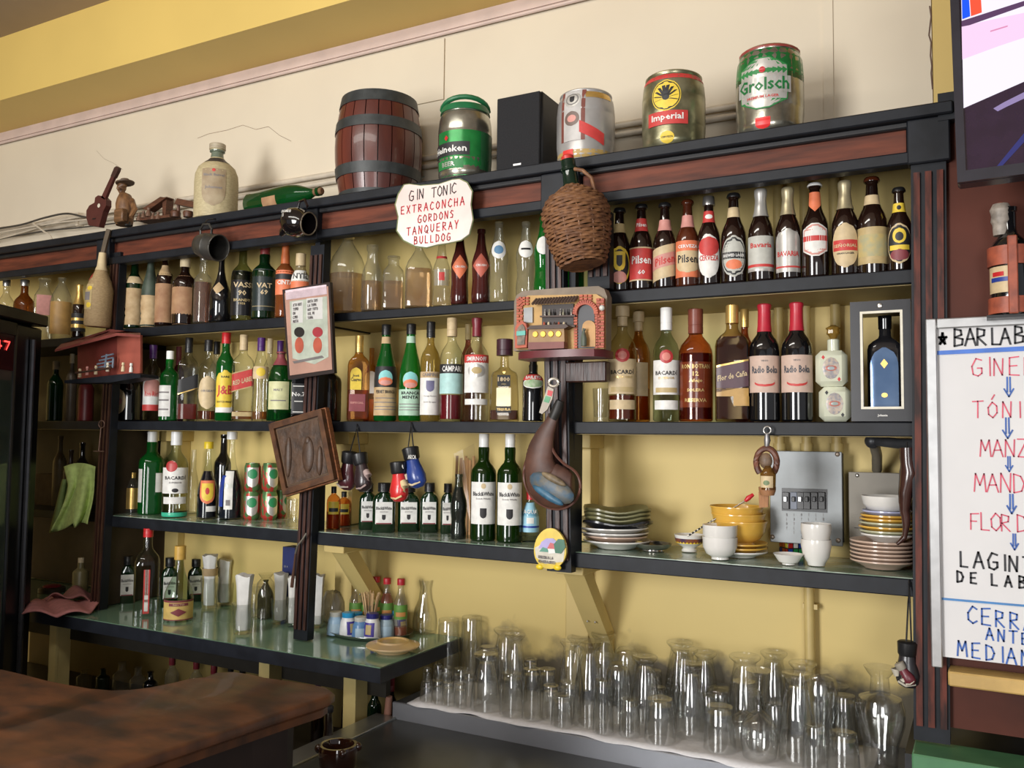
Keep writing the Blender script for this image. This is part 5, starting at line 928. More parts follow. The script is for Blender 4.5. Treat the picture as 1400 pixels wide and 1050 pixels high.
b.v = [(x, y*.5, z) for x, y, z in b.v]; obj('body', b, LTH, ws, ang=70)
seam = [(756, 566), (745, 580), (733, 600), (722, 622), (715, 645), (719, 668), (732, 686), (752, 696), (772, 696), (788, 685), (795, 665), (789, 645), (770, 634), (756, 618), (752, 600), (757, 580)]
for _ in range(2): seam = [tuple(f*p+(1-f)*q for p, q in zip(a, b_)) for a, b_ in zip(seam, seam[1:]) for f in (.75, .25)]
obj('seam', MB().tube([X_(x, y, 1.93) for x, y in seam], m_(2), 6), P((.11, .04, .025), .5), ws)
def blob(name, cx, cy, rx, ry, rot, Y, m, ds=.006):
    c_ = X_(cx, cy, Y); obj(name, MB().ell((0, 0, 0), (m_(rx), ds, m_(ry)), 18, 8).xf(Matrix.Translation(c_) @ Matrix.Rotation(radians(rot), 4, 'Y')), m, ws)
blob('painted_picture', 754, 667, 36, 17, 24, 1.908, P((.05, .10, .15), .45, 0, 0, 45, .3, (.14, .12, .08)), .014)
blob('painted_picture', 749, 677, 26, 6, 28, 1.9, P((.045, .13, .21), .45, 0, .3, 50), .010)
blob('painted_picture', 757, 655, 20, 5, 24, 1.9, P((.20, .15, .09), .5, 0, .4, 50), .009)
obj('nozzle', MB().tube([X_(756, 572), X_(762, 560), X_(766, 548)], [m_(7), m_(8), m_(6)], 10), P((.02, .018, .016), .5), ws)
# bottle opener hanging over the wineskin neck
o = atY(750, 545, 1.905); X_ = lambda x, y, Y=1.905: atY(x, y, Y)-o
bo = thing('bottle_opener', 'metal bottle opener with red, green and white pictures above the wineskin', 'opener', o, 0)
obj('ring', MB().tube([X_(757+6.5*cos(a), 523+5.5*sin(a)) for a in [2*pi*i/16 for i in range(16)]], m_(2), 7, True), P((.55, .5, .42), .35, .5), bo)
flat('handle', [(749, 528), (757, 532), (755, 545), (748, 560), (741, 566), (737, 564), (742, 548)], 1.905, .006, P((.45, .40, .33), .5), bo, o)
flat('picture', [(749, 533), (756, 535), (754, 542), (748, 540)], 1.904, .001, RED, bo, o); flat('picture', [(746, 541), (753, 543), (750, 551), (743, 549)], 1.904, .001, P((.12, .35, .18), .5), bo, o)
# oval ceramic plaque
pts = [(752+22*cos(a)*(1-.10*sin(a)), 750-28*sin(a)) for a in [2*pi*i/28 for i in range(28)]]
o = atY(752, 750, 1.950)
cp = thing('ceramic_plaque', 'small oval ceramic plaque with painted house and tree hanging on shelf edge', 'plaque', o, 0)
flat('plate', pts, 1.95, .008, P((.75, .55, .08), .25, coat=.5), cp, o)
flat('painting', [(733, 762), (731, 749), (740, 744), (765, 744), (772, 752), (770, 768), (745, 771)], 1.949, .001, P((.66, .62, .52), .25), cp, o)
flat('painting', [(736+0, 750), (740, 741), (747, 736), (756, 736), (763, 742), (764, 750)], 1.9485, .001, P((.40, .35, .62), .3), cp, o)
flat('painting', [(737, 754), (742, 748), (748, 750), (750, 755)], 1.948, .001, P((.10, .30, .22), .3), cp, o); flat('painting', [(750, 757), (749, 749), (755, 743), (762, 747), (761, 756)], 1.9475, .001, PAPER, cp, o)
flat('painting', [(748, 750), (752, 742), (761, 744), (764, 751)], 1.947, .001, P((.55, .12, .12), .3), cp, o)
flat('painting', [(759, 756), (757, 744), (763, 737), (771, 738), (773, 748), (767, 757)], 1.9465, .001, P((.03, .14, .08), .3), cp, o)
write(cp, o, 1.9465, [('RINCON A LA', 736, 763, 3.6, 1.05, GREYINK, -.02), ('MEXICO A OROSI', 736, 769, 3.6, .95, GREYINK, -.02)], .7)
for x, y in ((738, 775), (762, 776)): obj('foot', MB().ell(tuple(atY(x, y, 1.952)-o), (px(o, 6), .006, px(o, 4)), 12, 6), YEL, cp)
# clutch of boxing gloves
def glove(t, cx, cy, s, rz, mit, cuff, trim, Y, flip=1):
    c_ = atY(cx, cy, Y)-Vector(t.location); u = px(atY(cx, cy, Y), s); M = Matrix.Translation(c_) @ Matrix.Rotation(radians(rz), 4, 'Y') @ Matrix.Scale(u, 4)
    mb = MB().tube([(0, 0, .55), (0, 0, .25), (.02*flip, 0, -.05), (.05*flip, 0, -.35), (.04*flip, 0, -.62), (0, 0, -.82), (0, 0, -.9)], [.30, .34, .42, .48, .46, .32, .08], 14); mb.v = [(x, y*.8, z) for x, y, z in mb.v]; g_ = obj('glove', mb.xf(M), mit, t, ang=80)
    obj('thumb', MB().tube([(-.28*flip, -.1, .05), (-.42*flip, -.16, -.2), (-.36*flip, -.2, -.45)], [.16, .19, .1], 10).xf(M), trim, g_)
    obj('cuff', MB().lathe([(.42, .33), (.5, .37), (.95, .40), (1.0, .33)], 14).xf(M), cuff, g_)
    obj('seam', MB().tube([(-.3*flip, -.30, -.62), (0, -.38, -.74), (.35*flip, -.22, -.66)], .05, 6).xf(M), trim, g_)
    return g_
def laces(t, p0, ps, Y=1.985):
    for x, y in ps: obj('lace', MB().tube([atY(p0[0], p0[1], 1.992)-Vector(t.location), atY((p0[0]*2+x)/3, (p0[1]*2+y)/3, Y-.008)-Vector(t.location), atY(x, y, Y)-Vector(t.location)], .0018, 6), BLK, t)
    obj('hook', MB().tube([atY(p0[0], p0[1]-5, 1.996)-Vector(t.location), atY(p0[0], p0[1], 1.988)-Vector(t.location), atY(p0[0]+1, p0[1]+4, 1.990)-Vector(t.location)], .0016, 6), BLK, t)
gl = [('pair of dark maroon miniature boxing gloves hanging under the middle shelf', (488, 583), 1.985), ('pair of red and blue miniature boxing gloves hanging under the middle shelf', (562, 580), 1.985), ('single black and white miniature boxing glove hanging at the lower right', (1243, 797), 1.985)]
DM = P((.07, .015, .02), .3, coat=.3)
t = thing('boxing_gloves', gl[0][0], 'gloves', atY(488, 583, 1.985), 0); glove(t, 475, 645, 28, 8, DM, BLK, P((.5, .42, .35), .4), 1.985); glove(t, 496, 647, 28, -14, P((.03, .018, .02), .3, coat=.3), BLK, P((.4, .3, .28), .4), 1.975, -1); laces(t, (488, 585), ((477, 624), (493, 624)), 1.98)
t = thing('boxing_gloves', gl[1][0], 'gloves', atY(562, 580, 1.985), 0); glove(t, 546, 660, 29, -6, P((.62, .03, .03), .3, coat=.3), BLK, P((.70, .55, .30), .4), 1.965, -1); glove(t, 566, 641, 30, -14, P((.02, .05, .24), .3, coat=.3), BLK, P((.70, .58, .38), .4), 1.985); laces(t, (562, 582), ((557, 620), (566, 618)), 1.98)
for x, y in ((541, 640), (558, 627)): write(t, Vector(t.location), 1.955, [('ARCA', x, y, 5, 1.05, lab_wh, 0)], .9)
t = thing('boxing_glove', gl[2][0], 'glove', atY(1243, 797, 1.985), 0); glove(t, 1240, 910, 33, 2, P((.02, .018, .022), .35, coat=.3), BLK, P((.50, .46, .38), .4), 1.97); glove(t, 1238, 922, 17, -30, P((.13, .02, .03), .35), P((.3, .27, .22), .4), P((.6, .56, .46), .4), 1.952); laces(t, (1243, 798), ((1239, 878), (1246, 878)), 1.975)
# horseshoe ornament with a little bottle
o = atY(1048, 612, 1.975); X_ = lambda x, y, Y=1.975: atY(x, y, Y)-o; m_ = lambda n: px(o, n)
hs = thing('horseshoe_ornament', 'hanging leather horseshoe ornament holding a miniature rum bottle and fringe', 'ornament', o, 0)
obj('horseshoe', MB().tube([X_(1048+14*sin(a)*(1.0), 632-19*cos(a)) for a in [radians(-140+280*i/20) for i in range(21)]], m_(4.4), 8), P((.20, .07, .035), .5, 0, 0, 60, .2, (.08, .03, .02)), hs)
obj('ring', MB().tube([X_(1049+5*cos(a), 588+5*sin(a), 1.98) for a in [2*pi*i/14 for i in range(14)]], m_(.9), 6, True), SILVER, hs)
obj('clasp', MB().tube([X_(1049, 593), X_(1049, 602), X_(1048, 612)], [m_(3), m_(4.5), m_(3)], 10), P((.25, .24, .24), .35, .6), hs)
obj('medallion', MB().ell(tuple(X_(1047, 630, 1.965)), (m_(9), .008, m_(11)), 14, 8), P((.16, .10, .06), .5, 0, .4, 60, .5), hs)
obj('bottle', MB().lathe([(m_(-26), m_(10)), (m_(-4), m_(10.5)), (m_(2), m_(6)), (m_(6), m_(3.5))], 16).xf(Matrix.Translation(X_(1050, 643, 1.955))), G((.7, .5, .2), .5, (.3, .15, .04), .5), hs)
s9 = Shape('keg', m_(26), m_(10.4)); s9.p = [(0, 1), (1, 1)]; ob = obj('label', patch(s9, .1, .7, m_(9), 'rect', .0006), lab_cream, hs); ob.location = X_(1050, 669, 1.955)
ob = obj('print', patch(s9, .22, .48, m_(4), 'oval', .0012), P((.16, .22, .10), .5), hs); ob.location = X_(1050, 669, 1.955)
obj('holder', MB().lathe([(m_(-6), m_(9)), (0, m_(11)), (m_(5), m_(11.5))], 14).xf(Matrix.Translation(X_(1049, 671, 1.96))), P((.34, .16, .07), .6), hs)
obj('fringe', MB().plate([(X_(1038, 672).x, X_(1038, 672).z), (X_(1052, 672).x, X_(1052, 672).z), (X_(1051, 693).x, X_(1051, 693).z), (X_(1039, 694).x, X_(1039, 694).z)], -.008, -.002), P((.38, .18, .08), .7, 0, .2, 200, .3, None, (8, 1, .5)), hs, False)
# carved wooden leg hanging from a pipe
o = atY(1240, 618, 1.985); X_ = lambda x, y, Y=1.985: atY(x, y, Y)-o; m_ = lambda n: px(o, n)
lg = thing('wooden_carving', 'dark carved wooden female leg hanging beside the white bowl', 'ornament', o, 0)
sp = [(1240, 612, 10), (1241, 622, 10.5), (1243, 634, 11), (1243, 646, 12.5), (1240, 660, 10.5), (1238, 674, 9.5), (1237, 688, 8), (1237, 698, 6.6), (1239, 708, 6), (1239, 718, 5), (1238, 728, 3.6), (1236, 735, 3.8), (1231, 740, 3), (1226, 744, 2)]
obj('leg', MB().tube([X_(x, y) for x, y, r in sp], [m_(r) for x, y, r in sp], 14), P((.045, .018, .014), .22, 0, .25, 18, .1, coat=.4), lg, ang=80)
obj('buttock', MB().ell(tuple(X_(1247, 648, 1.99)), (m_(8), m_(8), m_(11)), 14, 9), P((.045, .018, .014), .22, 0, .25, 18, .1, coat=.4), lg)
obj('cord', MB().tube([X_(1240, 612), X_(1240, 604)], .002, 6), BLK, lg)
# tool like hooks on the posts
o = atY(139, 580, 1.955); t = thing('wire_skewer', 'rusty looped metal skewer hanging on the left post', 'skewer', o, 0)
obj('loop', MB().tube([atY(139+4*cos(a), 580+5*sin(a), 1.955)-o for a in [2*pi*i/12 for i in range(12)]], .0018, 6, True), P((.22, .13, .10), .5, .4), t)
obj('rod', MB().tube([atY(138, 585, 1.955)-o, atY(135, 616, 1.955)-o], .0018, 6), P((.22, .13, .10), .5, .4), t); obj('crossbar', MB().tube([atY(128, 617, 1.955)-o, atY(142, 617, 1.955)-o], .0018, 6), P((.22, .13, .10), .5, .4), t)
o = atY(412, 735, 1.95); t = thing('leather_strap', 'worn metal and leather pull strap hanging on the centre left post', 'strap', o, 0)
pts = [(419, 729), (414, 737), (407, 746), (404, 757), (402, 775), (400, 793), (399, 803)]
obj('bar', MB().tube([atY(x, y, 1.95)-o for x, y in pts[:4]], .003, 6), P((.25, .22, .18), .4, .6), t); obj('cord', MB().tube([atY(x, y, 1.95)-o for x, y in pts[3:]], [.003, .003, .005, .005][:4], 6), P((.08, .035, .02), .6), t)

# ------------------------------------------------------------------ crockery on the lower right shelf
def lathe_thing(name, label, cat, prof, m, loc, group=None, seg=28, rot=None, mb=None):
    o = obj(name, mb or MB().lathe(prof, seg, close=False), m, loc=loc, rot=rot); o['label'] = label; o['category'] = cat
    if group: o['group'] = group
    return o
CH = P((.76, .74, .70), .18, 0, .03, 12, coat=.4); CHY = P((.72, .42, .07), .22, 0, .06, 12, coat=.4); CHO = P((.20, .19, .085), .3, 0, .1, 12, coat=.3); CHP = P((.55, .40, .31), .25, 0, .05, 12, coat=.3)
CHB = P((.02, .02, .025), .25, coat=.4); CHG = P((.45, .45, .30), .25, coat=.3); CHBL = P((.42, .44, .62), .25, coat=.3)
def plate_prof(R, h): return [(.002, 0), (.002, R*.5), (0, R*.52), (0, R*.56), (.003, R*.60), (h*.55, R*.78), (h, R), (h+.0035, R), (h*.6+.004, R*.77), (.007, R*.58), (.006, 0)]
def bowl_prof(R, H, f=.45, k=1.): return [(.003, 0), (.003, R*f*.85), (0, R*f*.9), (0, R*f), (.005, R*f*.96), (H*.25, R*.76*k), (H*.55, R*.93*k), (H, R), (H, R*.96), (H*.55, R*.88*k), (H*.25, R*.7*k), (H*.1, R*.4), (H*.09, 0)]
def on(cx, base, w_, sh=C_): p = atZ(cx, base, sh.z); R = px(p, w_)/2; p = atZ(cx, base, sh.z); return Vector((atY(cx, base, p.y+R).x, p.y+R*.75, sh.z+.002)), R
ZC = C_.z+.002
# left stack: white plates, black plate, olive plates
c_, R = on(840, 748, 96)
c_.y = 2.125; R = px(c_, 98)/2; c_.x = atY(843, 735, 2.125).x
z = ZC
for i, (lab, m_c, rr, dz) in enumerate((('bottom cream plate of the stack beside the wineskin post', CH, .93, .012), ('brown rimmed plate second from the bottom of that stack', CHP, .90, .009), ('white plate third from the bottom of the stack by the post', CH, .97, .012), ('white plate fourth from the bottom, just under the black plate', CH, 1., .013), ('black plate between the white and the olive plates', CHB, 1.04, .010), ('lowest olive square-sided plate above the black one', CHO, .96, .010), ('middle olive square-sided plate', CHO, .97, .010), ('topmost olive square-sided plate of the stack by the post', CHO, .98, .012))):
    if i >= 4:
        s_ = Shape('keg', 1, R*rr); s_.N = 5; pp = plate_prof(R*rr, .016); mb = MB(); v = []; fs = []; sg = 32
        for zz, r in pp:
            for k in range(sg):
                a = 2*pi*k/sg; q = (abs(sin(a))**4+abs(cos(a))**4)**(-.25) if r > R*.5 else 1; q = min(q, 1.16)
                v.append((r*.93*q*sin(a), -r*.93*q*cos(a), zz*(1+.5*(q-1)/.16 if zz > .01 else 1)))
        for j in range(len(pp)-1):
            for k in range(sg): k2 = (k+1) % sg; fs.append((j*sg+k, j*sg+k2, (j+1)*sg+k2, (j+1)*sg+k))
        mb.v = v; mb.f = fs
        lathe_thing('plate', lab, 'plate', None, m_c, (c_.x, c_.y, z), 'plate stack by the centre post', mb=mb, rot=(0, 0, .45))
    else: lathe_thing('plate', lab, 'plate', plate_prof(R*rr, .018), m_c, (c_.x-.004*i, c_.y, z), 'plate stack by the centre post')
    z += dz
# chrome utensil holder beside the post
c_, R = on(786, 740, 12); t = thing('spoon_bundle', 'twisted chrome spoon handles standing between the post and the plates', 'spoons', c_)
for k in range(3):
    obj('spoon', MB().tube([(.004*k-.004, .004*(k % 2), 0), (.004*k-.004+.003*sin(k), 0, .05), (.004*k-.006, 0, .112)], .0022, 6), SILVER, t); [obj('bead', MB().ell((.004*k-.004, -.003, .012+q*.022+.005*k), (.004, .004, .006), 8, 6), SILVER, t) for q in range(4)]
c_, R = on(895, 756, 52); lathe_thing('steel_dish', 'small shiny steel dish in front of the plate stack', 'dish', bowl_prof(R, .018, .6), P((.6, .58, .54), .15, .95, .1), c_)
c_, R = on(944, 757, 42); t = thing('patterned_cup', 'footed white cup with dark zigzag band and yellow teeth', 'cup', c_)
H = .042; obj('body', MB().lathe([(0, R*.5), (.003, R*.52), (.008, R*.42), (.012, R*.5), (H*.5, R*.85), (H, R), (H, R*.95), (H*.5, R*.8), (.014, 0)], 28, close=False), CH, t)
obj('band', MB().lathe([(H*.52, R*.872), (H*.80, R*.953)], 32, close=False), P((.06, .035, .08), .3, 0, 0, 70, 0, (.25, .08, .03)), t)
zz = MB()
for k in range(24): a = 2*pi*k/24; b_ = a+2*pi/24; zz.add([(R*.875*sin(a), -R*.875*cos(a), H*.51), (R*.875*sin(b_), -R*.875*cos(b_), H*.51), (R*.915*sin((a+b_)/2), -R*.915*cos((a+b_)/2), H*.62)], [(0, 1, 2)])
obj('zigzag', zz, YEL, t, False)
c_, R = on(911, 746, 26); c_.y += .01; o = solo('square_dish', 'tilted square white dish behind the patterned cup', 'dish', MB().box(-R, R, -.006, .006, 0, .055, .003), CH, c_, rot=(radians(-12), radians(8), .2))
c_, R = on(986, 768, 48)
for k, lab in enumerate(('lower of the two nested white bowls beside the patterned cup', 'upper of the two nested white bowls beside the patterned cup')): lathe_thing('bowl', lab, 'bowl', bowl_prof(R, .052, .5, 1.05), CH, c_+Vector((0, 0, .028*k)), 'nested small white bowls')
c_, R = on(1024, 757, 66); c_.y = 2.13; c_.x = atY(1012, 740, 2.13).x; R = px(c_, 73)/2
for k, (m_c, lab) in enumerate(((CH, 'white plate at the bottom under the yellow plates'), (CHY, 'lower yellow plate under the yellow bowls'), (CHY, 'upper yellow plate under the yellow bowls'))): lathe_thing('plate', lab, 'plate', plate_prof(R, .012), m_c, (c_.x, c_.y, ZC+.0095*k), 'plates under the yellow bowls')
c_.z = ZC+.030
for k, lab in enumerate(('lowest of three stacked yellow bowls', 'middle of three stacked yellow bowls', 'topmost of three stacked yellow bowls')): lathe_thing('bowl', lab, 'bowl', bowl_prof(R*.98, .056, .55)[:8]+[(.056, R*1.0), (.053, R*1.0), (.053, R*.93), (.03, R*.8), (.012, 0)], CHY, c_+Vector((-.004*k, 0, .017*k)), 'stacked yellow bowls')
t = thing('bar_spoon', 'twisted bar spoon with red tip resting across the yellow bowls', 'spoon', atY(985, 705, 2.10)); o = t.location
obj('rod', MB().tube([atY(940, 733, 2.06)-o, atY(1020, 684, 2.12)-o], .0018, 8), SILVER, t); obj('tip', MB().tube([atY(1019, 685, 2.12)-o, atY(1023, 681, 2.12)-o, atY(1030, 676, 2.125)-o], [.004, .0062, .004], 10), P((.6, .02, .03), .3), t)
for k in range(9): a = atY(942+k*4.2, 731.7-k*2.6, 2.06+.0035*k)-o; obj('twist', MB().tube([a, a+(atY(1020, 684, 2.12)-atY(940, 733, 2.06))*.03], .0026, 6), BLK, t)
c_, R = on(1079, 775, 41); lathe_thing('saucer_bowl', 'tiny shallow white sauce dish in front of the puzzle cube', 'dish', bowl_prof(R, .024, .42, .85), CH, c_)
c_, R = on(1117, 776, 41)
for k, lab in enumerate(('lower of the two nested tall white cups', 'upper of the two nested tall white cups')): lathe_thing('cup', lab, 'cup', [(.002, 0), (.002, R*.45), (0, R*.5), (0, R*.56), (.006, R*.6), (.02, R*.86), (.045, R), (.058, R*.98), (.058, R*.94), (.04, R*.93), (.02, R*.8), (.008, 0)], CH, c_+Vector((0, 0, .035*k)), 'nested tall white cups')
# puzzle cube
c_ = atZ(1088, 759, C_.z); c_.z = C_.z+.002; t = thing('puzzle_cube', 'scrambled colour puzzle cube behind the tall white cups', 'cube', c_, radians(40)); q = .042
obj('core', MB().box(-q/2, q/2, 0, q, 0, q, .002), BLK, t); rnd = random.Random(5); cl = [P(c, .35) for c in ((.75, .72, .68), (.7, .15, .02), (.5, .02, .02), (.02, .25, .06), (.02, .06, .35), (.75, .65, .05))]
for i in range(3):
    for j in range(3):
        a = -q/2+.0015+i*q/3; z = .0015+j*q/3; e = q/3-.003
        obj('sticker', MB().box(a, a+e, -.0006, 0, z, z+e), rnd.choice(cl), t, False); obj('sticker', MB().box(-q/2-.0006, -q/2, a+q/2, a+q/2+e, z, z+e), rnd.choice(cl), t, False); obj('sticker', MB().box(a, a+e, a*0+.0015+i*0+j*q/3, .0015+j*q/3+e, q, q+.0006), rnd.choice(cl), t, False)
# right plate stacks
c_ = atY(1212, 775, 2.115); R = px(c_, 150)/2; c_.x = atY(1207, 770, 2.115).x; R = min(R, (X3-.012-c_.x))
names = ('bottom', 'second from bottom', 'third from bottom', 'fourth from bottom', 'fifth from bottom', 'topmost')
for k in range(6): lathe_thing('plate', names[k]+' large pink-beige plate beside the right post', 'plate', plate_prof(R, .016), CHP, (c_.x, c_.y, ZC+.0085*k), 'large pink-beige plates', 40)
z = ZC+.0085*5+.016; c2 = Vector((X3-.067, 2.12, z)); R2 = px(c2, 84)/2*.86; c2.x = X3-.012-R2
for k, (m_c, lab, rr, dz) in enumerate(((CH, 'white plate just above the pink-beige plates', .95, .008), (CHG, 'lowest pale green plate in the upper right stack', 1., .009), (CHY, 'lower mustard plate in the upper right stack', 1.02, .009), (CHG, 'upper pale green plate in the upper right stack', .99, .008), (CHY, 'middle mustard plate in the upper right stack', .97, .008), (CHY, 'top mustard plate in the upper right stack', .95, .009), (CHBL, 'lavender plate directly under the white bowl', .88, .008))):
    lathe_thing('plate', lab, 'plate', plate_prof(R2*rr, .014), m_c, (c2.x, c2.y, z), 'mixed plates under the white bowl'); z += dz
lathe_thing('bowl', 'wide white bowl crowning the mixed plates behind the carved leg', 'bowl', bowl_prof(R2*.92, .040, .5), CH, (c2.x, c2.y, z+.001))

# ------------------------------------------------------------------ electrics on the right
PG = P((.27, .29, .30), .42, .2, 0, 7, .05, (.17, .18, .18), None, 0, .5, (.35, .7), 6)
o = atY(1053, 744, 2.19); o.z = 1.300
bp_ = thing('breaker_panel', 'grey metal circuit breaker panel fixed to the yellow wall', 'panel', o); X_ = lambda x, y, Y=2.19: atY(x, y, Y)-o
w_ = X_(1152, 700).x; h_ = X_(1100, 617).z; obj('box', MB().box(.006, w_-.006, .004, YW-2.19, .003, h_-.004), P((.05, .05, .05), .5), bp_); obj('cover', MB().box(0, w_, 0, .005, 0, h_, .0015), PG, bp_)
obj('breaker_recess', MB().plate([(X_(1069, 698).x, X_(1069, 698).z), (X_(1131, 701).x, X_(1131, 701).z), (X_(1131, 669).x, X_(1131, 669).z), (X_(1069, 667).x, X_(1069, 667).z)], -.002, .002), BLK, bp_, False)
for k, (x, cc) in enumerate(((1075, BLK), (1086, P((.12, .14, .19), .4)), (1095, BLK), (1104, BLK), (1114, BLK), (1124, BLK))):
    a = X_(x, 696); b_ = X_(x+8, 673); f_ = obj('breaker', MB().box(a.x-.008, a.x+.008, -.008, -.001, a.z, b_.z, .001), cc, bp_); obj('toggle', MB().box(a.x-.004, a.x+.004, -.015, -.007, (a.z+b_.z)/2-.002, (a.z+b_.z)/2+.010, .001), STEEL if k in (0, 2) else BLK, f_)
for x, y in ((1145, 621), (1056, 734), (1146, 739)): obj('screw', MB().ell(tuple(X_(x, y)), (.006, .003, .006), 10, 6), P((.25, .2, .16), .4, .5), bp_)
q = MB()
for k in range(6):
    for j in range(4+k % 3): a = X_(1075+k*10, 702+j*6); pen(q, 'NIOTLI'[(k+j) % 6], a.x, a.z-.006, .006, .0009, y=-.0008, aspect=.5)
obj('lettering', q, GREYINK, bp_, False)
o = atY(1161, 746, 2.20); o.z = 1.300; X_ = lambda x, y, Y=2.20: atY(x, y, Y)-o
jb = thing('junction_box', 'beige metal junction box with faint writing behind the plates', 'panel', o); w_ = X3-.02-o.x; h_ = X_(1200, 646).z
obj('cover', MB().box(0, w_, 0, .006, 0, h_, .0015), P((.25, .23, .19), .5, .1, 0, 6, .05, (.19, .17, .14)), jb); obj('box', MB().box(.006, w_-.006, .005, YW-2.2, 0, h_-.005), P((.06, .06, .05), .5), jb)
obj('knockout', MB().plate([(X_(1184, 716).x, X_(1184, 716).z), (X_(1206, 716).x, X_(1206, 716).z), (X_(1206, 689).x, X_(1206, 689).z), (X_(1184, 689).x, X_(1184, 689).z)], -.002, .002), P((.05, .045, .045), .5), jb, False)
q = MB()
for j, s in enumerate(('TOMA', 'LUZ', 'MOTOR')): a = X_(1199, 681+j*5); pen(q, s, a.x, a.z, .005, .0008, y=-.0008)
a = X_(1168, 722); q.box(a.x, a.x+.03, -.001, 0, a.z, a.z+.0015); obj('lettering', q, INK, jb, False)
for x, y in ((1169, 744), (1172, 650)): obj('screw', MB().ell(tuple(X_(x, y)), (.005, .004, .005), 10, 6), SILVER, jb)
# conduits running down the yellow wall
WP = P((.58, .44, .17), .4, 0, .1, 10)
for x, lab in ((1066, 'left of the three yellow wall conduits above the breaker panel'), (1103, 'middle of the three yellow wall conduits above the breaker panel'), (1144, 'right of the three yellow wall conduits above the breaker panel')):
    o = atY(x, 606, 2.235); t = thing('wall_conduit', lab, 'conduit', o, 0, 'yellow painted wall conduits'); hh = 2.20-o.z; zb = 1.552-o.z
    obj('pipe', MB().tube([(0, 0, atY(x, 616, 2.235).z-o.z), (0, 0, hh)], .012, 12), WP, t); obj('coupling', MB().lathe([(-.022, .012), (-.022, .016), (.0, .016), (0, .012)], 14), WP, t)
o = atY(1108, 860, 2.235); o.z = .84; t = thing('wall_conduit', 'single yellow conduit running down the wall below the lower right shelf', 'conduit', o); obj('pipe', MB().tube([(0, 0, 0), (-.003, 0, 1.226-.84)], .0125, 12), WP, t); obj('clip', MB().box(-.017, .017, -.004, .022, .30, .312), WP, t)
PIPE = P((.045, .048, .055), .4, .4, .25, 25, .1)
o = atY(1193, 603, 2.10); X_ = lambda x, y, Y=2.10: atY(x, y, Y)-o
t = thing('dark_pipe', 'dark metal pipe with elbow leading to the right post above the carved leg', 'pipe', o); obj('horizontal_run', MB().tube([X_(1193, 602), X_(1225, 606, 2.07), X_(1262, 608, 2.03)], .0115, 12), PIPE, t)
obj('elbow', MB().ell((0, 0, 0), (.017, .017, .017), 14, 10), PIPE, t); obj('drop', MB().tube([X_(1195, 606, 2.11), X_(1199, 622, 2.16), X_(1199, 642, 2.215)], .0115, 12), P((.20, .18, .14), .45, .3), t)
# playing card flask: two stacked porcelain cubes
p0 = atY(1140, 575, 2.06); o = Vector((p0.x, 2.065, B_.z)); m_ = lambda n: px(o, n)
t = thing('playing_card_flask', 'white porcelain flask of two stacked cubes painted with playing cards', 'flask', o, face_angle(o)*.6)
PC = P((.62, .64, .50), .12, 0, .04, 10, coat=.6); q = m_(20.5)
def cube_(dx, z0, h): return MB().box(dx-q, dx+q, -q, q, z0, z0+h, m_(7))
obj('lower_cube', cube_(m_(2), 0, m_(47)), PC, t); obj('upper_cube', cube_(-m_(2), m_(47.5), m_(49)), PC, t); obj('neck', MB().lathe([(m_(95), m_(8)), (m_(112), m_(8)), (m_(113), m_(7))], 16), PC, t)
obj('stopper', MB().lathe([(m_(112), m_(3)), (m_(118), m_(6)), (m_(121), m_(9)), (m_(126), m_(8)), (m_(129), m_(10)), (m_(133), m_(3))], 8), G((.9, .75, .4), .5, (.6, .4, .1), .4), t)
for z0, cc, dx in ((m_(24), P((.30, .36, .34), .3), m_(2)), (m_(72), P((.35, .40, .42), .3), -m_(2))):
    for k, (w2, h2, c4_) in enumerate(((11, 15, P((.52, .42, .33), .3, 0, 0, 160, 0, (.25, .25, .28))), (9, 5, P((.45, .12, .08), .3)), (6, 3.5, cc))): obj('painting', MB().ell((dx, -q-.0002, z0), (m_(w2), .0008+.0004*k, m_(h2)), 16, 6), c4_, t)
    for sx in (-1, 1): obj('card_mark', MB().plate([(dx+sx*m_(10)-m_(2.2), z0+sx*m_(-15)), (dx+sx*m_(10), z0+sx*m_(-15)-m_(3)), (dx+sx*m_(10)+m_(2.2), z0+sx*m_(-15)), (dx+sx*m_(10), z0+sx*m_(-15)+m_(3))], -q-.0008, -q), RED if z0 > m_(50) else BLK, t, False)
# boxed square bottle in a black display case
xa1 = atY(1163, 500, 2.005).x; xb1 = X3-.008; zt = atY(1200, 411, 2.005).z-B_.z; W2 = xb1-xa1
t = thing('display_case', 'black open fronted display case with white inner frame on the shelf', 'case', (xa1, 2.005, B_.z))
ia, ib, iz, it = .020, W2-.016, .026, zt-.022
obj('front_frame', MB().box(0, ia, 0, .012, 0, zt).box(ib, W2, 0, .012, 0, zt).box(ia, ib, 0, .012, 0, iz).box(ia, ib, 0, .012, it, zt), P((.018, .018, .022), .3), t, False)
e = .005; obj('white_bead', MB().box(ia, ia+e, -.001, .010, iz, it).box(ib-e, ib, -.001, .010, iz, it).box(ia+e, ib-e, -.001, .010, iz, iz+e).box(ia+e, ib-e, -.001, .010, it-e, it), P((.72, .68, .56), .35), t, False)
obj('side_panel', MB().box(0, .004, .012, .12, 0, zt), BLK, t, False); obj('side_panel', MB().box(W2-.004, W2, .012, .12, 0, zt), BLK, t, False); obj('top_panel', MB().box(.004, W2-.004, .012, .12, zt-.02, zt), BLK, t, False); obj('bottom_panel', MB().box(.004, W2-.004, .012, .12, 0, .022), BLK, t, False)
obj('emblem', MB().ell((W2*.5, 0, zt-.011), (.006, .002, .006), 12, 6), SILVER, t); q_ = MB(); v, f_, asp = glyphs('Johnnie'); q_.v = [(p[0]*.006+W2*.52, -.0008, p[1]*.006+.012) for p in v]; q_.f = list(f_); obj('lettering', q_, lab_sil, t, False)
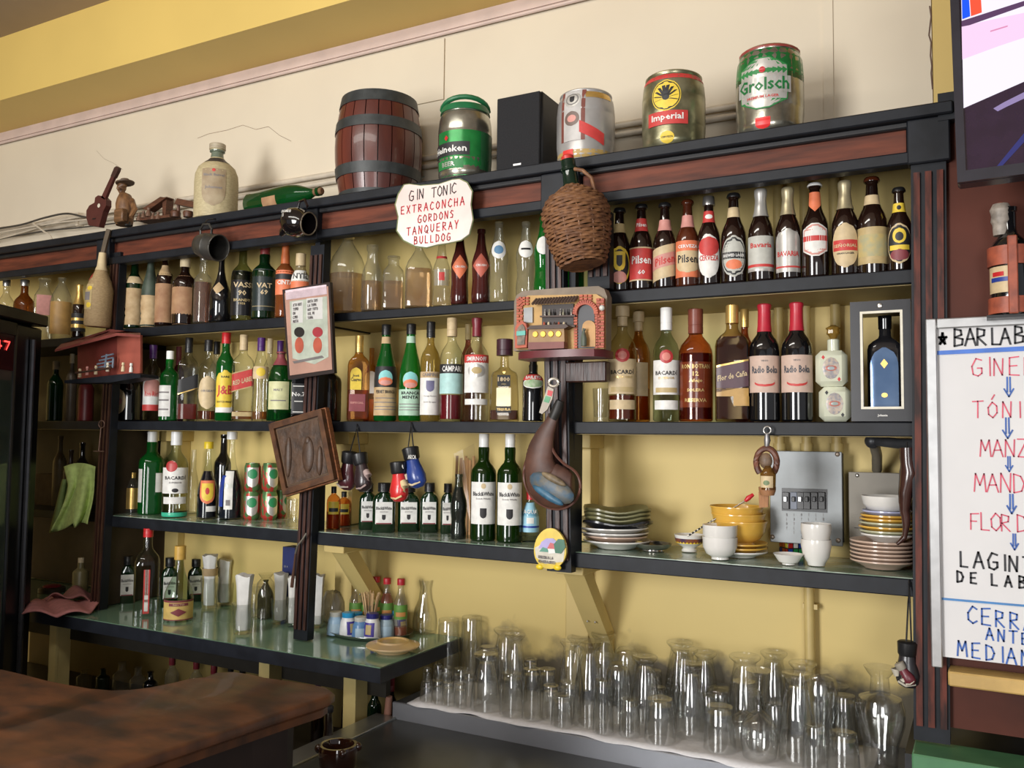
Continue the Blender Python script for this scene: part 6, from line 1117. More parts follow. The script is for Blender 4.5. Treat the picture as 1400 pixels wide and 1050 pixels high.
hb_ = zt-.058; loc = Vector((xa1+W2*.53, 2.07, B_.z+.0225)); m1 = px(loc, 1); R = 22*m1; s_ = Shape('square', it-.004-.022, R, .8, 8)
t = thing('bottle', 'dark square bottle with blue mirrored front standing inside the display case', 'bottle', loc, 0); obj('body', s_.body(32), P((.012, .012, .014), .08, coat=.4), t)
lo = obj('label', patch(s_, .01, .66, R*.80, 'arch', .0008), P((.12, .20, .36), .12, .5, 0, 14, .1, (.20, .30, .48)), t); obj('print', patch(s_, .44, .54, R*.22, 'diamond', .0016), GOLD, lo); obj('print', patch(s_, .14, .19, R*.18, 'oval', .0016), GOLD, lo)
obj('cap', MB().lathe([(s_.H*.86, R*.40), (s_.H*1.0, R*.41)], 16), BLACKG, t)
# clear tumblers standing on the middle shelf behind
def tumbler_prof(R, H, th=.0015, base=.012, taper=.85): return [(.001, 0), (0, R*taper*.9), (.002, R*taper), (H*.5, R*(taper+1)/2), (H-.001, R), (H, R-th*.5), (H-.001, R-th), (base+.002, R*taper-th), (base, R*taper*.85), (base, 0)]
GL = G((.985, .99, .987), .78, rough=.03, refl=.12)
for cx, tp, w_, lab in ((783, 524, 32, 'wide clear glass behind the centre post on the middle shelf'), (821, 531, 22, 'narrow clear glass next to the gold rum bottle')):
    loc, H, R = spot(cx, tp, w_, B_, Y=2.10); lathe_thing('tumbler', lab, 'glass', tumbler_prof(R, H), GL, loc)
loc, H, R = spot(400, 682, 15, C_, base=721); lathe_thing('shot_glass', 'small cut glass tumbler at the end of the lower left shelf', 'glass', tumbler_prof(R, H), GL, loc)
loc, H, R = spot(484, 695, 14, C_, base=716); lathe_thing('shot_glass', 'tiny glass standing behind the little orange bottles', 'glass', tumbler_prof(R, H), GL, loc)
# packet of cinnamon sticks
loc, H, R = spot(634, 606, 36, C_, Y=2.17); t = thing('stick_packet', 'clear packet of long cinnamon sticks leaning on the wall behind the cola bottle', 'packet', loc)
for k in range(7): obj('stick', MB().tube([(-R*.8+k*R*.27, .0+.004*(k % 2), 0), (-R*.75+k*R*.25+.004*sin(k), .01, H*.86-.006*(k % 3))], R*.11, 7), P((.58, .33, .15), .7, 0, .2, 40, .2, None, (3, 3, .5)), t)
obj('wrapper', MB().add([(-R, -.008, .01), (R, -.008, .01), (R*1.05, .0, H*.8), (R*.8, .006, H), (-R*.2, .006, H*.93), (-R*.95, 0, H*.88)], [(0, 1, 2, 3, 4, 5)]), G((.95, .93, .85), .8, (.6, .5, .35), .12, rough=.25, refl=.03), t, False)

# ------------------------------------------------------------------ things on the green counter
def onK(cx, base, w_): return on(cx, base, w_, K_)
ZK = .9515
NAP = P((.78, .77, .74), .8, 0, .05, 40, .3)
def napkin_glass(label, cx, top, base, w_, gt, group='glasses of paper napkins', twist=0, kraft=False):
    loc, H, R = spot(cx, top, w_, K_, base=base); loc.z = ZK; hg = H*gt
    t = thing('napkin_glass', label, 'glass', loc, 0, group); obj('glass', MB().lathe(tumbler_prof(R, hg, taper=.8), 24, close=False), GL, t)
    n = 20; pr_ = [(.012, .62), (hg*.5, .70), (hg*.85, .62), (H*.8, .72), (H, .86)]; v = []; fs = []
    for j, (z, r) in enumerate(pr_):
        for k in range(n): a = 2*pi*k/n; rr = R*r*(1+.10*sin(a*5+twist)+.05*sin(a*9+j)); v.append((rr*sin(a), -rr*cos(a)*.8, z+.004*sin(a*3+twist)*(j == 4)))
    for j in range(len(pr_)-1):
        for k in range(n): k2 = (k+1) % n; fs.append((j*n+k, j*n+k2, (j+1)*n+k2, (j+1)*n+k))
    fs.append(tuple((len(pr_)-1)*n+k for k in range(n))); obj('napkins', MB().add(v, fs), NAP, t, ang=70)
    if kraft: obj('paper_band', MB().lathe([(H*.62, R*.79), (H*.76, R*.84)], 20, close=False), P((.42, .30, .16), .8), t, label='brown paper band')
    return t
napkin_glass('glass with a banded roll of paper napkins near the yellow wall', 287, 760, 836, 25, .58, kraft=True)
napkin_glass('glass with paler napkins fanned out behind the banded roll', 307, 766, 832, 27, .5, twist=1)
napkin_glass('front glass tightly stuffed with white napkins nearest the counter edge', 333, 787, 872, 31, .52, twist=2)
napkin_glass('slim glass of white napkins left of the centre post foot', 383, 785, 857, 25, .5, twist=3)
napkin_glass('narrow roll of napkins half hidden by the centre post foot', 399, 790, 860, 14, .6, twist=.5)
napkin_glass('tall white napkin roll right of the centre post foot', 435, 787, 862, 21, .25, twist=1.7)
loc, H, R = spot(455, 808, 34, K_, base=857); loc.z = ZK
cr = MB().lathe([(0, R*.6), (.01, R*.9), (H*.4, R), (H*.7, R*.9), (H*.95, R*.6), (H, R*.2)], 26); rnd = random.Random(9); cr.v = [(x*(1+rnd.uniform(-.14, .14)), y*(1+rnd.uniform(-.14, .14)), z*(1+rnd.uniform(-.04, .02))) for x, y, z in cr.v]
solo('crumpled_bag', 'crumpled translucent plastic bag beside the white napkin roll', 'bag', cr, G((.8, .79, .76), .6, (.55, .53, .49), .45), loc)
loc, H, R = spot(363, 785, 27, K_, base=850); loc.z = ZK; t = thing('wrapped_bottle', 'dusky bottle in a clear plastic wrap behind the front napkin glass', 'bottle', loc)
obj('bottle', Shape('jug', H*.86, R*.8).body(20), G((.4, .42, .3), .5, (.14, .13, .08), .5), t); wr_ = MB().lathe([(0, R), (H*.5, R*1.02), (H*.8, R*.8), (H*.9, R*.45), (H, R*.8)], 22, close=False); wr_.v = [(x*(1+rnd.uniform(-.09, .09)), y*(1+rnd.uniform(-.09, .09)), z) for x, y, z in wr_.v]; obj('wrap', wr_, G((.93, .93, .9), .5), t)
loc, H, R = spot(351, 790, 22, K_, base=846); loc.z = ZK; lathe_thing('tumbler', 'clear empty tumbler behind the front napkin glass', 'glass', tumbler_prof(R, H*.8), GL, loc)
o = atY(394, 785, 2.17); o.z = ZK; w_ = px(o, 11); hh = atY(394, 748, 2.17).z-ZK
t = thing('blue_box', 'dark blue cardboard box behind the centre post foot', 'box', o); obj('carton', MB().box(-w_, w_, 0, .05, 0, hh), P((.025, .035, .14), .5, 0, .15, 15), t, False); q = MB(); pen(q, 'CAJA', -w_*.7, hh*.72, .006, .0008, y=-.0006); pen(q, 'DE HIELO', -w_*.8, hh*.62, .004, .0006, y=-.0006); obj('lettering', q, lab_grey, t, False)
o = atY(165, 765, 2.22); o.z = ZK; t = thing('paper_card', 'grey creased card leaning on the wall behind the green flasks', 'card', o); obj('sheet', MB().plate(rel([(154, 820), (152, 757), (160, 752), (178, 753), (179, 760), (172, 780), (170, 822)], 2.22, o), 0, .004), P((.34, .31, .25), .7, 0, .15, 20, .2), t, False)
# tray of condiments
c_ = atZ(505, 868, K_.z); c_.z = ZK; Rt = px(c_, 64)
t = thing('oval_tray', 'oval stainless steel tray holding salt shakers and sauce bottles', 'tray', c_, 0)
tp = MB().lathe([(.001, 0), (.001, Rt*.86), (.006, Rt*.92), (.013, Rt), (.014, Rt), (.012, Rt*.97), (.004, Rt*.88), (.003, 0)], 40, close=False); tp.v = [(x, y*.76, z) for x, y, z in tp.v]; obj('dish', tp, P((.5, .5, .49), .22, .95, .08), t)
zt_ = Sh(ZK+.004, 0)
HOT = G((.75, .25, .08), .5, (.5, .09, .01), .75)
for i, (cx, tp_, yy, lq, lab) in enumerate(((487, 792, 2.165, None, 'leftmost red capped sauce bottle on the tray, nearly empty'), (503, 797, 2.185, None, 'red capped sauce bottle directly behind the toothpicks'), (514, 788, 2.215, None, 'rearmost red capped sauce bottle on the tray'), (529, 790, 2.185, .72, 'sauce bottle full of orange chilli sauce'), (548, 791, 2.17, .16, 'rightmost red capped sauce bottle on the tray'))):
    bottle(lab, cx, tp_, 19, zt_, 'sauce', CLEARW, cap=(P((.5, .015, .03), .4), .89), capw=.56, labels=[(.3, .55, .9, P((.10, .24, .04), .5), dict(pt=[('rect', .2, .5, .6, P((.5, .22, .06), .5))]))], liquid=(HOT, lq) if lq else None, Y=yy, group='red capped sauce bottles on the tray', name='sauce_bottle')
WB = P((.70, .71, .72), .35); CB = P((.02, .28, .55), .3); NB = P((.02, .02, .16), .3)
for i, (cx, tp_, yb, cap_, body, lab) in enumerate(((459, 836, 870, lab_grey, P((.30, .45, .60), .35), 'pale blue salt shaker at the left end of the tray'), (476, 837, 873, CB, WB, 'white and navy salt shaker with bright blue cap, left side of tray'), (487, 837, 868, CB, P((.2, .3, .45), .35), 'salt shaker with bright blue cap peeping behind its neighbours'), (493, 843, 875, lab_grey, P((.10, .22, .42), .3), 'blue salt shaker with clear cap'), (509, 838, 876, NB, WB, 'white and navy salt shaker with navy cap in the middle'), (528, 840, 873, NB, P((.28, .38, .45), .35), 'grey-blue salt shaker with navy cap'), (528, 832, 864, lab_grey, P((.45, .50, .52), .35), 'clear capped salt shaker behind the grey-blue one'), (545, 835, 869, CB, WB, 'white and navy salt shaker with bright blue cap, right side of tray'))):
    t_, s_ = bottle(lab, cx, tp_, 24, zt_, 'salt', body, cap=(cap_, .80), capw=.72, labels=[(.12, .66, .55, P((.06, .04, .28), .4), dict(yaw=35 if i % 2 else -30, pt=[('rect', .15, .85, .5, lab_tan)]))] if body is WB else [(.1, .5, .5, P((.35, .48, .58), .4))], base=yb, group='salt shakers on the tray', name='salt_shaker', cat='shaker')
loc, H, R = spot(506, 809, 24, zt_, Y=2.135); t = thing('toothpick_glass', 'glass crammed with wooden toothpicks rising above the salt shakers', 'glass', loc)
obj('glass', MB().lathe(tumbler_prof(R*.7, H*.7), 18, close=False), GL, t); rnd = random.Random(2)
for k in range(34): a = rnd.uniform(0, 2*pi); r0 = R*.5*rnd.random()**.5; r1 = r0*2.2+R*.1; obj('toothpick', MB().tube([(r0*.6*cos(a), r0*.5*sin(a), .01), (r1*cos(a), r1*sin(a), H*(.92+.08*rnd.random()))], .0015, 4), P((.62, .42, .22), .7), t)
# upturned saucer, decanter
c_ = atZ(537, 892, K_.z); c_.z = ZK; R = px(c_, 74)/2
lathe_thing('plate', 'upturned beige and yellow plate at the corner of the green counter', 'plate', [(0, R*.60), (.010, R*.64), (.013, R*.96), (.017, R), (.020, R*.98), (.027, R*.62), (.031, R*.58), (.031, R*.5), (.028, R*.48), (.028, 0)], P((.62, .40, .13), .3, 0, 0, 10, .02, (.50, .36, .20), None, .3), c_, seg=36)
loc, H, R = spot(581, 794, 34, K_, base=871); loc.z = ZK
lathe_thing('decanter', 'clear pear shaped glass carafe at the right end of the green counter', 'carafe', [(.002, 0), (0, R*.8), (.004, R*.95), (H*.22, R), (H*.45, R*.85), (H*.65, R*.52), (H*.85, R*.42), (H, R*.55), (H, R*.50), (H*.85, R*.37), (H*.65, R*.47), (H*.45, R*.8), (H*.22, R*.95), (.008, R*.85), (.008, 0)], GL, loc)
# cloths on the left
def cloth(name, label, pts_fn, nu, nv, m, o, th=.003):
    mb = MB(); mb.v = [tuple(pts_fn(i/nu, j/nv)) for j in range(nv+1) for i in range(nu+1)]; mb.f = [(j*(nu+1)+i, j*(nu+1)+i+1, (j+1)*(nu+1)+i+1, (j+1)*(nu+1)+i) for j in range(nv) for i in range(nu)]
    q = obj(name, mb, m, loc=o, ang=180); q['label'] = label; q['category'] = 'cloth'; q.modifiers.new('thick', 'SOLIDIFY').thickness = th; return q
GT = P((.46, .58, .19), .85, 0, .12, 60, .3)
o = atY(105, 638, 2.0)
Lf = [(116, 640), (112, 660), (98, 690), (72, 725)]; 
def gtow(u, v):
    xl = 88-24*max(0, v-.3)+6*sin(v*3); xr = 131-8*v; yb = 638+ (76+ (6 if u > .5 else -2)*1 - 26*abs(u-.55)*0)*v+ (1-u)*8*v
    x = xl+(xr-xl)*u+3*sin(v*5+u*6)*v; y = yb+7*sin(u*5+.8)*v-5*(1-v)*sin(u*3.1); return atY(x, y, 1.985-.014*(sin(u*11+v*2.5)+.6*sin(u*5-v*3+1))*(.35+v)-.02*v)-o
cloth('green_towel', 'lime green towel draped over the rail left of the left post', gtow, 30, 20, GT, o)
def gtow2(u, v): x = 86+16*u-18*v*(1-u); y = 655+74*v-10*u*v; return atY(x, y, 2.02-.012*sin(u*10))-o
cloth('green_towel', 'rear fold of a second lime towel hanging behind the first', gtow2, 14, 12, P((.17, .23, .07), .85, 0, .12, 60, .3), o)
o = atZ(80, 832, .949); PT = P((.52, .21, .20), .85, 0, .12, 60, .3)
def pk(u, v): a = atZ(28+94*u, 842-14*v+(4*sin(u*3)), .949)-o; return Vector((a.x, a.y+.10*v, .006+.018*abs(sin(u*6+v*4))*(1-.3*v)+.012*sin(v*3)))
cloth('pink_cloth', 'lower fold of the crumpled pink cloth on the counter by the fridge', pk, 30, 12, PT, o, .005)
def pk2(u, v): a = atZ(38+64*u, 836-6*v, .949)-o; return Vector((a.x+.01*v, a.y+.06+.05*v, .022+.03*(1-(2*u-.9)**2)*.9+.012*sin(u*9+v*5)))
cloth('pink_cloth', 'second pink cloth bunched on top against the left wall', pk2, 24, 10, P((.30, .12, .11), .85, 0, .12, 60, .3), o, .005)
# dark left bay: odd bottles and boxes in the gloom
DKB2 = P((.06, .045, .025), .6, 0, .3, 12)
for cx, tp, w_, sh, m_c, lab in ((76, 494, 20, B_, G((.1, .3, .12), .3, (.01, .07, .02), .6), 'green bottle under the model shed in the dark left bay'), (98, 484, 14, B_, P((.12, .09, .06), .4), 'slim brown bottle under the model shed in the dark left bay'), (118, 505, 20, B_, P((.16, .02, .02), .4), 'dark red bottle deep in the left bay')):
    bottle(lab, cx, tp, w_, sh, 'liq', m_c, cap=(CREAM if cx != 118 else MAROON, .86), Y=2.14, group='bottles in the dark left bay')
C0 = Sh(1.264, 2.02)
for cx, tp, w_, m_c, lab in ((82, 596, 17, P((.20, .15, .07), .4), 'tall straw coloured bottle in the lower dark bay above the towel'), (96, 615, 18, P((.05, .03, .02), .3), 'squat brown bottle in the lower dark bay'), (112, 605, 20, BLACKG, 'black bottle in the lower dark bay beside the post')): bottle(lab, cx, tp, w_, C0, 'liq', m_c, Y=2.15, group='bottles in the lower dark bay')
o = atY(75, 640, 2.18); o.z = 1.264; solo('cardboard_box', 'brown cardboard box in the gloom of the lower left bay', 'box', MB().box(-.07, .06, -.03, .05, 0, .12), P((.14, .10, .05), .8), o, smooth=False)
K0 = Sh(ZK, 1.86)
bottle('olive bottle standing on the counter behind the pink cloth', 110, 762, 20, K0, 'tall', P((.17, .14, .06), .4), cap=(CREAM, .85), Y=2.08)
bottle('little red capped jar behind the pink cloth', 70, 800, 34, K0, 'jar', P((.05, .035, .02), .3), cap=(P((.25, .02, .03), .4), .8), Y=2.1)
o = atY(172, 626, 2.2); o.z = C_.z+.002; solo('pink_carton', 'dark carton with pink flowers behind the gold capped bottle', 'box', MB().box(-.055, .05, -.01, .04, 0, .155), P((.03, .02, .025), .5, 0, 0, 28, 0, (.35, .06, .10), None, 0, .5, (.55, .6)), o, smooth=False)
# bottles under the counter
Uz = Sh(.627, 2.0); gu = 'bottles stored beneath the green counter'
for cx, tp, w_, cp, gm_, lab in ((114, 916, 20, None, CLEARW, 'clear bottle at the left end under the counter'), (140, 914, 18, None, P((.02, .035, .02), .2), 'dark green bottle neck under the counter'), (166, 905, 24, None, CLEARW, 'clear bottle in the crowded group under the counter'), (188, 912, 22, None, CLEARW, 'second clear bottle of the crowded group under the counter'), (205, 918, 20, None, BLACKG, 'black bottle neck under the counter below the gold necked bottle'),
    (235, 894, 18, MAROON, CLEARW, 'first red capped bottle under the counter'), (268, 899, 18, MAROON, CLEARW, 'second red capped bottle under the counter'), (292, 906, 18, MAROON, CLEARW, 'third red capped bottle under the counter'), (315, 904, 17, BLK, G((.3, .5, .35), .4, (.02, .06, .03), .4), 'black capped bottle under the counter'), (331, 907, 17, BLK, G((.3, .5, .35), .4, (.02, .06, .03), .4), 'second black capped bottle under the counter'),
    (435, 917, 18, P((.08, .02, .07), .4), BEER, 'purple capped bottle under the counter behind the bar corner'), (478, 930, 22, None, BLACKG, 'black bottle just left of the right yellow counter leg'), (512, 926, 20, MAROON, G((.2, .35, .2), .4, (.02, .06, .03), .6), 'red capped bottle right of the right yellow counter leg'), (535, 920, 18, MAROON, BEER, 'dark red capped bottle in the gloom at the counter end')):
    bottle(lab, cx, tp, w_, Uz, 'wine', gm_, cap=(cp, .8) if cp else None, Y=2.10 if cx < 430 else 2.06, group=gu)
U0 = Sh(.56, 1.9)
bottle('dark beer bottle with pale label in the gap behind the bar corner', 449, 965, 26, Sh(.60, 1.9), 'beer', BEER, cap=(BLK, .95), labels=[(.05, .4, .9, lab_wh)], Y=1.75)
o = atY(560, 950, 2.0)
solo('cork_stick', 'short pinkish cork grip in the gap beside the steel drainer', 'stick', MB().tube([(0, 0, 0), (-.004, 0, -.055)], [.009, .011], 10), P((.35, .17, .12), .7), atY(532, 952, 1.96))

# ------------------------------------------------------------------ upturned glasses on the drying cloth
ZG = .8475
def inv_tumbler(R, H): return [(0, R-.0012), (.001, R), (H*.5, R*.93), (H-.003, R*.84), (H, R*.80), (H, R*.6), (H-.002, R*.5), (H-.002, 0), (H-.012, 0), (H-.014, R*.74), (H*.5, R*.91), (.001, R-.002)]
def inv_foot(R, H): return [(0, R-.0012), (.001, R), (H*.25, R*.96), (H*.5, R*.84), (H*.72, R*.68), (H*.86, R*.56), (H*.905, R*.55), (H*.94, R*.70), (H*.965, R*.80), (H*.99, R*.80), (H, R*.74), (H*.985, R*.5), (H*.97, 0), (H*.84, 0), (H*.83, R*.42), (H*.72, R*.62), (H*.5, R*.79), (H*.25, R*.92), (.001, R-.002)]
def inv_wine(R, H): return [(0, R*.85), (.001, R*.87), (H*.2, R), (H*.36, R*.93), (H*.48, R*.55), (H*.54, R*.16), (H*.60, R*.10), (H*.90, R*.10), (H*.95, R*.25), (H*.985, R*.66), (H, R*.70), (H, 0), (H*.98, 0), (H*.5, R*.05), (H*.36, R*.89), (H*.2, R*.96), (.001, R*.84)]
def inv_big(R, H): return [(0, R*.62), (.001, R*.65), (H*.25, R*.72), (H*.45, R*.98), (H*.60, R), (H*.70, R*.86), (H*.74, R*.42), (H*.90, R*.36), (H*.94, R*.5), (H, R*.66), (H, 0), (H*.97, 0), (H*.75, R*.05), (H*.68, R*.80), (H*.58, R*.95), (H*.45, R*.93), (H*.25, R*.67), (.001, R*.6)]
def inv_beer(R, H): return [(0, R*.80), (.001, R*.82), (H*.3, R*.86), (H*.55, R*1.0), (H*.8, R), (H*.93, R*.86), (H, R*.6), (H, 0), (H*.97, 0), (H*.91, R*.8), (H*.8, R*.95), (H*.55, R*.95), (H*.3, R*.82), (.001, R*.79)]
fnt = {'t': (inv_tumbler, 'tumbler'), 'f': (inv_foot, 'footed_glass'), 'w': (inv_wine, 'wine_glass'), 'b': (inv_big, 'goblet'), 'p': (inv_beer, 'beer_glass')}
cache = {}
GLS = [('t', 584, 913, 15, 948), ('t', 583, 932, 19, 963), ('t', 599, 908, 17, 944), ('t', 598, 930, 18, 966), ('t', 610, 912, 18, 950), ('t', 613, 934, 19, 969), ('t', 626, 913, 24, 950), ('t', 629, 935, 20, 971), ('t', 641, 918, 18, 958),
 ('t', 613, 846, 34, 930), ('t', 631, 841, 32, 921), ('p', 650, 881, 34, 960), ('f', 676, 857, 46, 958), ('f', 703, 866, 36, 962), ('f', 664, 893, 44, 978), ('t', 699, 920, 34, 984), ('t', 727, 914, 28, 986), ('t', 748, 914, 28, 968), ('t', 721, 900, 24, 952), ('t', 741, 935, 26, 986),
 ('f', 771, 874, 38, 970), ('f', 790, 870, 38, 958), ('f', 802, 862, 42, 952), ('f', 806, 876, 48, 996), ('t', 769, 930, 34, 985), ('p', 838, 883, 36, 968), ('p', 836, 905, 34, 1000), ('f', 857, 893, 44, 1000), ('t', 818, 930, 26, 1000), ('t', 880, 915, 34, 975), ('t', 886, 938, 36, 992),
 ('f', 908, 871, 44, 968), ('f', 926, 884, 44, 985), ('f', 945, 905, 46, 1012), ('t', 902, 955, 44, 1020), ('p', 970, 935, 38, 1000), ('f', 984, 893, 40, 985), ('f', 1005, 894, 54, 1005), ('t', 984, 966, 44, 1030), ('w', 1031, 915, 52, 1036), ('f', 1053, 890, 44, 990),
 ('f', 1066, 901, 46, 1005), ('f', 1071, 917, 50, 1044), ('p', 1108, 916, 50, 1040), ('t', 1046, 960, 34, 1012), ('t', 958, 950, 32, 1004), ('b', 1175, 908, 66, 1062), ('t', 1133, 998, 46, 1060), ('t', 1095, 985, 34, 1052), ('t', 1152, 950, 36, 1030), ('w', 1010, 930, 44, 1015), ('t', 860, 955, 30, 1008), ('t', 756, 948, 30, 992), ('f', 1140, 935, 44, 1015)]
kindw = {'t': 'straight tumbler', 'f': 'tall footed glass', 'w': 'stemmed wine glass', 'b': 'round bowled goblet', 'p': 'bulging beer glass'}
GLS.sort(key=lambda g: g[1]); seen = {}
zones = ((0, 606, 'at the far left end of the cloth'), (606, 645, 'beside the green counter'), (645, 715, 'left of the bracket'), (715, 790, 'just left of the wall bracket'), (790, 865, 'just right of the wall bracket'), (865, 960, 'below the plate stacks'), (960, 1040, 'below the yellow bowls'), (1040, 1090, 'left of the wall conduit foot'), (1090, 1400, 'toward the right end of the cloth'))
placed = []
for k_, cx, tp, w_, yb in GLS:
    a = atZ(cx, yb, ZG); R = px(a, w_)/2; y = min(max(a.y+R*.8, 1.962+R), YW-.01-R); loc = Vector((atY(cx, (tp+yb)/2, y).x, y, ZG))
    for _ in range(40):                                 # keep neighbours from standing inside each other
        for q, r in placed:
            d = Vector((loc.x-q.x, loc.y-q.y, 0)); mn = (R+r)*.98
            if d.length < mn: d = (d.normalized() if d.length > 1e-4 else Vector((1, 0, 0)))*(mn-d.length)*.6; loc += d
        loc.y = min(max(loc.y, 1.958+R), YW-.004-R)
    placed.append((loc.copy(), R))
    H = atY(cx, tp, loc.y).z-ZG; H = max(.045, min(H, .22))
    key = (k_, round(R/.003), round(H/.008)); fn, nm = fnt[k_]
    if key not in cache: cache[key] = mesh(nm, MB().lathe(fn(R, H), 22, close=False), GL)
    o = obj(nm, cache[key], None, loc=loc); zn = [z[2] for z in zones if z[0] <= cx < z[1]][0]; base_l = 'upturned '+kindw[k_]+' '+zn
    seen.setdefault(base_l, []).append(o); o['category'] = 'glass'; o['group'] = 'upturned glasses on the drying cloth'
ordn = {1: [''], 2: ['nearer ', 'farther '], 3: ['front ', 'middle ', 'rear ']}
for lab, os_ in seen.items():
    os_.sort(key=lambda o: o.location.y); n = len(os_)
    nm_ = ordn.get(n) or ['front ', 'second from front, ']+['third from front, ', 'fourth from front, ', 'fifth from front, ', 'sixth from front, ', 'seventh from front, '][:n-3]+['rearmost ']
    for a, o in zip(nm_, os_): o['label'] = a+lab

# ------------------------------------------------------------------ whiteboard on the right
o = atY(1266, 438, 1.945); X_ = lambda x, y, Y=1.945: atY(x, y, Y)-o
wb = thing('whiteboard', 'aluminium framed whiteboard menu with red, blue and black handwriting', 'whiteboard', o)
TLx, TLz = 0, 0; BRz = X_(1275, 911).z; W3 = .62
obj('panel', MB().box(.015, W3, .006, .016, BRz+.02, -.015), P((.74, .73, .73), .22, 0, .03, 6, coat=.3), wb, label='white writing surface')
fp = obj('frame', MB().box(-.001, .019, -.006, .014, BRz, .002, .002), P((.55, .55, .55), .3, .7, .08), wb); obj('frame_rail', MB().box(.019, W3, -.004, .012, -.018, .002, .002), P((.55, .55, .55), .3, .7, .08), wb)
obj('marker_line', MB().add([tuple(X_(1281, 479.5, 1.9445)), tuple(X_(1410, 472.5, 1.9445)), tuple(X_(1410, 479, 1.9445)), tuple(X_(1281, 485, 1.9445))], [(3, 2, 1, 0)]).xf(Matrix.Translation((0, .004, 0))), P((.06, .18, .62), .5), wb, False)
obj('marker_line', MB().add([tuple(X_(1287, 817.5, 1.9445)), tuple(X_(1410, 828, 1.9445)), tuple(X_(1410, 831, 1.9445)), tuple(X_(1287, 820.5, 1.9445))], [(3, 2, 1, 0)]).xf(Matrix.Translation((0, .004, 0))), P((.06, .22, .50), .5), wb, False)
RW = P((.66, .09, .15), .5); KW = P((.02, .02, .025), .5); BW = P((.04, .12, .42), .5)
def hw(s, x, y, h, tw, mm, wd, sl=-.0): # write s from pixel x,y (baseline) with total width tw px
    wsum = sum({'I': .35, ' ': .4, "'": .25}.get(c, 1)+.12*({'I': .35, ' ': .4, "'": .25}.get(c, 1) < 1) for c in s); m1 = px(X_(x, y)+o, 1); q = MB(); p = X_(x, y)
    pen(q, s, p.x, p.z, h*m1, wd*m1, adv=tw/(wsum*h*.62), aspect=.62, y=.0047, slope=sl); obj('lettering', q, mm, wb, False)
hw('*', 1284, 470, 15, 12, KW, 3.2); hw('BAR', 1304, 473, 23, 41, KW, 2.6, .01); hw('LA', 1355, 471, 22, 22, KW, 2.6); hw('B', 1387, 469, 23, 17, KW, 2.6)
hw('GINEB', 1328, 514, 24, 80, RW, 1.7); hw('v', 1373, 540, 22, 10, BW, 2); hw('TÓNIC', 1330, 571, 22, 78, RW, 1.7); hw('v', 1371, 597, 22, 10, BW, 2)
hw('MANZAN', 1340, 624, 23, 88, RW, 1.7); hw('v', 1375, 643, 16, 10, BW, 1.8); hw('MANDAR', 1332, 672, 25, 92, RW, 1.7); hw('v', 1377, 700, 20, 10, BW, 2.2); hw('FLOR DE', 1326, 724, 23, 80, RW, 1.7)
hw('v', 1382, 750, 18, 8, BW, 2); hw('LAGINT', 1312, 775, 21, 92, KW, 2.6, -.03); hw('DE LAB', 1308, 796, 15, 90, KW, 2.6, -.03); hw('CERRA', 1322, 852, 22, 84, BW, 2.2, -.05); hw('ANTE', 1348, 875, 16, 56, BW, 2.2, -.05); hw('MEDIAN', 1309, 897, 20, 92, BW, 2.2, -.06)
# television
o = atY(1309, 250, 1.72); X_ = lambda x, y, Y=1.72: atY(x, y, Y)-o
tv = thing('television', 'wall mounted flat television with bright picture, upper right corner', 'television', o, (0, radians(-1), 0))
W4, H4 = .95, .56; BZ = P((.022, .020, .028), .3)
obj('casing', MB().box(.0, W4, .006, .05, 0, H4, .004), BZ, tv); obj('bezel', MB().box(0, .014, -.002, .006, 0, H4).box(W4-.014, W4, -.002, .006, 0, H4).box(.014, W4-.014, -.002, .006, 0, .02).box(.014, W4-.014, -.002, .006, H4-.014, H4), BZ, tv, False)
obj('screen', MB().box(.014, W4-.014, .004, .007, .02, H4-.014), P((.022, .010, .030), .08, coat=.5), tv)
def em(pts, c, s=1., dy=0): q = [X_(x, y) for x, y in pts]; q = [(min(max(p.x, .0145), W4-.0145), .0035-dy, min(p.z, H4-.0145)) for p in q]; obj('picture', MB().add(q, [tuple(range(len(q)))]), E(c, s), tv, False)
em([(1319, 147), (1440, 96), (1920, -105), (1920, -125), (1319, -125)], (.90, .84, .95), 1.05); em([(1319, 80), (1370, 62), (1440, 40), (1800, -80), (1800, -105), (1440, 10), (1319, 34)], (.95, .66, .90), 1.0, .0003); em([(1319, 35), (1330, 33), (1440, -4), (1780, -118), (1755, -118), (1440, -10), (1319, 27)], (.12, .06, .13), 1, .0006)
em([(1320, 25), (1331, 21), (1325, -110), (1320, -110)], (.02, .10, .95), 1.1, .0009); em([(1332, 21), (1347, 16), (1342, -110), (1326, -110)], (.95, .10, .05), 1.1, .0009); em([(1358, 41), (1382, 34), (1382, 36), (1358, 43)], (.75, .3, .5), 1, .0007)
em([(1360, 148), (1374, 140), (1440, 108), (1440, 118), (1378, 146), (1366, 152)], (.45, .35, .65), .7, .0003); em([(1361, 230), (1400, 184), (1440, 150), (1440, 158), (1400, 196), (1366, 232)], (.05, .05, .18), 1, .0003)
obj('bracket', MB().box(W4*.4, W4*.6, .05, .28, H4*.3, H4*.6), BLK, tv, False)
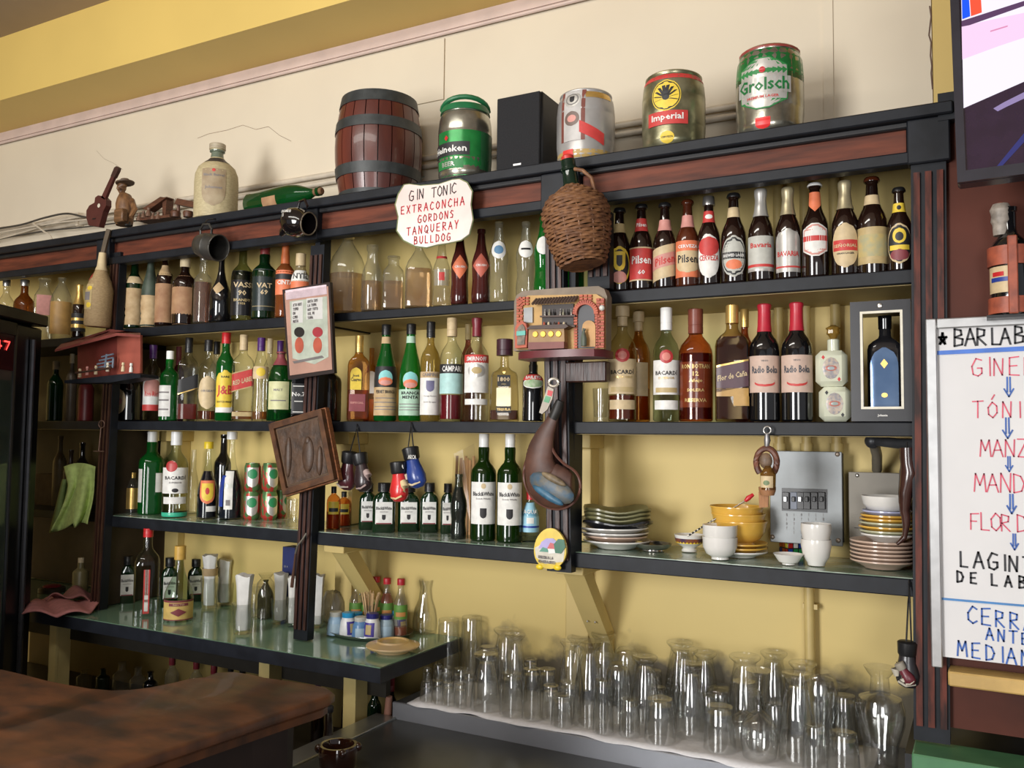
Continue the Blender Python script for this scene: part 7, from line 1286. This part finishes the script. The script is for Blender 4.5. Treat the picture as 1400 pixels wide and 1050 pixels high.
# clay barrel holder with bottle above the whiteboard
o = atY(1383, 431, 1.93); o.z = atY(1383, 432, 1.93).z; m_ = lambda n: px(o, n); X_ = lambda x, y, Y=1.93: atY(x, y, Y)-o
ch = thing('bottle_holder', 'orange carved holder cradling a labelled bottle above the whiteboard', 'holder', o)
OR = P((.42, .10, .05), .5, 0, 0, 40, .4, (.24, .06, .035))
for a, b in ((2, 24), (68, 94)): obj('collar', MB().lathe([(m_(a), m_(26)), (m_(a), m_(28)), (m_(b), m_(28)), (m_(b), m_(26))], 24).xf(Matrix.Translation((0, .0, 0))), OR, ch)
obj('upright_strap', MB().box(m_(-4), m_(8), -m_(30), -m_(26), 0, m_(106), .002), OR, ch); s_ = Shape('liq', m_(150), m_(25)); obj('bottle', s_.body(24), BLACKG, ch)
lb_ = obj('label', patch(s_, .20, .44, m_(20), 'rect', .0008, radians(-35)), lab_cream, ch); obj('print', patch(s_, .30, .34, m_(12), 'rect', .0016, radians(-35)), BLUE, lb_); obj('print', patch(s_, .35, .39, m_(8), 'rect', .0016, radians(-38)), RED, lb_)
obj('bottle_top', MB().lathe([(m_(112), m_(10)), (m_(128), m_(11)), (m_(132), m_(13)), (m_(140), m_(12)), (m_(148), m_(14)), (m_(156), m_(10))], 14).xf(Matrix.Translation((-m_(10), 0, 0))), P((.30, .26, .22), .5, 0, .3, 60, .4), ch); obj('red_knob', MB().ell((-m_(10), 0, m_(152)), (m_(9), m_(9), m_(7)), 12, 8), OR, ch)
obj('shelf_peg', MB().box(-m_(30), m_(30), -m_(20), .055, -m_(4), 0), BLK, ch)

# ------------------------------------------------------------------ fridge, bar and foreground
P1 = atY(58, 432, 1.85); ft = P1.z
fr_ = thing('glass_door_fridge', 'tall black upright fridge with glass door and red digital display', 'fridge', (P1.x, P1.y, 0), atan2(.88, -.47)); FB = P((.008, .009, .011), .3, 0, .2, 20)
obj('cabinet', MB().box(-.75, 0, .03, .55, .0, ft-.038, .004), FB, fr_); obj('crown', MB().box(-.77, .004, -.02, .56, ft-.038, ft, .004), FB, fr_)
obj('door_frame', MB().box(-.155, -.002, -.004, .03, .1, ft-.045, .006).box(-.74, -.60, -.004, .03, .1, ft-.045, .006).box(-.60, -.155, -.004, .03, ft-.085, ft-.045).box(-.60, -.155, -.004, .03, .1, .2), FB, fr_)
obj('door_edge', MB().tube([(-.072, -.012, .2), (-.072, -.012, ft-.09)], .009, 8), P((.10, .10, .11), .25, .7), fr_)
obj('door_glass', MB().box(-.60, -.155, .004, .010, .2, ft-.20), P((.055, .075, .065), .06, 0, .3, 3, coat=.5), fr_)
obj('header', MB().box(-.60, -.155, .002, .010, ft-.20, ft-.085), P((.03, .006, .008), .2), fr_)
q = MB(); pen(q, '47', -.262, 1.808, .026, .005, y=-.001, aspect=1.5, adv=1.15); obj('display_digits', q, E((1, .05, .04), 3), fr_, False)
# wooden bar top in the foreground
BZ_ = 1.10
bk = [(-120, 900), (0, 915), (30, 922), (60, 930), (90, 936), (120, 941), (150, 943), (180, 942), (210, 939), (240, 933), (265, 927), (286, 925), (300, 919), (322, 918), (345, 921), (366, 926), (400, 931), (430, 936), (450, 940), (458, 946)]
pp = [atZ(x, y, BZ_) for x, y in bk]+[atZ(x, y, BZ_) for x, y in ((450, 952), (400, 968), (300, 1001), (200, 1034), (100, 1068), (0, 1100))]+[Vector((-1.3, .35, BZ_)), Vector((-3.0, .35, BZ_))]
poly = [(p.x, p.y) for p in pp]; ar = sum(a[0]*b[1]-b[0]*a[1] for a, b in zip(poly, poly[1:]+poly[:1]))
if ar < 0: poly.reverse()
bar = thing('wooden_bar', 'worn dark wooden bar top with curved edge in the foreground', 'bar', (0, 0, 0)); BT = P((.135, .052, .022), .42, 0, 0, 9, .5, (.040, .023, .016), (1, 2.0, 1), .05, .4, (.36, .64), 12)
def shr(pl, d): cx = sum(p[0] for p in pl)/len(pl); cy = sum(p[1] for p in pl)/len(pl); return [(p[0]+(cx-p[0])*d/math.hypot(cx-p[0], cy-p[1]), p[1]+(cy-p[1])*d/math.hypot(cx-p[0], cy-p[1])) for p in pl]
n = len(poly); ly = [(shr(poly, .006), BZ_), (poly, BZ_-.005), (poly, BZ_-.016), (shr(poly, .012), BZ_-.024), (shr(poly, .012), BZ_-.036)]; v = [(*p, z) for pl_, z in ly for p in pl_]
fs = [tuple(range(n)), tuple(range(5*n-1, 4*n-1, -1))]+[(j*n+i, j*n+n+i, j*n+n+(i+1) % n, j*n+(i+1) % n) for j in range(4) for i in range(n)]
obj('top', MB().add(v, fs), BT, bar, ang=50); obj('body', MB().prism(shr(poly, .07), 0, BZ_-.036), P((.018, .010, .008), .5, 0, .3, 8, .1), bar, False)
c_ = atZ(461, 1066, .80); R = px(c_, 55)/2; c_ = atZ(462, 1050, .80); c_.z = .798; t = thing('brown_glass_pot', 'thick brown glass pot with rounded rim at the bottom edge', 'pot', c_)
Hp = .055; obj('body', MB().lathe([(0, R*.8), (.01, R*.95), (Hp*.6, R*1.0), (Hp*.85, R*1.02), (Hp, R*.96), (Hp, R*.82), (Hp*.8, R*.72), (.012, R*.66), (.010, 0)], 30, close=False), P((.030, .010, .006), .07, coat=.6), t)
for a in (-.9, .9, 2.2): obj('rim_notch', MB().ell((R*sin(a), -R*cos(a), Hp*.86), (.009, .009, .010), 12, 8), P((.030, .010, .006), .07, coat=.6), t)
